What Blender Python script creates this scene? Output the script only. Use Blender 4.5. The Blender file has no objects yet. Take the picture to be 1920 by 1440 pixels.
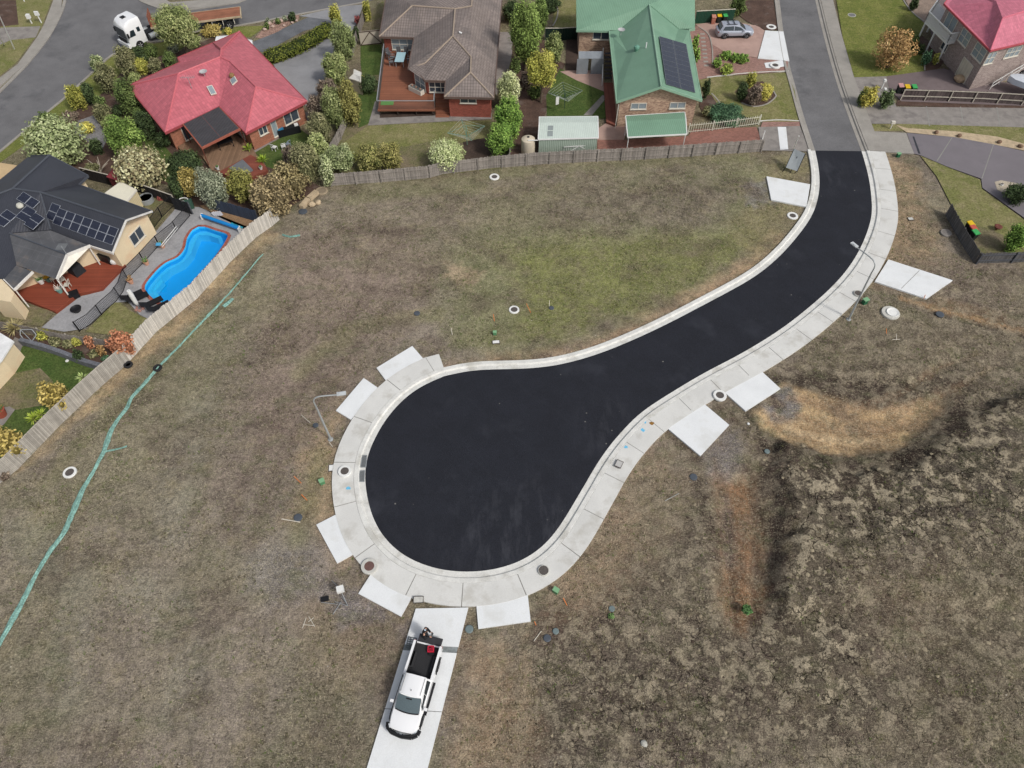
import bpy, math, random
import numpy as np
from mathutils import Vector, Matrix
from mathutils.geometry import tessellate_polygon
random.seed(7); RNG = np.random.default_rng(11)
sc = bpy.context.scene
COL = bpy.context.scene.collection

# ---------------------------------------------------------------- survey of the place
# The drone hovers 45 m up, camera 36.6 degrees off straight down.  G() turns a bearing taken
# from there plus a height above ground into a point of the place, in metres.
CH = 45.0; FPX = 1333.0; PITCH = math.radians(36.6); ROLL = math.radians(-0.5)
SP, CP, SR, CR = math.sin(PITCH), math.cos(PITCH), math.sin(ROLL), math.cos(ROLL)
def G(px, py, z=0.0):
    u = px - 960; v = py - 720
    u, v = CR*u + SR*v, -SR*u + CR*v
    d = (u, FPX*SP - v*CP, -FPX*CP - v*SP)
    t = (CH - z) / -d[2]
    return (d[0]*t, d[1]*t)
def P(px, py, z=0.0):
    x, y = G(px, py, z); return Vector((x, y, z))
def mpp(px, py, z=0.0):
    a = G(px, py, z); b = G(px+1, py, z); return math.hypot(a[0]-b[0], a[1]-b[1])

# ---------------------------------------------------------------- colour
KL = 0.80
def lin(c):
    c /= 255.0
    return c/12.92 if c <= 0.04045 else ((c+0.055)/1.055)**2.4
def S(r, g, b, k=1.0): return tuple(min(0.86, lin(q)*KL*k) for q in (r, g, b))

# ---------------------------------------------------------------- materials
MATS = {}
def _n(nt, t, **kw):
    n = nt.nodes.new(t)
    for k, v in kw.items(): setattr(n, k, v)
    return n
def mix(nt, a, b, fac, mode='MIX'):
    m = _n(nt, 'ShaderNodeMix', data_type='RGBA', blend_type=mode)
    for s, v in ((6, a), (7, b), (0, fac)):
        if hasattr(v, 'is_output') or isinstance(v, bpy.types.NodeSocket): nt.links.new(v, m.inputs[s])
        elif s == 0: m.inputs[0].default_value = v
        else: m.inputs[s].default_value = (*v[:3], 1)
    return m.outputs[2]
def ramp(nt, src, a, b, lo=0.0, hi=1.0):
    r = _n(nt, 'ShaderNodeMapRange'); r.inputs[1].default_value = a; r.inputs[2].default_value = b
    r.inputs[3].default_value = lo; r.inputs[4].default_value = hi
    nt.links.new(src, r.inputs[0]); return r.outputs[0]
def mth(nt, op, a, b=None):
    m = _n(nt, 'ShaderNodeMath', operation=op)
    for i, v in enumerate((a, b)):
        if v is None: continue
        if isinstance(v, (int, float)): m.inputs[i].default_value = v
        else: nt.links.new(v, m.inputs[i])
    return m.outputs[0]
def noise(nt, vec, scale, detail=3, rough=0.55, stretch=None):
    if stretch:
        mp = _n(nt, 'ShaderNodeMapping'); mp.inputs['Scale'].default_value = stretch
        nt.links.new(vec, mp.inputs[0]); vec = mp.outputs[0]
    n = _n(nt, 'ShaderNodeTexNoise'); n.inputs['Scale'].default_value = scale
    n.inputs['Detail'].default_value = detail; n.inputs['Roughness'].default_value = rough
    nt.links.new(vec, n.inputs['Vector']); return n.outputs[0]
def mat(name, color, rough=0.8, var=0.12, scale=1.2, metal=0.0, spec=0.3, pattern=None, period=0.2,
        amt=0.3, axis=0, color2=None, bump=0.3, fine=0.08, fscale=14, trans=0.0, bw=0.4, attr=False, coat=0.0,
        stain=None):
    if name in MATS: return MATS[name]
    m = bpy.data.materials.new(name); m.use_nodes = True; nt = m.node_tree
    bs = nt.nodes['Principled BSDF']
    tc = _n(nt, 'ShaderNodeTexCoord'); obj = tc.outputs['Object']; uv = tc.outputs['UV']
    gp = _n(nt, 'ShaderNodeNewGeometry').outputs['Position']
    rgb = _n(nt, 'ShaderNodeRGB'); rgb.outputs[0].default_value = (*color, 1); c = rgb.outputs[0]
    if attr:
        a = _n(nt, 'ShaderNodeAttribute'); a.attribute_name = 'Col'; c = a.outputs['Color']
    height = None
    if pattern == 'brick':
        b = _n(nt, 'ShaderNodeTexBrick'); nt.links.new(uv, b.inputs['Vector'])
        b.inputs['Color1'].default_value = (*color, 1)
        b.inputs['Color2'].default_value = (*(color2 or tuple(q*0.6 for q in color)), 1)
        b.inputs['Mortar'].default_value = (*tuple(min(.8, q*1.15+.05) for q in color), 1)
        b.inputs['Scale'].default_value = 1.0; b.inputs['Mortar Size'].default_value = 0.008
        b.inputs['Brick Width'].default_value = bw; b.inputs['Row Height'].default_value = period
        c = b.outputs['Color']; height = b.outputs['Fac']
    elif pattern in ('ribs', 'planks', 'tile', 'panel'):
        sx = _n(nt, 'ShaderNodeSeparateXYZ'); nt.links.new(uv, sx.inputs[0])
        w = mth(nt, 'DIVIDE', sx.outputs[axis], period)
        if pattern == 'ribs':
            h = mth(nt, 'SINE', mth(nt, 'MULTIPLY', w, 6.2832))
            f = ramp(nt, h, -1, 1, 1-amt, 1); height = h
        elif pattern == 'planks':
            fl = mth(nt, 'FLOOR', w); wn = _n(nt, 'ShaderNodeTexWhiteNoise', noise_dimensions='1D')
            nt.links.new(fl, wn.inputs['W']); fr = mth(nt, 'FRACT', w)
            gap = mth(nt, 'LESS_THAN', fr, 0.09)
            f = mth(nt, 'MULTIPLY', ramp(nt, wn.outputs[0], 0, 1, 1-amt, 1+amt*0.3), ramp(nt, gap, 0, 1, 1, 0.45))
            height = mth(nt, 'SUBTRACT', 1.0, gap)
        elif pattern == 'tile':
            w2 = mth(nt, 'DIVIDE', sx.outputs[1], bw)
            a1 = mth(nt, 'FRACT', w); a2 = mth(nt, 'FRACT', w2)
            f1 = ramp(nt, mth(nt, 'ABSOLUTE', mth(nt, 'SUBTRACT', a1, 0.5)), 0.25, 0.5, 1, 1-amt)
            f2 = ramp(nt, a2, 0.0, 0.25, 1-amt*1.1, 1)
            wn = _n(nt, 'ShaderNodeTexWhiteNoise', noise_dimensions='2D')
            cb = _n(nt, 'ShaderNodeCombineXYZ'); nt.links.new(mth(nt, 'FLOOR', w), cb.inputs[0]); nt.links.new(mth(nt, 'FLOOR', w2), cb.inputs[1])
            nt.links.new(cb.outputs[0], wn.inputs['Vector'])
            f = mth(nt, 'MULTIPLY', mth(nt, 'MULTIPLY', f1, f2), ramp(nt, wn.outputs[0], 0, 1, 0.88, 1.1)); height = f
        else:
            w2 = mth(nt, 'DIVIDE', sx.outputs[1], bw)
            l1 = mth(nt, 'LESS_THAN', mth(nt, 'FRACT', w), 0.07); l2 = mth(nt, 'LESS_THAN', mth(nt, 'FRACT', w2), 0.07)
            f = ramp(nt, mth(nt, 'MAXIMUM', l1, l2), 0, 1, 1, 1+amt)
        cm = _n(nt, 'ShaderNodeCombineColor')
        for i in range(3): nt.links.new(f, cm.inputs[i])
        c = mix(nt, c, cm.outputs[0], 1.0, 'MULTIPLY')
    n1 = noise(nt, gp, scale, 4, 0.6); n2 = noise(nt, gp, fscale, 3, 0.6)
    f = mth(nt, 'MULTIPLY', ramp(nt, n1, 0.3, 0.7, 1-var, 1+var), ramp(nt, n2, 0.3, 0.7, 1-fine, 1+fine))
    cm = _n(nt, 'ShaderNodeCombineColor')
    for i in range(3): nt.links.new(f, cm.inputs[i])
    c = mix(nt, c, cm.outputs[0], 1.0, 'MULTIPLY')
    if stain:
        n3 = noise(nt, gp, stain[1], 4, 0.65)
        c = mix(nt, c, stain[0], ramp(nt, n3, stain[2], stain[2]+0.15, 0, stain[3]))
    nt.links.new(c, bs.inputs['Base Color'])
    bs.inputs['Roughness'].default_value = rough; bs.inputs['Metallic'].default_value = metal
    bs.inputs['Specular IOR Level'].default_value = spec
    bs.inputs['Coat Weight'].default_value = coat
    if trans: bs.inputs['Transmission Weight'].default_value = trans
    bp = _n(nt, 'ShaderNodeBump'); bp.inputs['Distance'].default_value = 0.02
    bp.inputs['Strength'].default_value = bump
    hh = n2
    if height is not None: hh = mth(nt, 'ADD', height, mth(nt, 'MULTIPLY', n2, 0.4))
    nt.links.new(hh, bp.inputs['Height']); nt.links.new(bp.outputs[0], bs.inputs['Normal'])
    MATS[name] = m; return m

# ---------------------------------------------------------------- mesh builder
def poly_area(p): return 0.5*sum(p[i][0]*p[(i+1)%len(p)][1]-p[(i+1)%len(p)][0]*p[i][1] for i in range(len(p)))
class MB:
    def __init__(s): s.v = []; s.f = []; s.m = []; s.mi = 0
    def add(s, vs, fs):
        o = len(s.v); s.v += [tuple(q) for q in vs]; s.f += [tuple(i+o for i in f) for f in fs]; s.m += [s.mi]*len(fs); return s
    def face(s, *pts): return s.add(pts, [tuple(range(len(pts)))])
    def box(s, c, d, rz=0.0, rot=None):
        R = rot or Matrix.Rotation(rz, 3, 'Z'); c = Vector(c)
        vs = [c + R @ Vector((x*d[0]/2, y*d[1]/2, z*d[2]/2)) for x in (-1, 1) for y in (-1, 1) for z in (-1, 1)]
        return s.add(vs, [(0,1,3,2),(4,6,7,5),(0,4,5,1),(2,3,7,6),(0,2,6,4),(1,5,7,3)])
    def bar(s, a, b, w, h=None, up=(0,0,1)):
        a = Vector(a); b = Vector(b); h = h or w; d = b-a; L = d.length
        if L < 1e-5: return s
        x = d.normalized(); u = Vector(up)
        if abs(x.dot(u)) > 0.98: u = Vector((1,0,0))
        y = u.cross(x).normalized(); z = x.cross(y)
        R = Matrix((x, y, z)).transposed()
        return s.box((a+b)/2, (L, w, h), rot=R)
    def tube(s, pts, r, n=8, cap=True):
        pts = [Vector(p) for p in pts]; rs = r if isinstance(r, (list, tuple)) else [r]*len(pts)
        vs = []; k = len(pts); y = None
        for i, p in enumerate(pts):
            t = (pts[min(i+1, k-1)]-pts[max(i-1, 0)]).normalized()
            if y is None:
                u = Vector((0,0,1)) if abs(t.z) < 0.9 else Vector((1,0,0)); y = u.cross(t).normalized()
            else: y = (y - t*y.dot(t)).normalized()
            z = t.cross(y)
            for j in range(n):
                a = 2*math.pi*j/n; vs.append(p + (y*math.cos(a)+z*math.sin(a))*rs[i])
        fs = [(i*n+j, i*n+(j+1)%n, (i+1)*n+(j+1)%n, (i+1)*n+j) for i in range(k-1) for j in range(n)]
        if cap: fs += [tuple(range(n))[::-1], tuple((k-1)*n+j for j in range(n))]
        return s.add(vs, fs)
    def lathe(s, prof, n=24, c=(0,0,0), axis=None):
        vs = []; c = Vector(c)
        for r, z in prof:
            for j in range(n):
                a = 2*math.pi*j/n; q = Vector((r*math.cos(a), r*math.sin(a), z))
                if axis == 'Y': q = Vector((q.x, q.z, q.y))
                if axis == 'X': q = Vector((q.z, q.x, q.y))
                vs.append(c+q)
        k = len(prof)
        fs = [(i*n+j, i*n+(j+1)%n, (i+1)*n+(j+1)%n, (i+1)*n+j) for i in range(k-1) for j in range(n)]
        if prof[0][0] > 1e-4: fs.append(tuple(range(n))[::-1])
        if prof[-1][0] > 1e-4: fs.append(tuple((k-1)*n+j for j in range(n)))
        return s.add(vs, fs)
    def sheet(s, poly, z, holes=(), skirt=0.0):
        loops = [[Vector((p[0], p[1], 0)) for p in poly]] + [[Vector((p[0], p[1], 0)) for p in h] for h in holes]
        tris = tessellate_polygon(loops); flat = [p for l in loops for p in l]
        vs = [(p.x, p.y, z) for p in flat]; fs = []
        for t in tris:
            a, b, c = (flat[i] for i in t)
            if (b-a).cross(c-a).z < 0: t = (t[0], t[2], t[1])
            fs.append(tuple(t))
        s.add(vs, fs)
        if skirt:
            for l in loops:
                n = len(l)
                s.add([(p.x, p.y, z) for p in l]+[(p.x, p.y, z-skirt) for p in l],
                      [(i, (i+1)%n, n+(i+1)%n, n+i) for i in range(n)])
        return s
    def prism(s, poly, z0, z1): return s.sheet(poly, z1, skirt=z1-z0)
    def ball(s, c, r, n=10):
        prof = [(max(1e-5, math.sin(math.pi*i/6)), -math.cos(math.pi*i/6)) for i in range(7)]
        o = len(s.v); r = r if isinstance(r, (list, tuple)) else (r, r, r)
        s.lathe(prof, n)
        for i in range(o, len(s.v)):
            x, y, z = s.v[i]; s.v[i] = (c[0]+x*r[0], c[1]+y*r[1], c[2]+z*r[2])
        return s
    def build(s, name, m, parent=None, world=False, loc=None, smooth=False, kind=None, label=None, wuv=True):
        me = bpy.data.meshes.new(name)
        off = Vector((0,0,0))
        if world and parent is not None:
            q = parent; off = Vector((0,0,0))
            while q is not None: off += q.location; q = q.parent
        if loc is not None: off = Vector(loc)
        vs = np.array(s.v, dtype=float) - np.array(off)
        me.from_pydata(vs.tolist(), [], s.f)
        for mm in (m if isinstance(m, (list, tuple)) else [m]): me.materials.append(mm)
        if isinstance(m, (list, tuple)): me.polygons.foreach_set('material_index', s.m)
        ul = me.uv_layers.new(name='UVMap'); uv = np.zeros((len(me.loops), 2))
        for p in me.polygons:
            nn = p.normal
            if abs(nn.z) > 0.9995: tx = Vector((1,0,0)); ty = Vector((0,1,0))
            else:
                tx = Vector((-nn.y, nn.x, 0)).normalized(); ty = nn.cross(tx)
                if ty.z < 0: ty = -ty
            for li in p.loop_indices:
                co = me.vertices[me.loops[li].vertex_index].co
                uv[li] = (co.dot(tx), co.dot(ty))
        ul.data.foreach_set('uv', uv.ravel())
        if smooth:
            me.polygons.foreach_set('use_smooth', [True]*len(me.polygons))
            try: me.set_sharp_from_angle(angle=math.radians(38))
            except Exception: pass
        o = bpy.data.objects.new(name, me); COL.objects.link(o)
        if parent is not None: o.parent = parent
        if loc is not None: o.location = loc
        if kind: o['kind'] = kind
        if label: o['label'] = label
        return o
def tag(o, label, cat, group=None):
    o['label'] = label; o['category'] = cat
    if group: o['group'] = group
    return o
def thing(name, loc, label, cat, group=None, rz=0.0):
    o = bpy.data.objects.new(name, None); COL.objects.link(o); o.empty_display_size = 0.3
    o.location = (loc[0], loc[1], loc[2] if len(loc) > 2 else 0.0); o.rotation_euler = (0, 0, rz)
    return tag(o, label, cat, group)
def children(o): return [c for c in bpy.data.objects if c.parent == o]
def copy_tree(o, parent=None):
    c = o.copy(); COL.objects.link(c)
    if parent is not None: c.parent = parent
    for ch in children(o): copy_tree(ch, c)
    return c
def dup(root, loc, rz, label=None):
    c = copy_tree(root); c.location = (loc[0], loc[1], loc[2] if len(loc) > 2 else 0); c.rotation_euler = (0, 0, rz)
    if label: c['label'] = label
    return c
def pts(lst, z=0.0): return [G(p[0], p[1], z) for p in lst]
def struct(name, poly, z, m, skirt=0.0, holes=()):
    return MB().sheet(poly, z, holes, skirt).build(name, m, kind='structure')

# polylines
def crom(p, step=0.4, closed=False):
    p = [np.array(q[:2], float) for q in p]; n = len(p); out = []
    rng = range(n if closed else n-1)
    for i in rng:
        g = lambda k: p[k % n] if closed else p[max(0, min(n-1, k))]
        a, b, c, d = g(i-1), g(i), g(i+1), g(i+2); L = np.linalg.norm(c-b); m = max(1, int(L/step))
        for j in range(m):
            t = j/m
            out.append(0.5*((2*b)+(-a+c)*t+(2*a-5*b+4*c-d)*t*t+(-a+3*b-3*c+d)*t**3))
    if not closed: out.append(p[-1])
    return out
def smooth_line(l, it=12):
    l = np.array(l)
    for _ in range(it):
        m = l.copy(); m[1:-1] = (l[:-2]+2*l[1:-1]+l[2:])/4; l = m
    return l
def offset(l, d, closed=False):
    l = np.array([q[:2] for q in l], float); n = len(l); out = []
    for i in range(n):
        if closed: a, b, c = l[i-1], l[i], l[(i+1) % n]
        else: a, b, c = l[max(0, i-1)], l[i], l[min(n-1, i+1)]
        t1 = b-a; t2 = c-b
        if np.linalg.norm(t1) < 1e-9: t1 = t2
        if np.linalg.norm(t2) < 1e-9: t2 = t1
        t1 = t1/np.linalg.norm(t1); t2 = t2/np.linalg.norm(t2)
        n1 = np.array([-t1[1], t1[0]]); n2 = np.array([-t2[1], t2[0]]); m = n1+n2
        if np.linalg.norm(m) < 1e-6: m = n1
        m = m/np.linalg.norm(m); k = max(0.35, m.dot(n1))
        out.append(b + m*d/k)
    return out
def strip(l0, prof_l, name, m, kind='structure'):
    """sweep a cross-section [(offset, z)...] along the line l0 (positive = left)"""
    lines = [(offset(l0, d), z) for d, z in prof_l]; mb = MB(); n = len(l0)
    vs = [(p[0], p[1], z) for l, z in lines for p in l]
    fs = [(k*n+i, k*n+i+1, (k+1)*n+i+1, (k+1)*n+i) for k in range(len(lines)-1) for i in range(n-1)]
    return mb.add(vs, fs).build(name, m, kind=kind, smooth=False)
# ---------------------------------------------------------------- camera, light
cam_d = bpy.data.cameras.new('camera'); cam = bpy.data.objects.new('camera', cam_d); COL.objects.link(cam)
R0 = Vector((1,0,0)); DN = Vector((0, -CP, -SP)); FW = Vector((0, SP, -CP))
X = R0*CR - DN*SR; Yd = R0*SR + DN*CR
M = Matrix((X, -Yd, -FW)).transposed().to_4x4(); M.translation = (0, 0, CH); cam.matrix_world = M
cam_d.sensor_width = 36; cam_d.lens = 36*FPX/1920; cam_d.clip_end = 3000; cam_d.clip_start = 0.5
sc.camera = cam
SUN_EL = 46; sdir = Vector((0.74, -0.62, 0)).normalized()
w = bpy.data.worlds.new('World'); sc.world = w; w.use_nodes = True; nt = w.node_tree
sky = nt.nodes.new('ShaderNodeTexSky'); sky.sky_type = 'NISHITA'; sky.sun_disc = False
sky.sun_elevation = math.radians(SUN_EL); sky.sun_rotation = math.atan2(sdir.x, sdir.y)
sky.air_density = 1.0; sky.dust_density = 3.0; sky.altitude = 60
hs = nt.nodes.new('ShaderNodeHueSaturation'); hs.inputs['Saturation'].default_value = 0.42
nt.links.new(sky.outputs[0], hs.inputs['Color']); nt.links.new(hs.outputs[0], nt.nodes['Background'].inputs[0])
nt.nodes['Background'].inputs[1].default_value = 0.135
sd = bpy.data.lights.new('sun', 'SUN'); so = bpy.data.objects.new('sun', sd); COL.objects.link(so)
sd.energy = 2.15; sd.angle = math.radians(8); sd.color = (1.0, 0.965, 0.91)
v = Vector((sdir.x*math.cos(math.radians(SUN_EL)), sdir.y*math.cos(math.radians(SUN_EL)), math.sin(math.radians(SUN_EL))))
so.rotation_euler = v.to_track_quat('Z', 'Y').to_euler(); so.location = v*200
sc.view_settings.view_transform = 'Standard'; sc.view_settings.look = 'None'
sc.view_settings.exposure = 0; sc.view_settings.gamma = 1

# ---------------------------------------------------------------- setting materials
m_newasph = mat('fresh_asphalt', S(35,37,45), rough=0.85, var=0.14, scale=0.5, fine=0.35, fscale=16, spec=0.3,
                stain=(S(66,68,76), 0.16, 0.56, 0.42), bump=0.6)
m_oldasph = mat('old_asphalt', S(118,117,118), rough=0.9, var=0.14, scale=0.35, fine=0.2, fscale=14, stain=(S(84,84,87), 0.22, 0.55, 0.6))
m_conc = mat('new_concrete', S(224,223,218), rough=0.85, var=0.08, scale=0.35, fine=0.06, stain=(S(190,186,176), 0.6, 0.52, 0.6))
m_white = mat('fresh_white_concrete', S(240,242,242), rough=0.85, var=0.05, scale=0.9, fine=0.05, stain=(S(208,207,200), 0.45, 0.53, 0.5))
m_kerb = mat('kerb_concrete', S(228,227,221), rough=0.85, var=0.10, scale=1.5, fine=0.10, stain=(S(180,176,164), 0.7, 0.53, 0.55))
m_oldconc = mat('old_concrete', S(165,160,152), rough=0.9, var=0.12, scale=0.8, fine=0.12, stain=(S(130,124,118), 0.4, 0.55, 0.6))
m_oldconc2 = mat('weathered_concrete', S(150,144,138), rough=0.9, var=0.15, scale=1.2, fine=0.12, stain=(S(112,106,104), 0.7, 0.52, 0.6))
m_joint = mat('joint', S(150,148,142), var=0.1)
m_purple = mat('purple_brown_concrete', S(126,113,113), rough=0.85, var=0.14, scale=0.4, fine=0.08, stain=(S(92,80,80), 0.3, 0.6, 0.6))
m_greydrive = mat('grey_brown_concrete', S(128,122,126), rough=0.8, var=0.07, scale=0.4, fine=0.04, stain=(S(105,102,108), 0.3, 0.6, 0.6))
m_brickpave = mat('red_paving', S(168,130,118), rough=0.9, var=0.14, scale=0.5, pattern='brick', period=0.12, bw=0.24, fine=0.1, stain=(S(140,118,112), 0.5, 0.55, 0.5))
m_pinkpave = mat('pink_paving', S(188,158,146), rough=0.9, var=0.1, scale=0.5, fine=0.06, stain=(S(160,130,120), 0.4, 0.55, 0.5))
m_greypave = mat('grey_paving', S(166,165,166), rough=0.9, var=0.1, scale=0.6, fine=0.12, fscale=6, stain=(S(112,112,116), 0.5, 0.56, 0.5))
m_mulch = mat('bark_mulch', S(92,72,62), rough=0.95, var=0.25, scale=0.9, fine=0.35, fscale=9, bump=0.8, stain=(S(128,116,108), 0.6, 0.55, 0.6))
m_soil = mat('dark_soil', S(78,64,56), rough=0.95, var=0.25, scale=0.8, fine=0.25, fscale=8, bump=0.8)
m_gravel = mat('grey_gravel', S(135,133,133), rough=0.95, var=0.2, scale=0.5, fine=0.4, fscale=9, bump=0.8)
_nt = m_newasph.node_tree; _bs = _nt.nodes['Principled BSDF']; _src = _bs.inputs['Base Color'].links[0].from_socket
_gp = _n(_nt, 'ShaderNodeNewGeometry').outputs['Position']
_vo = _n(_nt, 'ShaderNodeTexVoronoi'); _vo.inputs['Scale'].default_value = 0.9; _nt.links.new(_gp, _vo.inputs['Vector'])
_c = mix(_nt, _src, S(150,148,142), mth(_nt, 'MULTIPLY', ramp(_nt, _vo.outputs['Distance'], 0.07, 0.03, 0, 0.8), ramp(_nt, noise(_nt, _gp, 0.3, 3), 0.48, 0.6, 0, 1)))
def _near(pt, r0, r1):
    d_ = _n(_nt, 'ShaderNodeVectorMath', operation='DISTANCE'); d_.inputs[1].default_value = (*G(*pt), 0); _nt.links.new(_gp, d_.inputs[0]); return ramp(_nt, d_.outputs['Value'], r1, r0, 0, 1)
_st = ramp(_nt, noise(_nt, _gp, 0.7, 5, 0.7, (1.6, 0.5, 1)), 0.48, 0.66, 0, 0.30)
for _p, _a, _b in (((1010,985),1.0,5.5),((1140,800),0.5,3.5),((1560,330),0.5,4.0),((900,1010),0.5,4.0)): _c = mix(_nt, _c, S(84,85,92), mth(_nt, 'MULTIPLY', _st, _near(_p, _a, _b)))
_wv = _n(_nt, 'ShaderNodeTexWave', wave_type='BANDS', bands_direction='DIAGONAL'); _wv.inputs['Scale'].default_value = 0.12; _wv.inputs['Distortion'].default_value = 1.5; _nt.links.new(_gp, _wv.inputs['Vector'])
_c = mix(_nt, _c, S(52,54,61), ramp(_nt, _wv.outputs[0], 0.98, 1.0, 0, 0.10))
_nt.links.new(_c, _bs.inputs['Base Color'])
def lawnmat(name, a, b, c):
    if name in MATS: return MATS[name]
    m = bpy.data.materials.new(name); m.use_nodes = True; nt = m.node_tree; bs = nt.nodes['Principled BSDF']
    gp = _n(nt, 'ShaderNodeNewGeometry').outputs['Position']
    n1 = noise(nt, gp, 0.35, 6, 0.7); n2 = noise(nt, gp, 1.3, 5, 0.7); n3 = noise(nt, gp, 7, 5, 0.8)
    cc = mix(nt, a, b, ramp(nt, n1, 0.38, 0.62)); cc = mix(nt, cc, c, ramp(nt, n2, 0.52, 0.72, 0, 0.6))
    f = ramp(nt, n3, 0.36, 0.64, 0.62, 1.5); cm = _n(nt, 'ShaderNodeCombineColor')
    for i in range(3): nt.links.new(f, cm.inputs[i])
    cc = mix(nt, cc, cm.outputs[0], 1.0, 'MULTIPLY'); nt.links.new(cc, bs.inputs['Base Color'])
    bs.inputs['Roughness'].default_value = 0.95; bs.inputs['Specular IOR Level'].default_value = 0.1
    bp = _n(nt, 'ShaderNodeBump'); bp.inputs['Distance'].default_value = 0.08; bp.inputs['Strength'].default_value = 0.7
    nt.links.new(n3, bp.inputs['Height']); nt.links.new(bp.outputs[0], bs.inputs['Normal'])
    MATS[name] = m; return m
m_lawn = lawnmat('green_lawn', S(130,132,74), S(104,114,56), S(152,144,100))
m_lawn2 = lawnmat('patchy_lawn', S(140,134,94), S(116,120,70), S(162,148,120))
m_lawn3 = lawnmat('worn_lawn', S(132,120,98), S(110,112,72), S(134,118,106))
m_lawn4 = lawnmat('deep_green_lawn', S(74,94,48), S(90,104,56), S(110,116,72))

# ---------------------------------------------------------------- ground sheet with painted soil zones
def pdist(Xg, Yg, poly):
    """signed distance (m), positive inside"""
    poly = np.array(poly); n = len(poly); d = np.full(Xg.shape, 1e9); ins = np.zeros(Xg.shape, bool)
    for i in range(n):
        a = poly[i]; b = poly[(i+1) % n]; e = b-a
        t = np.clip(((Xg-a[0])*e[0]+(Yg-a[1])*e[1])/max(1e-9, e.dot(e)), 0, 1)
        d = np.minimum(d, np.hypot(Xg-a[0]-t*e[0], Yg-a[1]-t*e[1]))
        c = ((a[1] > Yg) != (b[1] > Yg))
        with np.errstate(divide='ignore', invalid='ignore'):
            xi = (b[0]-a[0])*(Yg-a[1])/(b[1]-a[1])+a[0]
        ins ^= (c & (Xg < xi))
    return np.where(ins, d, -d)
def vnoise(Xg, Yg, s, seed):
    r = np.random.default_rng(seed); T = r.random((64, 64)); x = Xg/s; y = Yg/s
    xi = np.floor(x).astype(int); yi = np.floor(y).astype(int); fx = x-xi; fy = y-yi
    fx = fx*fx*(3-2*fx); fy = fy*fy*(3-2*fy); g = lambda a, b: T[a % 64, b % 64]
    return (g(xi, yi)*(1-fx)+g(xi+1, yi)*fx)*(1-fy)+(g(xi, yi+1)*(1-fx)+g(xi+1, yi+1)*fx)*fy
def fbm(Xg, Yg, s, seed, o=4):
    return sum(vnoise(Xg, Yg, s/2**k, seed+k)*0.5**k for k in range(o))/sum(0.5**k for k in range(o))

E_L = [(1528,283),(1534,310),(1536.5,335),(1536,357),(1530,386),(1519,411),(1501,436),(1478,464),(1450,492),(1417,518),(1380,540),
       (1320,572),(1253,607),(1187,638),(1120,665),(1052,684),(1000,691),(947,693),(905,693.5),(864,698),(833,706)]
E_R = [(1615,284),(1622,307),(1630,341),(1634.5,383),(1633,411),(1619,453),(1594,498),(1557,541),(1503,588),(1453,625),(1387,665),
       (1320,700),(1253,740),(1203,773),(1170,805),(1140,840),(1118,872),(1098,907),(1080,937),(1054,981),(1027,1017),(987,1048),(943,1065),
       (899,1072.5),(855,1072.5),(812,1066),(768,1049),(736,1026),(710,995),(695,960),(687,925),(683.5,890),(687,860),(694,840),(707,815),
       (723,787),(748,757),(765,741),(790,724),(811,714),(833,706)]
wl = smooth_line(crom(pts(E_L), 0.35), 14); wr = smooth_line(crom(pts(E_R), 0.35), 10)
loop = [tuple(q) for q in wl] + [tuple(q) for q in wr[::-1][1:]]   # top-left -> bulb -> top-right
ccw = poly_area(loop) > 0
ROAD_POLY = loop
OUT = -1 if ccw else 1       # offset() is positive to the left of travel
KW = 0.80; PW = 1.55
full_edge = [np.array(q) for q in loop]
# field paint ----------------------------------------------------
x0, x1, y0, y1, st = -72.0, 72.0, 2.0, 112.0, 0.25
xs = np.arange(x0, x1+st/2, st); ys = np.arange(y0, y1+st/2, st)
XX, YY = np.meshgrid(xs, ys, indexing='xy')
C = np.zeros(XX.shape+(3,)); MK = np.zeros(XX.shape+(3,)); Z = np.zeros(XX.shape)
warp = (fbm(XX, YY, 4, 5)-0.5)*3.0 + (fbm(XX, YY, 1.2, 9)-0.5)*1.8 + (vnoise(XX, YY, 0.4, 15)-0.5)*1.1
def paint(poly_px, color, soft=2.0, amt=1.0, mk=None, wz=1.0, dz=0.0, zsoft=None):
    d = pdist(XX, YY, pts(poly_px)); t = np.clip((d+warp*wz)/(soft*0.6)+0.5, 0, 1)*amt
    C[:] = C*(1-t[..., None]) + np.array(color)*t[..., None]
    if mk is not None:
        tm = np.clip((d+warp*wz)/soft+0.5, 0, 1)
        MK[:] = MK*(1-tm[..., None]) + np.array(mk)*tm[..., None]
    if dz:
        Z[:] += dz*np.clip((d+warp*0.3)/(zsoft or 1.2)+0.5, 0, 1)
C[:] = S(124,114,98); MK[:] = (0.25, 0, 0.3)
nz = fbm(XX, YY, 9, 40)[..., None]; C[:] = C*(0.75+0.5*nz)
gz = np.clip((fbm(XX, YY, 6, 60)-0.45)*4, 0, 1)[..., None]*0.45
C[:] = C*(1-gz)+np.array(S(118,116,84))*gz
paint([(900,370),(1180,330),(1440,300),(1515,300),(1440,480),(1300,560),(1000,640),(860,640),(820,520),(860,440)], S(114,116,76), 6, 0.8, (0.15,0,0.9))
paint([(940,470),(1240,430),(1420,450),(1200,600),(1000,640)], S(112,116,58), 5, 0.75, (0.1,0,1))
paint([(640,350),(1000,330),(1180,340),(1100,420),(880,450),(600,470)], S(116,106,86), 5, 0.5, (0.2,0,0.5))
paint([(1180,345),(1420,325),(1440,350),(1300,420),(1150,400)], S(98,90,76), 3, 0.55)
paint([(560,440),(760,440),(820,500),(760,600),(520,900),(420,900),(480,600)], S(122,106,92), 6, 0.7, (0.15,0,0.15))
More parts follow.
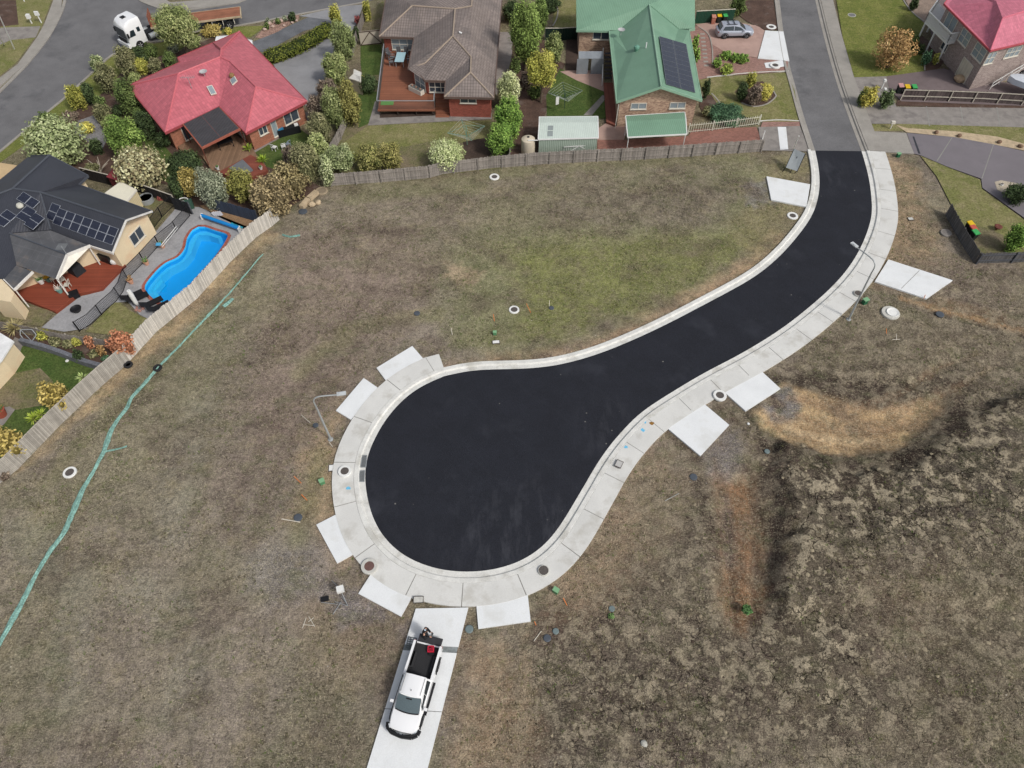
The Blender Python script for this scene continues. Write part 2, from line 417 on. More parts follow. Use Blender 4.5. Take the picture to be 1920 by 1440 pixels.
paint([(1120,650),(1260,575),(1380,508),(1450,450),(1480,450),(1440,520),(1300,610),(1140,680)], S(162,142,114), 2, .6, (.1,0,.1))
paint([(1030,390),(1120,340),(1340,335),(1380,370),(1330,430),(1150,440)], S(110,100,86), 4, .7, (.3,0,.2))
paint([(848,505),(900,500),(905,535),(850,545)], S(158,138,108), 1.2, 0.8)
paint([(400,560),(500,480),(520,560),(300,820),(120,1000),(40,1000),(200,740)], S(124,120,88), 4, 0.5, (0.2,0,0.7))
paint([(505,430),(515,440),(300,650),(180,760),(60,870),(30,885),(120,795),(290,625),(430,492)], S(160,138,100), 1.5, 0.8, (0.1,0,0.3), 0.5)
paint([(840,690),(1000,672),(1120,640),(1260,570),(1380,505),(1460,440),(1500,440),(1430,540),(1250,640),(1060,710),(860,720)], S(158,130,98), 3, 0.8, (0.1,0,0.2), 0.6)
paint([(1440,300),(1520,300),(1510,430),(1420,500),(1380,420)], S(120,110,74), 3, 0.6, (0.1,0,0.7))
paint([(560,840),(640,760),(660,1000),(640,1040),(560,960)], S(150,128,96), 3, 0.75, (0.1,0,0.4))
paint([(560,1120),(700,1090),(900,1180),(900,1300),(640,1280)], S(122,98,74), 5, 0.4)
paint([(470,1045),(560,1020),(600,1030),(590,1100),(540,1130),(470,1100)], S(120,115,108), 3.0, 0.6, (0,0.9,0))
paint([(640,1110),(720,1120),(760,1190),(660,1170)], S(112,110,108), 1.8, 0.6, (0,0.8,0))
paint([(1395,345),(1440,335),(1446,380),(1410,385)], S(116,114,108), 1.5, 0.75, (0,0.9,0))
paint([(1640,290),(1700,300),(1750,400),(1790,480),(1700,540),(1640,540)], S(146,124,92), 3, 0.8, (0.1,0,0.5))
paint([(1700,480),(1920,500),(1920,620),(1700,600)], S(112,98,84), 4, 0.7, (0.4,0,0.3))
paint([(1760,560),(1920,600),(1920,625),(1750,575)], S(140,112,78), 1.5, 0.6, None, 0.3)
# right-hand works area
paint([(1100,1000),(1500,640),(1920,600),(1920,1440),(900,1440),(900,1180)], S(108,97,80), 5, 0.9, (0.55,0,0.25))
paint([(1030,1090),(1120,920),(1200,820),(1250,830),(1290,900),(1280,1010),(1180,1100),(1090,1180),(1030,1170)], S(138,118,92), 4, 0.75, (0.25,0,0.25))
paint([(1180,900),(1270,880),(1300,960),(1250,1040),(1190,1020)], S(134,124,98), 2.5, 0.6, (0.35,0,0.5))
paint([(1450,560),(1700,560),(1880,640),(1800,700),(1560,700),(1470,650)], S(118,108,86), 4, 0.7, (0.4,0,0.5))
paint([(880,1200),(960,1190),(1010,1440),(860,1440)], S(132,110,82), 3, 0.7, (0.15,0,0.2))
paint([(1080,1200),(1300,1180),(1420,1250),(1340,1440),(1050,1440)], S(82,72,62), 6, 0.75, (0.7,0,0.1))
paint([(1520,820),(1920,740),(1920,1000),(1780,1090),(1560,1020),(1480,940)], S(84,76,66), 5, 0.85, (1.0,0,0.15))
paint([(1440,980),(1520,860),(1640,900),(1600,1100),(1640,1300),(1540,1400),(1440,1250)], S(102,92,76), 4, 0.75, (1.0,0,0.2))
paint([(1740,1060),(1920,1020),(1920,1440),(1680,1440)], S(98,90,70), 6, 0.7, (0.45,0,0.35))
paint([(1600,1080),(1760,1030),(1740,1200),(1640,1200)], S(98,82,64), 4, 0.6, (0.3,0,0))
# tan haul track with its cut banks, and the gully to its left
paint([(1440,700),(1560,700),(1660,735),(1780,690),(1830,690),(1810,800),(1710,870),(1590,885),(1480,850),(1380,790)], S(66,56,47), 1.0, 0.85, (0.5,0,0), 0.35)
paint([(1410,775),(1470,722),(1560,740),(1640,768),(1720,752),(1770,735),(1775,770),(1695,832),(1600,852),(1500,830),(1430,800)], S(168,142,100), 0.9, 0.95, (0.0,0,0), 0.38, -0.5, 1.2)
paint([(1640,762),(1740,745),(1800,712),(1795,740),(1700,775)], S(128,106,80), 1.6, 0.7, None, 0.5)
paint([(1480,735),(1530,745),(1500,800),(1440,775)], S(160,136,96), 2, 0.5, None, 0.4)
paint([(1430,735),(1480,728),(1503,755),(1490,780),(1455,785),(1425,765)], S(102,99,94), 0.9, 0.95, (0,1,0), 0.35)
paint([(1310,830),(1360,800),(1390,800),(1400,880),(1380,930),(1330,900)], S(114,108,100), 1.6, 0.85, (0,0.9,0), 0.5)
paint([(1340,900),(1420,880),(1440,1000),(1440,1130),(1400,1190),(1360,1150),(1345,1010)], S(134,102,70), 1.8, 0.9, (0.1,0.1,0), 0.4, -0.35, 1.6)
paint([(1352,920),(1370,920),(1378,1060),(1362,1060)], S(112,104,98), 0.8, 0.7, (0,0.7,0), 0.3)
paint([(1290,880),(1330,900),(1350,1000),(1350,1090),(1325,1050),(1310,960)], S(66,55,47), 1.2, 0.85, (0.3,0,0), 0.35)
paint([(1425,870),(1455,880),(1480,960),(1470,1060),(1445,1120),(1436,1010),(1420,940)], S(56,46,40), 1.0, 0.9, (0.2,0,0), 0.3)
paint([(1400,800),(1440,815),(1510,855),(1500,890),(1430,850)], S(70,58,50), 1.0, 0.8, (0.3,0,0), 0.4)
paint([(1500,705),(1560,720),(1660,730),(1650,748),(1560,740),(1490,722)], S(62,52,44), 1.0, 0.8, (0.3,0,0), 0.5)
paint([(1560,862),(1680,852),(1790,780),(1800,795),(1700,880),(1570,885)], S(58,48,41), 0.9, 0.9, (0.3,0,0), 0.3)
for (a, b) in (((1250,805),(1310,860)),((1395,705),(1465,760)),((1345,760),(1395,790))):
    paint([(a[0]-8,a[1]+4),(a[0]+8,a[1]-4),(b[0]+6,b[1]-2),(b[0]-8,b[1]+10)], S(72,58,48), 0.7, 0.85, None, 0.2)
paint([(995,1150),(1060,1140),(1060,1215),(1010,1225),(985,1190)], S(92,74,60), 1.6, 0.6)
paint([(1015,1185),(1055,1180),(1055,1215),(1018,1215)], S(76,58,54), 0.9, 0.9, None, 0.3)
def rut(l_px, w, color, amt=0.6, dz=0.0, ws=0.5):
    l = crom(pts(l_px), 0.5); d = np.full(XX.shape, 1e9); xs_ = np.array([q[0] for q in l]); ys_ = np.array([q[1] for q in l])
    bb = (XX > xs_.min()-3) & (XX < xs_.max()+3) & (YY > ys_.min()-3) & (YY < ys_.max()+3); Xb, Yb = XX[bb], YY[bb]; db = np.full(Xb.shape, 1e9)
    for i in range(len(l)-1):
        a, b = np.array(l[i]), np.array(l[i+1]); e = b-a; t = np.clip(((Xb-a[0])*e[0]+(Yb-a[1])*e[1])/e.dot(e), 0, 1); db = np.minimum(db, np.hypot(Xb-a[0]-t*e[0], Yb-a[1]-t*e[1]))
    t = np.clip((w-db+warp[bb]*ws*0.3)/(w*0.8)+0.2, 0, 1)*amt; C[bb] = C[bb]*(1-t[:, None])+np.array(color)*t[:, None]
    if dz: Z[bb] += dz*np.clip((w*1.2-db)/w, 0, 1)
RB = S(92,78,68); RD = S(58,48,42); RP = S(150,132,104)
for q in ([(700,540),(620,640),(540,760),(470,880),(420,1000)],[(740,560),(660,660),(580,780),(510,900),(470,1020)],[(560,450),(700,430),(860,450),(960,500)]): rut(q, .7, RB, .45)
for q in ([(900,1200),(885,1300),(870,1440)],[(985,1190),(985,1300),(975,1440)],[(940,1200),(935,1320),(925,1440)]): rut(q, .45, RP, .55)
rut([(1690,560),(1760,580),(1850,605),(1925,620)], .35, S(160,128,88), .8); rut([(1720,575),(1800,600),(1925,632)], .25, RD, .6, -.12)
for q in ([(1840,660),(1760,690),(1700,730),(1600,760),(1500,745)],[(1860,690),(1780,735),(1690,790),(1590,800),(1500,775)]): rut(q, .35, S(128,104,78), .55, -.10)
for q in ([(1340,860),(1362,960),(1372,1080),(1380,1200)],[(1400,860),(1415,960),(1420,1080),(1410,1180)]): rut(q, .3, S(92,76,60), .6, -.12)
rut([(1185,1180),(1215,1120),(1280,1040),(1300,960)], .3, RD, .45); rut([(1100,1240),(1180,1300),(1290,1330),(1400,1310)], .5, RD, .4); rut([(1450,1130),(1440,1220),(1500,1330),(1480,1440)], .6, RD, .5)
rut([(1640,900),(1620,1000),(1660,1100),(1640,1200)], .5, RD, .5); rut([(1500,600),(1540,640),(1600,655),(1700,640)], .3, RD, .5); rut([(1520,700),(1580,716),(1660,724),(1720,715)], .5, RD, .8, -.1); rut([(1820,1180),(1760,1240),(1780,1340)], .4, RD, .4)
plateau = pts([(1470,845),(1520,868),(1600,886),(1700,880),(1760,835),(1800,790),(1925,735),(2100,900),(1925,1120),(1560,1130),(1470,1150),(1448,1080),(1478,1000),(1465,900)])
Z[:] += 0.85*np.clip((pdist(XX, YY, plateau)+warp*0.5)/1.3+0.5, 0, 1)
Z[:] += 0.40*np.clip((pdist(XX, YY, pts([(1480,600),(1560,590),(1700,600),(1800,650),(1740,700),(1640,715),(1560,700),(1490,680)]))+warp*0.4)/1.4+0.5, 0, 1)
for q in ([(650,352),(800,340),(1000,318),(1200,305),(1400,295)],[(660,372),(760,362),(900,352)]): rut(q, 1.1, S(104,108,62), .45)
for q in ([(860,640),(1000,620),(1150,580),(1290,510),(1400,440)],[(560,700),(600,660),(650,640)],[(640,620),(740,600),(820,590)],[(560,1010),(590,900),(600,850)],[(90,900),(180,800),(300,690),(420,570)]): rut(q, .9, S(108,110,62), .38)
for q in ([(30,1000),(140,1100),(120,1300)],[(250,1100),(360,1180),(340,1330)],[(380,760),(340,900),(330,1000)]): rut(q, 1.6, S(134,132,112), .35)
for q in ([(1500,640),(1580,690),(1680,690)],[(1450,590),(1500,620),(1560,640)]): rut(q, .35, RD, .5)
for q in ([(1440,790),(1500,812),(1600,835),(1690,815)],[(1480,745),(1560,765),(1640,785),(1730,765)],[(1450,775),(1530,800),(1620,812),(1700,795)]): rut(q, .22, S(130,106,76), .5, -.05)
rut([(1480,800),(1560,818),(1640,822)], .3, S(192,168,128), .5)
rut([(1500,878),(1600,895),(1700,888),(1770,842),(1815,798),(1900,765)], .35, RD, .7); rut([(1452,880),(1482,970),(1478,1050),(1452,1120)], .4, RD, .7); rut([(1432,835),(1500,850),(1590,866),(1690,850),(1775,800),(1800,770)], .28, S(46,38,33), .85)
cl = np.clip((fbm(XX, YY, 1.1, 611, 3)-.5)*6, -1, 1)*np.clip(MK[..., 0]*1.4-.4, 0, 1); Z[:] += cl*0.10
# suburban side beyond the back fences: plain soil/grass
paint([(-400,-60),(2400,-60),(2400,240),(1690,235),(1430,288),(1000,305),(640,345),(500,425),(250,665),(30,880),(-400,1200)], S(104,98,72), 1.0, 0.9, (0.1,0,0.6), 0.1)
# relief
fieldm = np.clip((pdist(XX, YY, pts([(505,440),(640,355),(1000,318),(1300,302),(1520,290),(1700,300),(1800,500),(2300,500),(2300,1700),(-500,1700),(-500,1250),(20,905)]))-0.5)/2.5, 0, 1)
roadd = -pdist(XX, YY, ROAD_POLY)
slabs = np.clip((roadd-(KW+PW+2.6))/3.0, 0, 1)*np.clip((-pdist(XX, YY, pts([(760,1120),(890,1120),(800,1460),(660,1460)]))-0.3)/2, 0, 1)
relief = (fbm(XX, YY, 5, 77)-0.5)*0.32+(fbm(XX, YY, 1.6, 88, 4)-0.5)*0.22
rough_zone = np.clip(MK[..., 0]*1.6, 0.25, 1.6)
Zr = (Z + relief*rough_zone)*fieldm*slabs
edge = np.exp(-((roadd-(KW+PW+0.15))/0.25)**2)*0.0
Zf = Zr - 0.0
POOL = [(384,427),(405,434),(426,441),(425,451),(405,481),(370,520),(340,553),(319,567),(296,567),(277,550),(273,537),(292,512),(311,495),(334,484),(347,468),(352,448),(362,433),(373,427)]
pool_w = [tuple(q) for q in crom(pts(POOL), 0.35, closed=True)]
pd_ = pdist(XX, YY, pool_w)
Zf = np.where(pd_ > -0.15, -3.0, Zf)
print('paint done')

lum = C.mean(-1, keepdims=True); C[:] = (lum+(C-lum)*0.94)*(1.50-0.04*np.clip(MK[..., :1]*1.2-.2, 0, 1))
C[:] *= (0.80+0.40*fbm(XX, YY, 3.0, 501, 5))[..., None]
for _k, _f in enumerate((1.0, 0.99, 1.08)): C[..., _k] *= _f
gm = bpy.data.meshes.new('ground'); ny, nx = XX.shape
vv = np.stack([XX, YY, Zf], -1).reshape(-1, 3)
ii = (np.arange(ny-1)[:, None]*nx+np.arange(nx-1)[None]).reshape(-1)
ff = np.stack([ii, ii+1, ii+1+nx, ii+nx], -1)
# an outer apron that carries the sheet to the horizon
R = 1500.0
base = len(vv)
ring = np.array([(x0,y0,0),(x1,y0,0),(x1,y1,0),(x0,y1,0),(-R,-R,0),(R,-R,0),(R,R,0),(-R,R,0)], float)
vv = np.concatenate([vv, ring]); ff = np.concatenate([ff, base+np.array([(4,5,1,0),(5,6,2,1),(6,7,3,2),(7,4,0,3)])])
gm.vertices.add(len(vv)); gm.vertices.foreach_set('co', vv.ravel())
gm.loops.add(ff.size); gm.loops.foreach_set('vertex_index', ff.ravel().astype(np.int32))
gm.polygons.add(len(ff)); gm.polygons.foreach_set('loop_start', (np.arange(len(ff))*4).astype(np.int32)); gm.polygons.foreach_set('use_smooth', [True]*len(ff))
gm.update(calc_edges=True)
for nm, A in (('Col', C), ('Mask', MK)):
    at = gm.color_attributes.new(nm, 'FLOAT_COLOR', 'POINT')
    a = np.ones((len(vv), 4)); a[:base, :3] = A.reshape(-1, 3); a[base:, :3] = A.reshape(-1, 3).mean(0)
    at.data.foreach_set('color', a.ravel())
m = bpy.data.materials.new('field_ground'); m.use_nodes = True; nt = m.node_tree; bs = nt.nodes['Principled BSDF']
ca = _n(nt, 'ShaderNodeAttribute'); ca.attribute_name = 'Col'; ma = _n(nt, 'ShaderNodeAttribute'); ma.attribute_name = 'Mask'
gp = _n(nt, 'ShaderNodeNewGeometry').outputs['Position']
sm = _n(nt, 'ShaderNodeSeparateColor'); nt.links.new(ma.outputs['Color'], sm.inputs[0])
c = ca.outputs['Color']
def mulf(c, f):
    cm = _n(nt, 'ShaderNodeCombineColor')
    for i in range(3): nt.links.new(f, cm.inputs[i])
    return mix(nt, c, cm.outputs[0], 1.0, 'MULTIPLY')
nA = noise(nt, gp, 0.5, 6, 0.7); nB = noise(nt, gp, 2.6, 6, 0.75); nC = noise(nt, gp, 11, 4, 0.75); nD = noise(nt, gp, 0.9, 8, 0.72)
nM = noise(nt, gp, 0.22, 4, 0.65); nP = noise(nt, gp, 0.55, 5, 0.7)
c = mix(nt, c, S(100,86,78), ramp(nt, nM, 0.50, 0.62, 0, 0.6)); c = mix(nt, c, S(158,144,118), ramp(nt, nP, 0.53, 0.66, 0, 0.6)); c = mix(nt, c, S(112,114,84), ramp(nt, noise(nt, gp, 0.3, 6, 0.75, (1, 1.6, 1)), 0.53, 0.63, 0, 0.5))
c = mulf(c, ramp(nt, nA, 0.36, 0.64, 0.78, 1.24)); c = mulf(c, ramp(nt, nB, 0.38, 0.62, 0.72, 1.30))
# green growth flecks
gf = mth(nt, 'MULTIPLY', ramp(nt, noise(nt, gp, 1.1, 7, 0.8), 0.50, 0.66, 0, 0.6), sm.outputs[2])
c = mix(nt, c, S(106,116,68), gf)
# straw flecks: two crossed stretched noises read as flattened dry stalks
s1 = noise(nt, gp, 1.0, 2, 0.6, (5, 16, 8)); s2 = noise(nt, gp, 1.0, 2, 0.6, (17, 5, 8))
c = mix(nt, c, S(196,184,158), ramp(nt, s1, 0.56, 0.68, 0, 0.65)); c = mix(nt, c, S(186,174,146), ramp(nt, s2, 0.57, 0.70, 0, 0.6))
c = mix(nt, c, S(58,50,42), ramp(nt, s2, 0.40, 0.28, 0, 0.55)); c = mix(nt, c, S(64,58,46), ramp(nt, s1, 0.40, 0.28, 0, 0.5))
# tufted dead grass over dark cracked clay
tf = mth(nt, 'MULTIPLY', ramp(nt, nD, 0.485, 0.545, 0, 0.85), sm.outputs[0])
c2 = mulf(c, mth(nt, 'SUBTRACT', 1.0, mth(nt, 'MULTIPLY', sm.outputs[0], 0.32)))
c2 = mix(nt, c2, mulf(_n(nt, 'ShaderNodeRGB').outputs[0], ramp(nt, nB, 0.2, 0.8, 0.7, 1.35)), tf)
nt.nodes[-1]
for n_ in nt.nodes:
    if n_.type == 'RGB': n_.outputs[0].default_value = (*S(182,169,145), 1)
vo = _n(nt, 'ShaderNodeTexVoronoi', feature='DISTANCE_TO_EDGE'); vo.inputs['Scale'].default_value = 0.75
wv = _n(nt, 'ShaderNodeVectorMath', operation='ADD'); nw = _n(nt, 'ShaderNodeTexNoise'); nw.inputs['Scale'].default_value = 1.4; nw.inputs['Detail'].default_value = 5
nt.links.new(gp, nw.inputs['Vector']); sc2 = _n(nt, 'ShaderNodeVectorMath', operation='SCALE'); sc2.inputs['Scale'].default_value = 1.6
nt.links.new(nw.outputs['Color'], sc2.inputs[0]); nt.links.new(gp, wv.inputs[0]); nt.links.new(sc2.outputs[0], wv.inputs[1]); nt.links.new(wv.outputs[0], vo.inputs['Vector'])
ck = mth(nt, 'MULTIPLY', ramp(nt, vo.outputs['Distance'], 0.035, 0.0, 0, 1), ramp(nt, nA, 0.42, 0.58, 0, 1))
ck = mth(nt, 'MULTIPLY', ck, ramp(nt, sm.outputs[0], 0.3, 0.8, 0, 0.85))
c2 = mix(nt, c2, S(34,28,26), ck)
# gravel
gv = mulf(c2, ramp(nt, noise(nt, gp, 16, 3, 0.8), 0.35, 0.65, 0.45, 1.6))
c2 = mix(nt, c2, gv, sm.outputs[1])
# scattered pale stones
vs_ = _n(nt, 'ShaderNodeTexVoronoi'); vs_.inputs['Scale'].default_value = 1.7; nt.links.new(gp, vs_.inputs['Vector'])
c2 = mix(nt, c2, S(205,198,185), mth(nt, 'MULTIPLY', ramp(nt, vs_.outputs['Distance'], 0.09, 0.05, 0, 0.8), ramp(nt, nA, 0.5, 0.6, 0, 1)))
c2 = mulf(c2, ramp(nt, nC, 0.36, 0.64, 0.68, 1.40))
nt.links.new(c2, bs.inputs['Base Color']); bs.inputs['Roughness'].default_value = 0.97; bs.inputs['Specular IOR Level'].default_value = 0.05
bp = _n(nt, 'ShaderNodeBump'); bp.inputs['Distance'].default_value = 0.3; bp.inputs['Strength'].default_value = 0.9
hgt = mth(nt, 'ADD', mth(nt, 'MULTIPLY', nB, 0.7), mth(nt, 'ADD', mth(nt, 'MULTIPLY', nC, 0.25), mth(nt, 'MULTIPLY', tf, 0.35)))
hgt = mth(nt, 'SUBTRACT', hgt, ck)
nt.links.new(hgt, bp.inputs['Height']); nt.links.new(bp.outputs[0], bs.inputs['Normal'])
gm.materials.append(m)
ground = bpy.data.objects.new('ground', gm); COL.objects.link(ground); ground['kind'] = 'structure'

# ---------------------------------------------------------------- road, kerb, footpath
struct('new_asphalt_road', offset(loop, 0.03*OUT), 0.045, m_newasph)
strip(full_edge, [(0.0, 0.05), (OUT*0.40, 0.03), (OUT*0.47, 0.14), (OUT*0.50, 0.155), (OUT*(KW-0.03), 0.16), (OUT*KW, 0.15), (OUT*KW, -0.15)], 'kerb', m_kerb)
# footpath: right-hand edge only, laid as slabs with open joints
path_line = [q for q in wr[::-1]]           # bulb -> top
path_line = path_line[1:]
def arc(l): return np.concatenate([[0], np.cumsum([np.linalg.norm(np.array(l[i+1])-np.array(l[i])) for i in range(len(l)-1)])])
pi_ = offset(path_line, OUT*(KW+0.012)); po = offset(path_line, OUT*(KW+PW))
al = arc(path_line); mb = MB(); mj = MB(); tot = al[-1]
def at_arc(l, a):
    i = int(np.clip(np.searchsorted(al, a)-1, 0, len(l)-2)); t = (a-al[i])/max(1e-9, al[i+1]-al[i]); t = min(1, max(0, t))
    return np.array(l[i])*(1-t)+np.array(l[i+1])*t
a = 0.02; k = 0
while a < tot-0.2:
    L = min(3.3 if k % 3 else 2.9, tot-a); n = max(2, int(L/0.4)); k += 1
    e0, e1 = a+0.025, a+L-0.025
    inn = [at_arc(pi_, e0+(e1-e0)*i/n) for i in range(n+1)]; out = [at_arc(po, e0+(e1-e0)*i/n) for i in range(n+1)]
    poly = [tuple(q) for q in inn]+[tuple(q) for q in out[::-1]]
    mb.prism(poly, -0.1, 0.150)
    a += L
mb.build('footpath', m_conc, kind='structure')
n = len(pi_)
mj.add([(p[0], p[1], 0.132) for p in pi_]+[(p[0], p[1], 0.132) for p in offset(path_line, OUT*(KW+PW-0.02))], [(i, i+1, n+i+1, n+i) for i in range(n-1)]).build('footpath_bed', m_joint, kind='structure')

SL = [('S1',[(1437,331),(1519,346),(1512,388),(1446,375)]),('S2',[(1665.5,487),(1786,526),(1737,560.5),(1640,528)]),
      ('S3',[(1425,694),(1463,729),(1398,771),(1353,731)]),('S4',[(1317,755),(1367,797),(1313,855),(1250,802)]),
      ('S5',[(773,649),(793,672),(723,713),(706,690)]),('S6',[(682,709),(708,727),(658,787),(630,770)]),
      ('S7',[(632,964),(593,984),(632,1056),(666,1037)]),('S8',[(697,1074),(672,1113),(752,1156),(773,1118)]),
      ('S9',[(893,1134),(897,1179),(995,1165),(989,1110)]),
      ('S0',[(792,672),(823,664),(833,692),(770,715),(723,713)])]
for _l in ([(1724,507),(1690,541)],[(1396,711),(1376,751)] if False else [(724,713),(741,668)]):
    if _l[0][0] > 1000: strip(crom(pts(_l, .14), .5), [(-.02, .1465), (.02, .1465)], 'slab_joint', m_joint)
for i, (nm, q) in enumerate(SL):
    q2 = pts(q, 0.1)
    struct('driveway_crossover', q2, 0.138 - 0.001*i, m_white if nm != 'S0' else m_conc, skirt=0.3)
# long driveway with the ute, three bays and a trench drain
DL0, DL1 = (779.6,1141), (676,1478); DR0, DR1 = (878,1139), (792,1478)
def dl(t): return (DL0[0]+(DL1[0]-DL0[0])*t, DL0[1]+(DL1[1]-DL0[1])*t)
def dr(t): return (DR0[0]+(DR1[0]-DR0[0])*t, DR0[1]+(DR1[1]-DR0[1])*t)
for t0, t1, mm, u0 in ((0,0.198,m_white,0),(0.232,0.555,m_white,0.232),(0.559,1.0,m_conc,0.6)):
    struct('driveway', pts([dl(t0), dl(t1), dr(t1+0.02 if t1 < 1 else 1), dr(t0+0.02 if t0 else 0)], 0.12), 0.124, m_white, skirt=0.25)
struct('drain_channel', pts([dl(0.19), dl(0.24), dr(0.26), dr(0.21)]), 0.07, mat('drain_grey', S(140,146,146), var=0.3, scale=4))

# older road up the hill
OL = [(1452,-40),(1461,0),(1468.5,58),(1479,117),(1492.5,167),(1507,219),(1528,283)]
OR_ = [(1519,-40),(1528,0),(1540,52),(1555,110),(1572,167),(1592.5,225),(1615,284)]
ol = crom(pts(OL), 1.0); orr = crom(pts(OR_), 1.0)
struct('old_road', [tuple(q) for q in ol]+[tuple(q) for q in orr[::-1]], 0.040, m_oldasph)
strip(ol, [(0, 0.055), (-0.35, 0.05), (-0.42, 0.13), (-0.66, 0.15), (-0.66, -0.1)], 'old_kerb_west', m_oldconc)
strip(orr, [(0, 0.055), (0.35, 0.045), (0.42, 0.12), (0.44, 0.15), (0.62, 0.155), (0.62, 0.10), (0.70, 0.10), (0.70, -0.1)], 'old_kerb_east', m_oldconc)
fo = pts([(1551,-40),(1561,0),(1578,69),(1600,145),(1632,231),(1653,285)]); fi = [tuple(q) for q in offset(orr, 0.70)]
struct('old_footpath', fi+fo[::-1], 0.142, m_oldconc, skirt=0.3)
# ---------------------------------------------------------------- vegetation
def leafmat(name='foliage'):
    if name in MATS: return MATS[name]
    m = bpy.data.materials.new(name); m.use_nodes = True; nt = m.node_tree; bs = nt.nodes['Principled BSDF']
    a = _n(nt, 'ShaderNodeAttribute'); a.attribute_name = 'Col'
    nt.links.new(a.outputs['Color'], bs.inputs['Base Color']); bs.inputs['Roughness'].default_value = 0.75
    bs.inputs['Specular IOR Level'].default_value = 0.12
    MATS[name] = m; return m
m_leaf = leafmat(); m_bark = mat('bark', S(112,98,84), rough=0.95, var=0.25, scale=6, bump=0.8)
def mesh_cols(name, V, F, cols, m, parent=None, loc=(0,0,0)):
    me = bpy.data.meshes.new(name); V = np.asarray(V); n = len(V)
    me.vertices.add(n); me.vertices.foreach_set('co', V.astype(float).ravel())
    k = F.shape[1]; me.loops.add(F.size); me.loops.foreach_set('vertex_index', F.ravel().astype(np.int32))
    me.polygons.add(len(F)); me.polygons.foreach_set('loop_start', (np.arange(len(F))*k).astype(np.int32))
    me.update(calc_edges=True)
    at = me.color_attributes.new('Col', 'FLOAT_COLOR', 'POINT'); a = np.ones((n, 4)); a[:, :3] = cols
    at.data.foreach_set('color', a.ravel()); me.materials.append(m)
    o = bpy.data.objects.new(name, me); COL.objects.link(o); o.location = loc
    if parent is not None: o.parent = parent
    return o
def leaves(lobes, leaf, dens, cols, var=0.20, upb=0.0, elong=1.5, lobevar=0.22, inner=0.62):
    """many leaf-sized faces spread through overlapping lobes; lobes (x,y,z,r,rz)"""
    L = np.array(lobes, float); r = L[:, 3]; rz = L[:, 4]; area = 4*math.pi*r*(r+rz)/2
    n = np.maximum(20, (area*dens/(leaf*leaf)).astype(int)); idx = np.repeat(np.arange(len(L)), n); N = len(idx)
    d = RNG.normal(size=(N, 3)); d[:, 2] += upb; d /= np.linalg.norm(d, axis=1)[:, None]
    rad = inner+(1.06-inner)*RNG.random(N)**0.5
    lump = 1+0.14*np.sin(d[:, 0]*7+idx*1.7)*np.sin(d[:, 1]*6+idx)+0.08*np.sin(d[:, 2]*11+idx)
    c = L[idx, :3]+d*np.stack([r[idx], r[idx], rz[idx]], -1)*(rad*lump)[:, None]
    c[:, 2] = np.maximum(c[:, 2], 0.04)
    nn = d+RNG.normal(scale=0.55, size=(N, 3)); nn[:, 2] += 0.25; nn /= np.linalg.norm(nn, axis=1)[:, None]
    t = np.cross(nn, RNG.normal(size=(N, 3))); t /= np.linalg.norm(t, axis=1)[:, None]; b = np.cross(nn, t)
    s = leaf*(0.6+0.8*RNG.random(N)); a = t*(s*0.5*elong)[:, None]; e = b*(s*0.5)[:, None]
    V = np.stack([c-a, c-e*0.9, c+a, c+e*0.9], 1).reshape(-1, 3); F = np.arange(N*4).reshape(-1, 4)
    cc = np.array(cols, float); w = RNG.random(N); lw = RNG.random(len(L))
    tmix = np.clip(0.55*lw[idx]+0.6*w-0.08, 0, 1)*(len(cc)-1); k = np.minimum(tmix.astype(int), len(cc)-2) if len(cc) > 1 else None
    col = cc[k]*(1-(tmix-k))[:, None]+cc[k+1]*(tmix-k)[:, None] if len(cc) > 1 else np.repeat(cc, N, 0)
    lv = 1+lobevar*(RNG.random(len(L))*2-1)
    col = col*((1+var*(RNG.random(N)*2-1))*lv[idx]*(0.60+0.40*np.clip((rad-inner)/(1.06-inner), 0, 1)))[:, None]  # inner leaves get a darker colour, painting in the crown's own shade
    return V, F, np.repeat(col, 4, 0)
def core(lobes, color, k=0.66):  # balls filling the crown; callers colour them darker as painted inner shade
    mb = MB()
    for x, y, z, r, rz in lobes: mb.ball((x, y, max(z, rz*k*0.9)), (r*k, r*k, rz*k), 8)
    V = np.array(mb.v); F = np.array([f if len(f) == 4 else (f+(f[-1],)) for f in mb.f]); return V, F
def crown_lobes(R, rz, cz, kind='bush', seed=None):
    rr = random.Random(seed)
    if kind == 'ball': return [(0, 0, cz, R*0.93, rz*0.93)] + [(R*0.2*math.cos(a), R*0.2*math.sin(a), cz+rz*0.05, R*0.8, rz*0.9) for a in (0, 2.1, 4.2)]
    out = [(0, 0, cz, R*0.62, rz*0.68)]; n = 9 if kind == 'bush' else 15
    for i in range(n):
        a = i*2.399+rr.uniform(-.3, .3); q = (i+0.5)/n; zz = (1-2*q)*0.62; h = math.sqrt(max(0.05, 1-(1-2*q)**2))
        k = rr.uniform(0.30, 0.44) if kind == 'tree' else rr.uniform(0.34, 0.48)
        d = (1-k)*rr.uniform(0.86, 1.08)
        out.append((R*h*d*math.cos(a), R*h*d*math.sin(a), cz+rz*zz, R*k, rz*k*1.05))
    return out
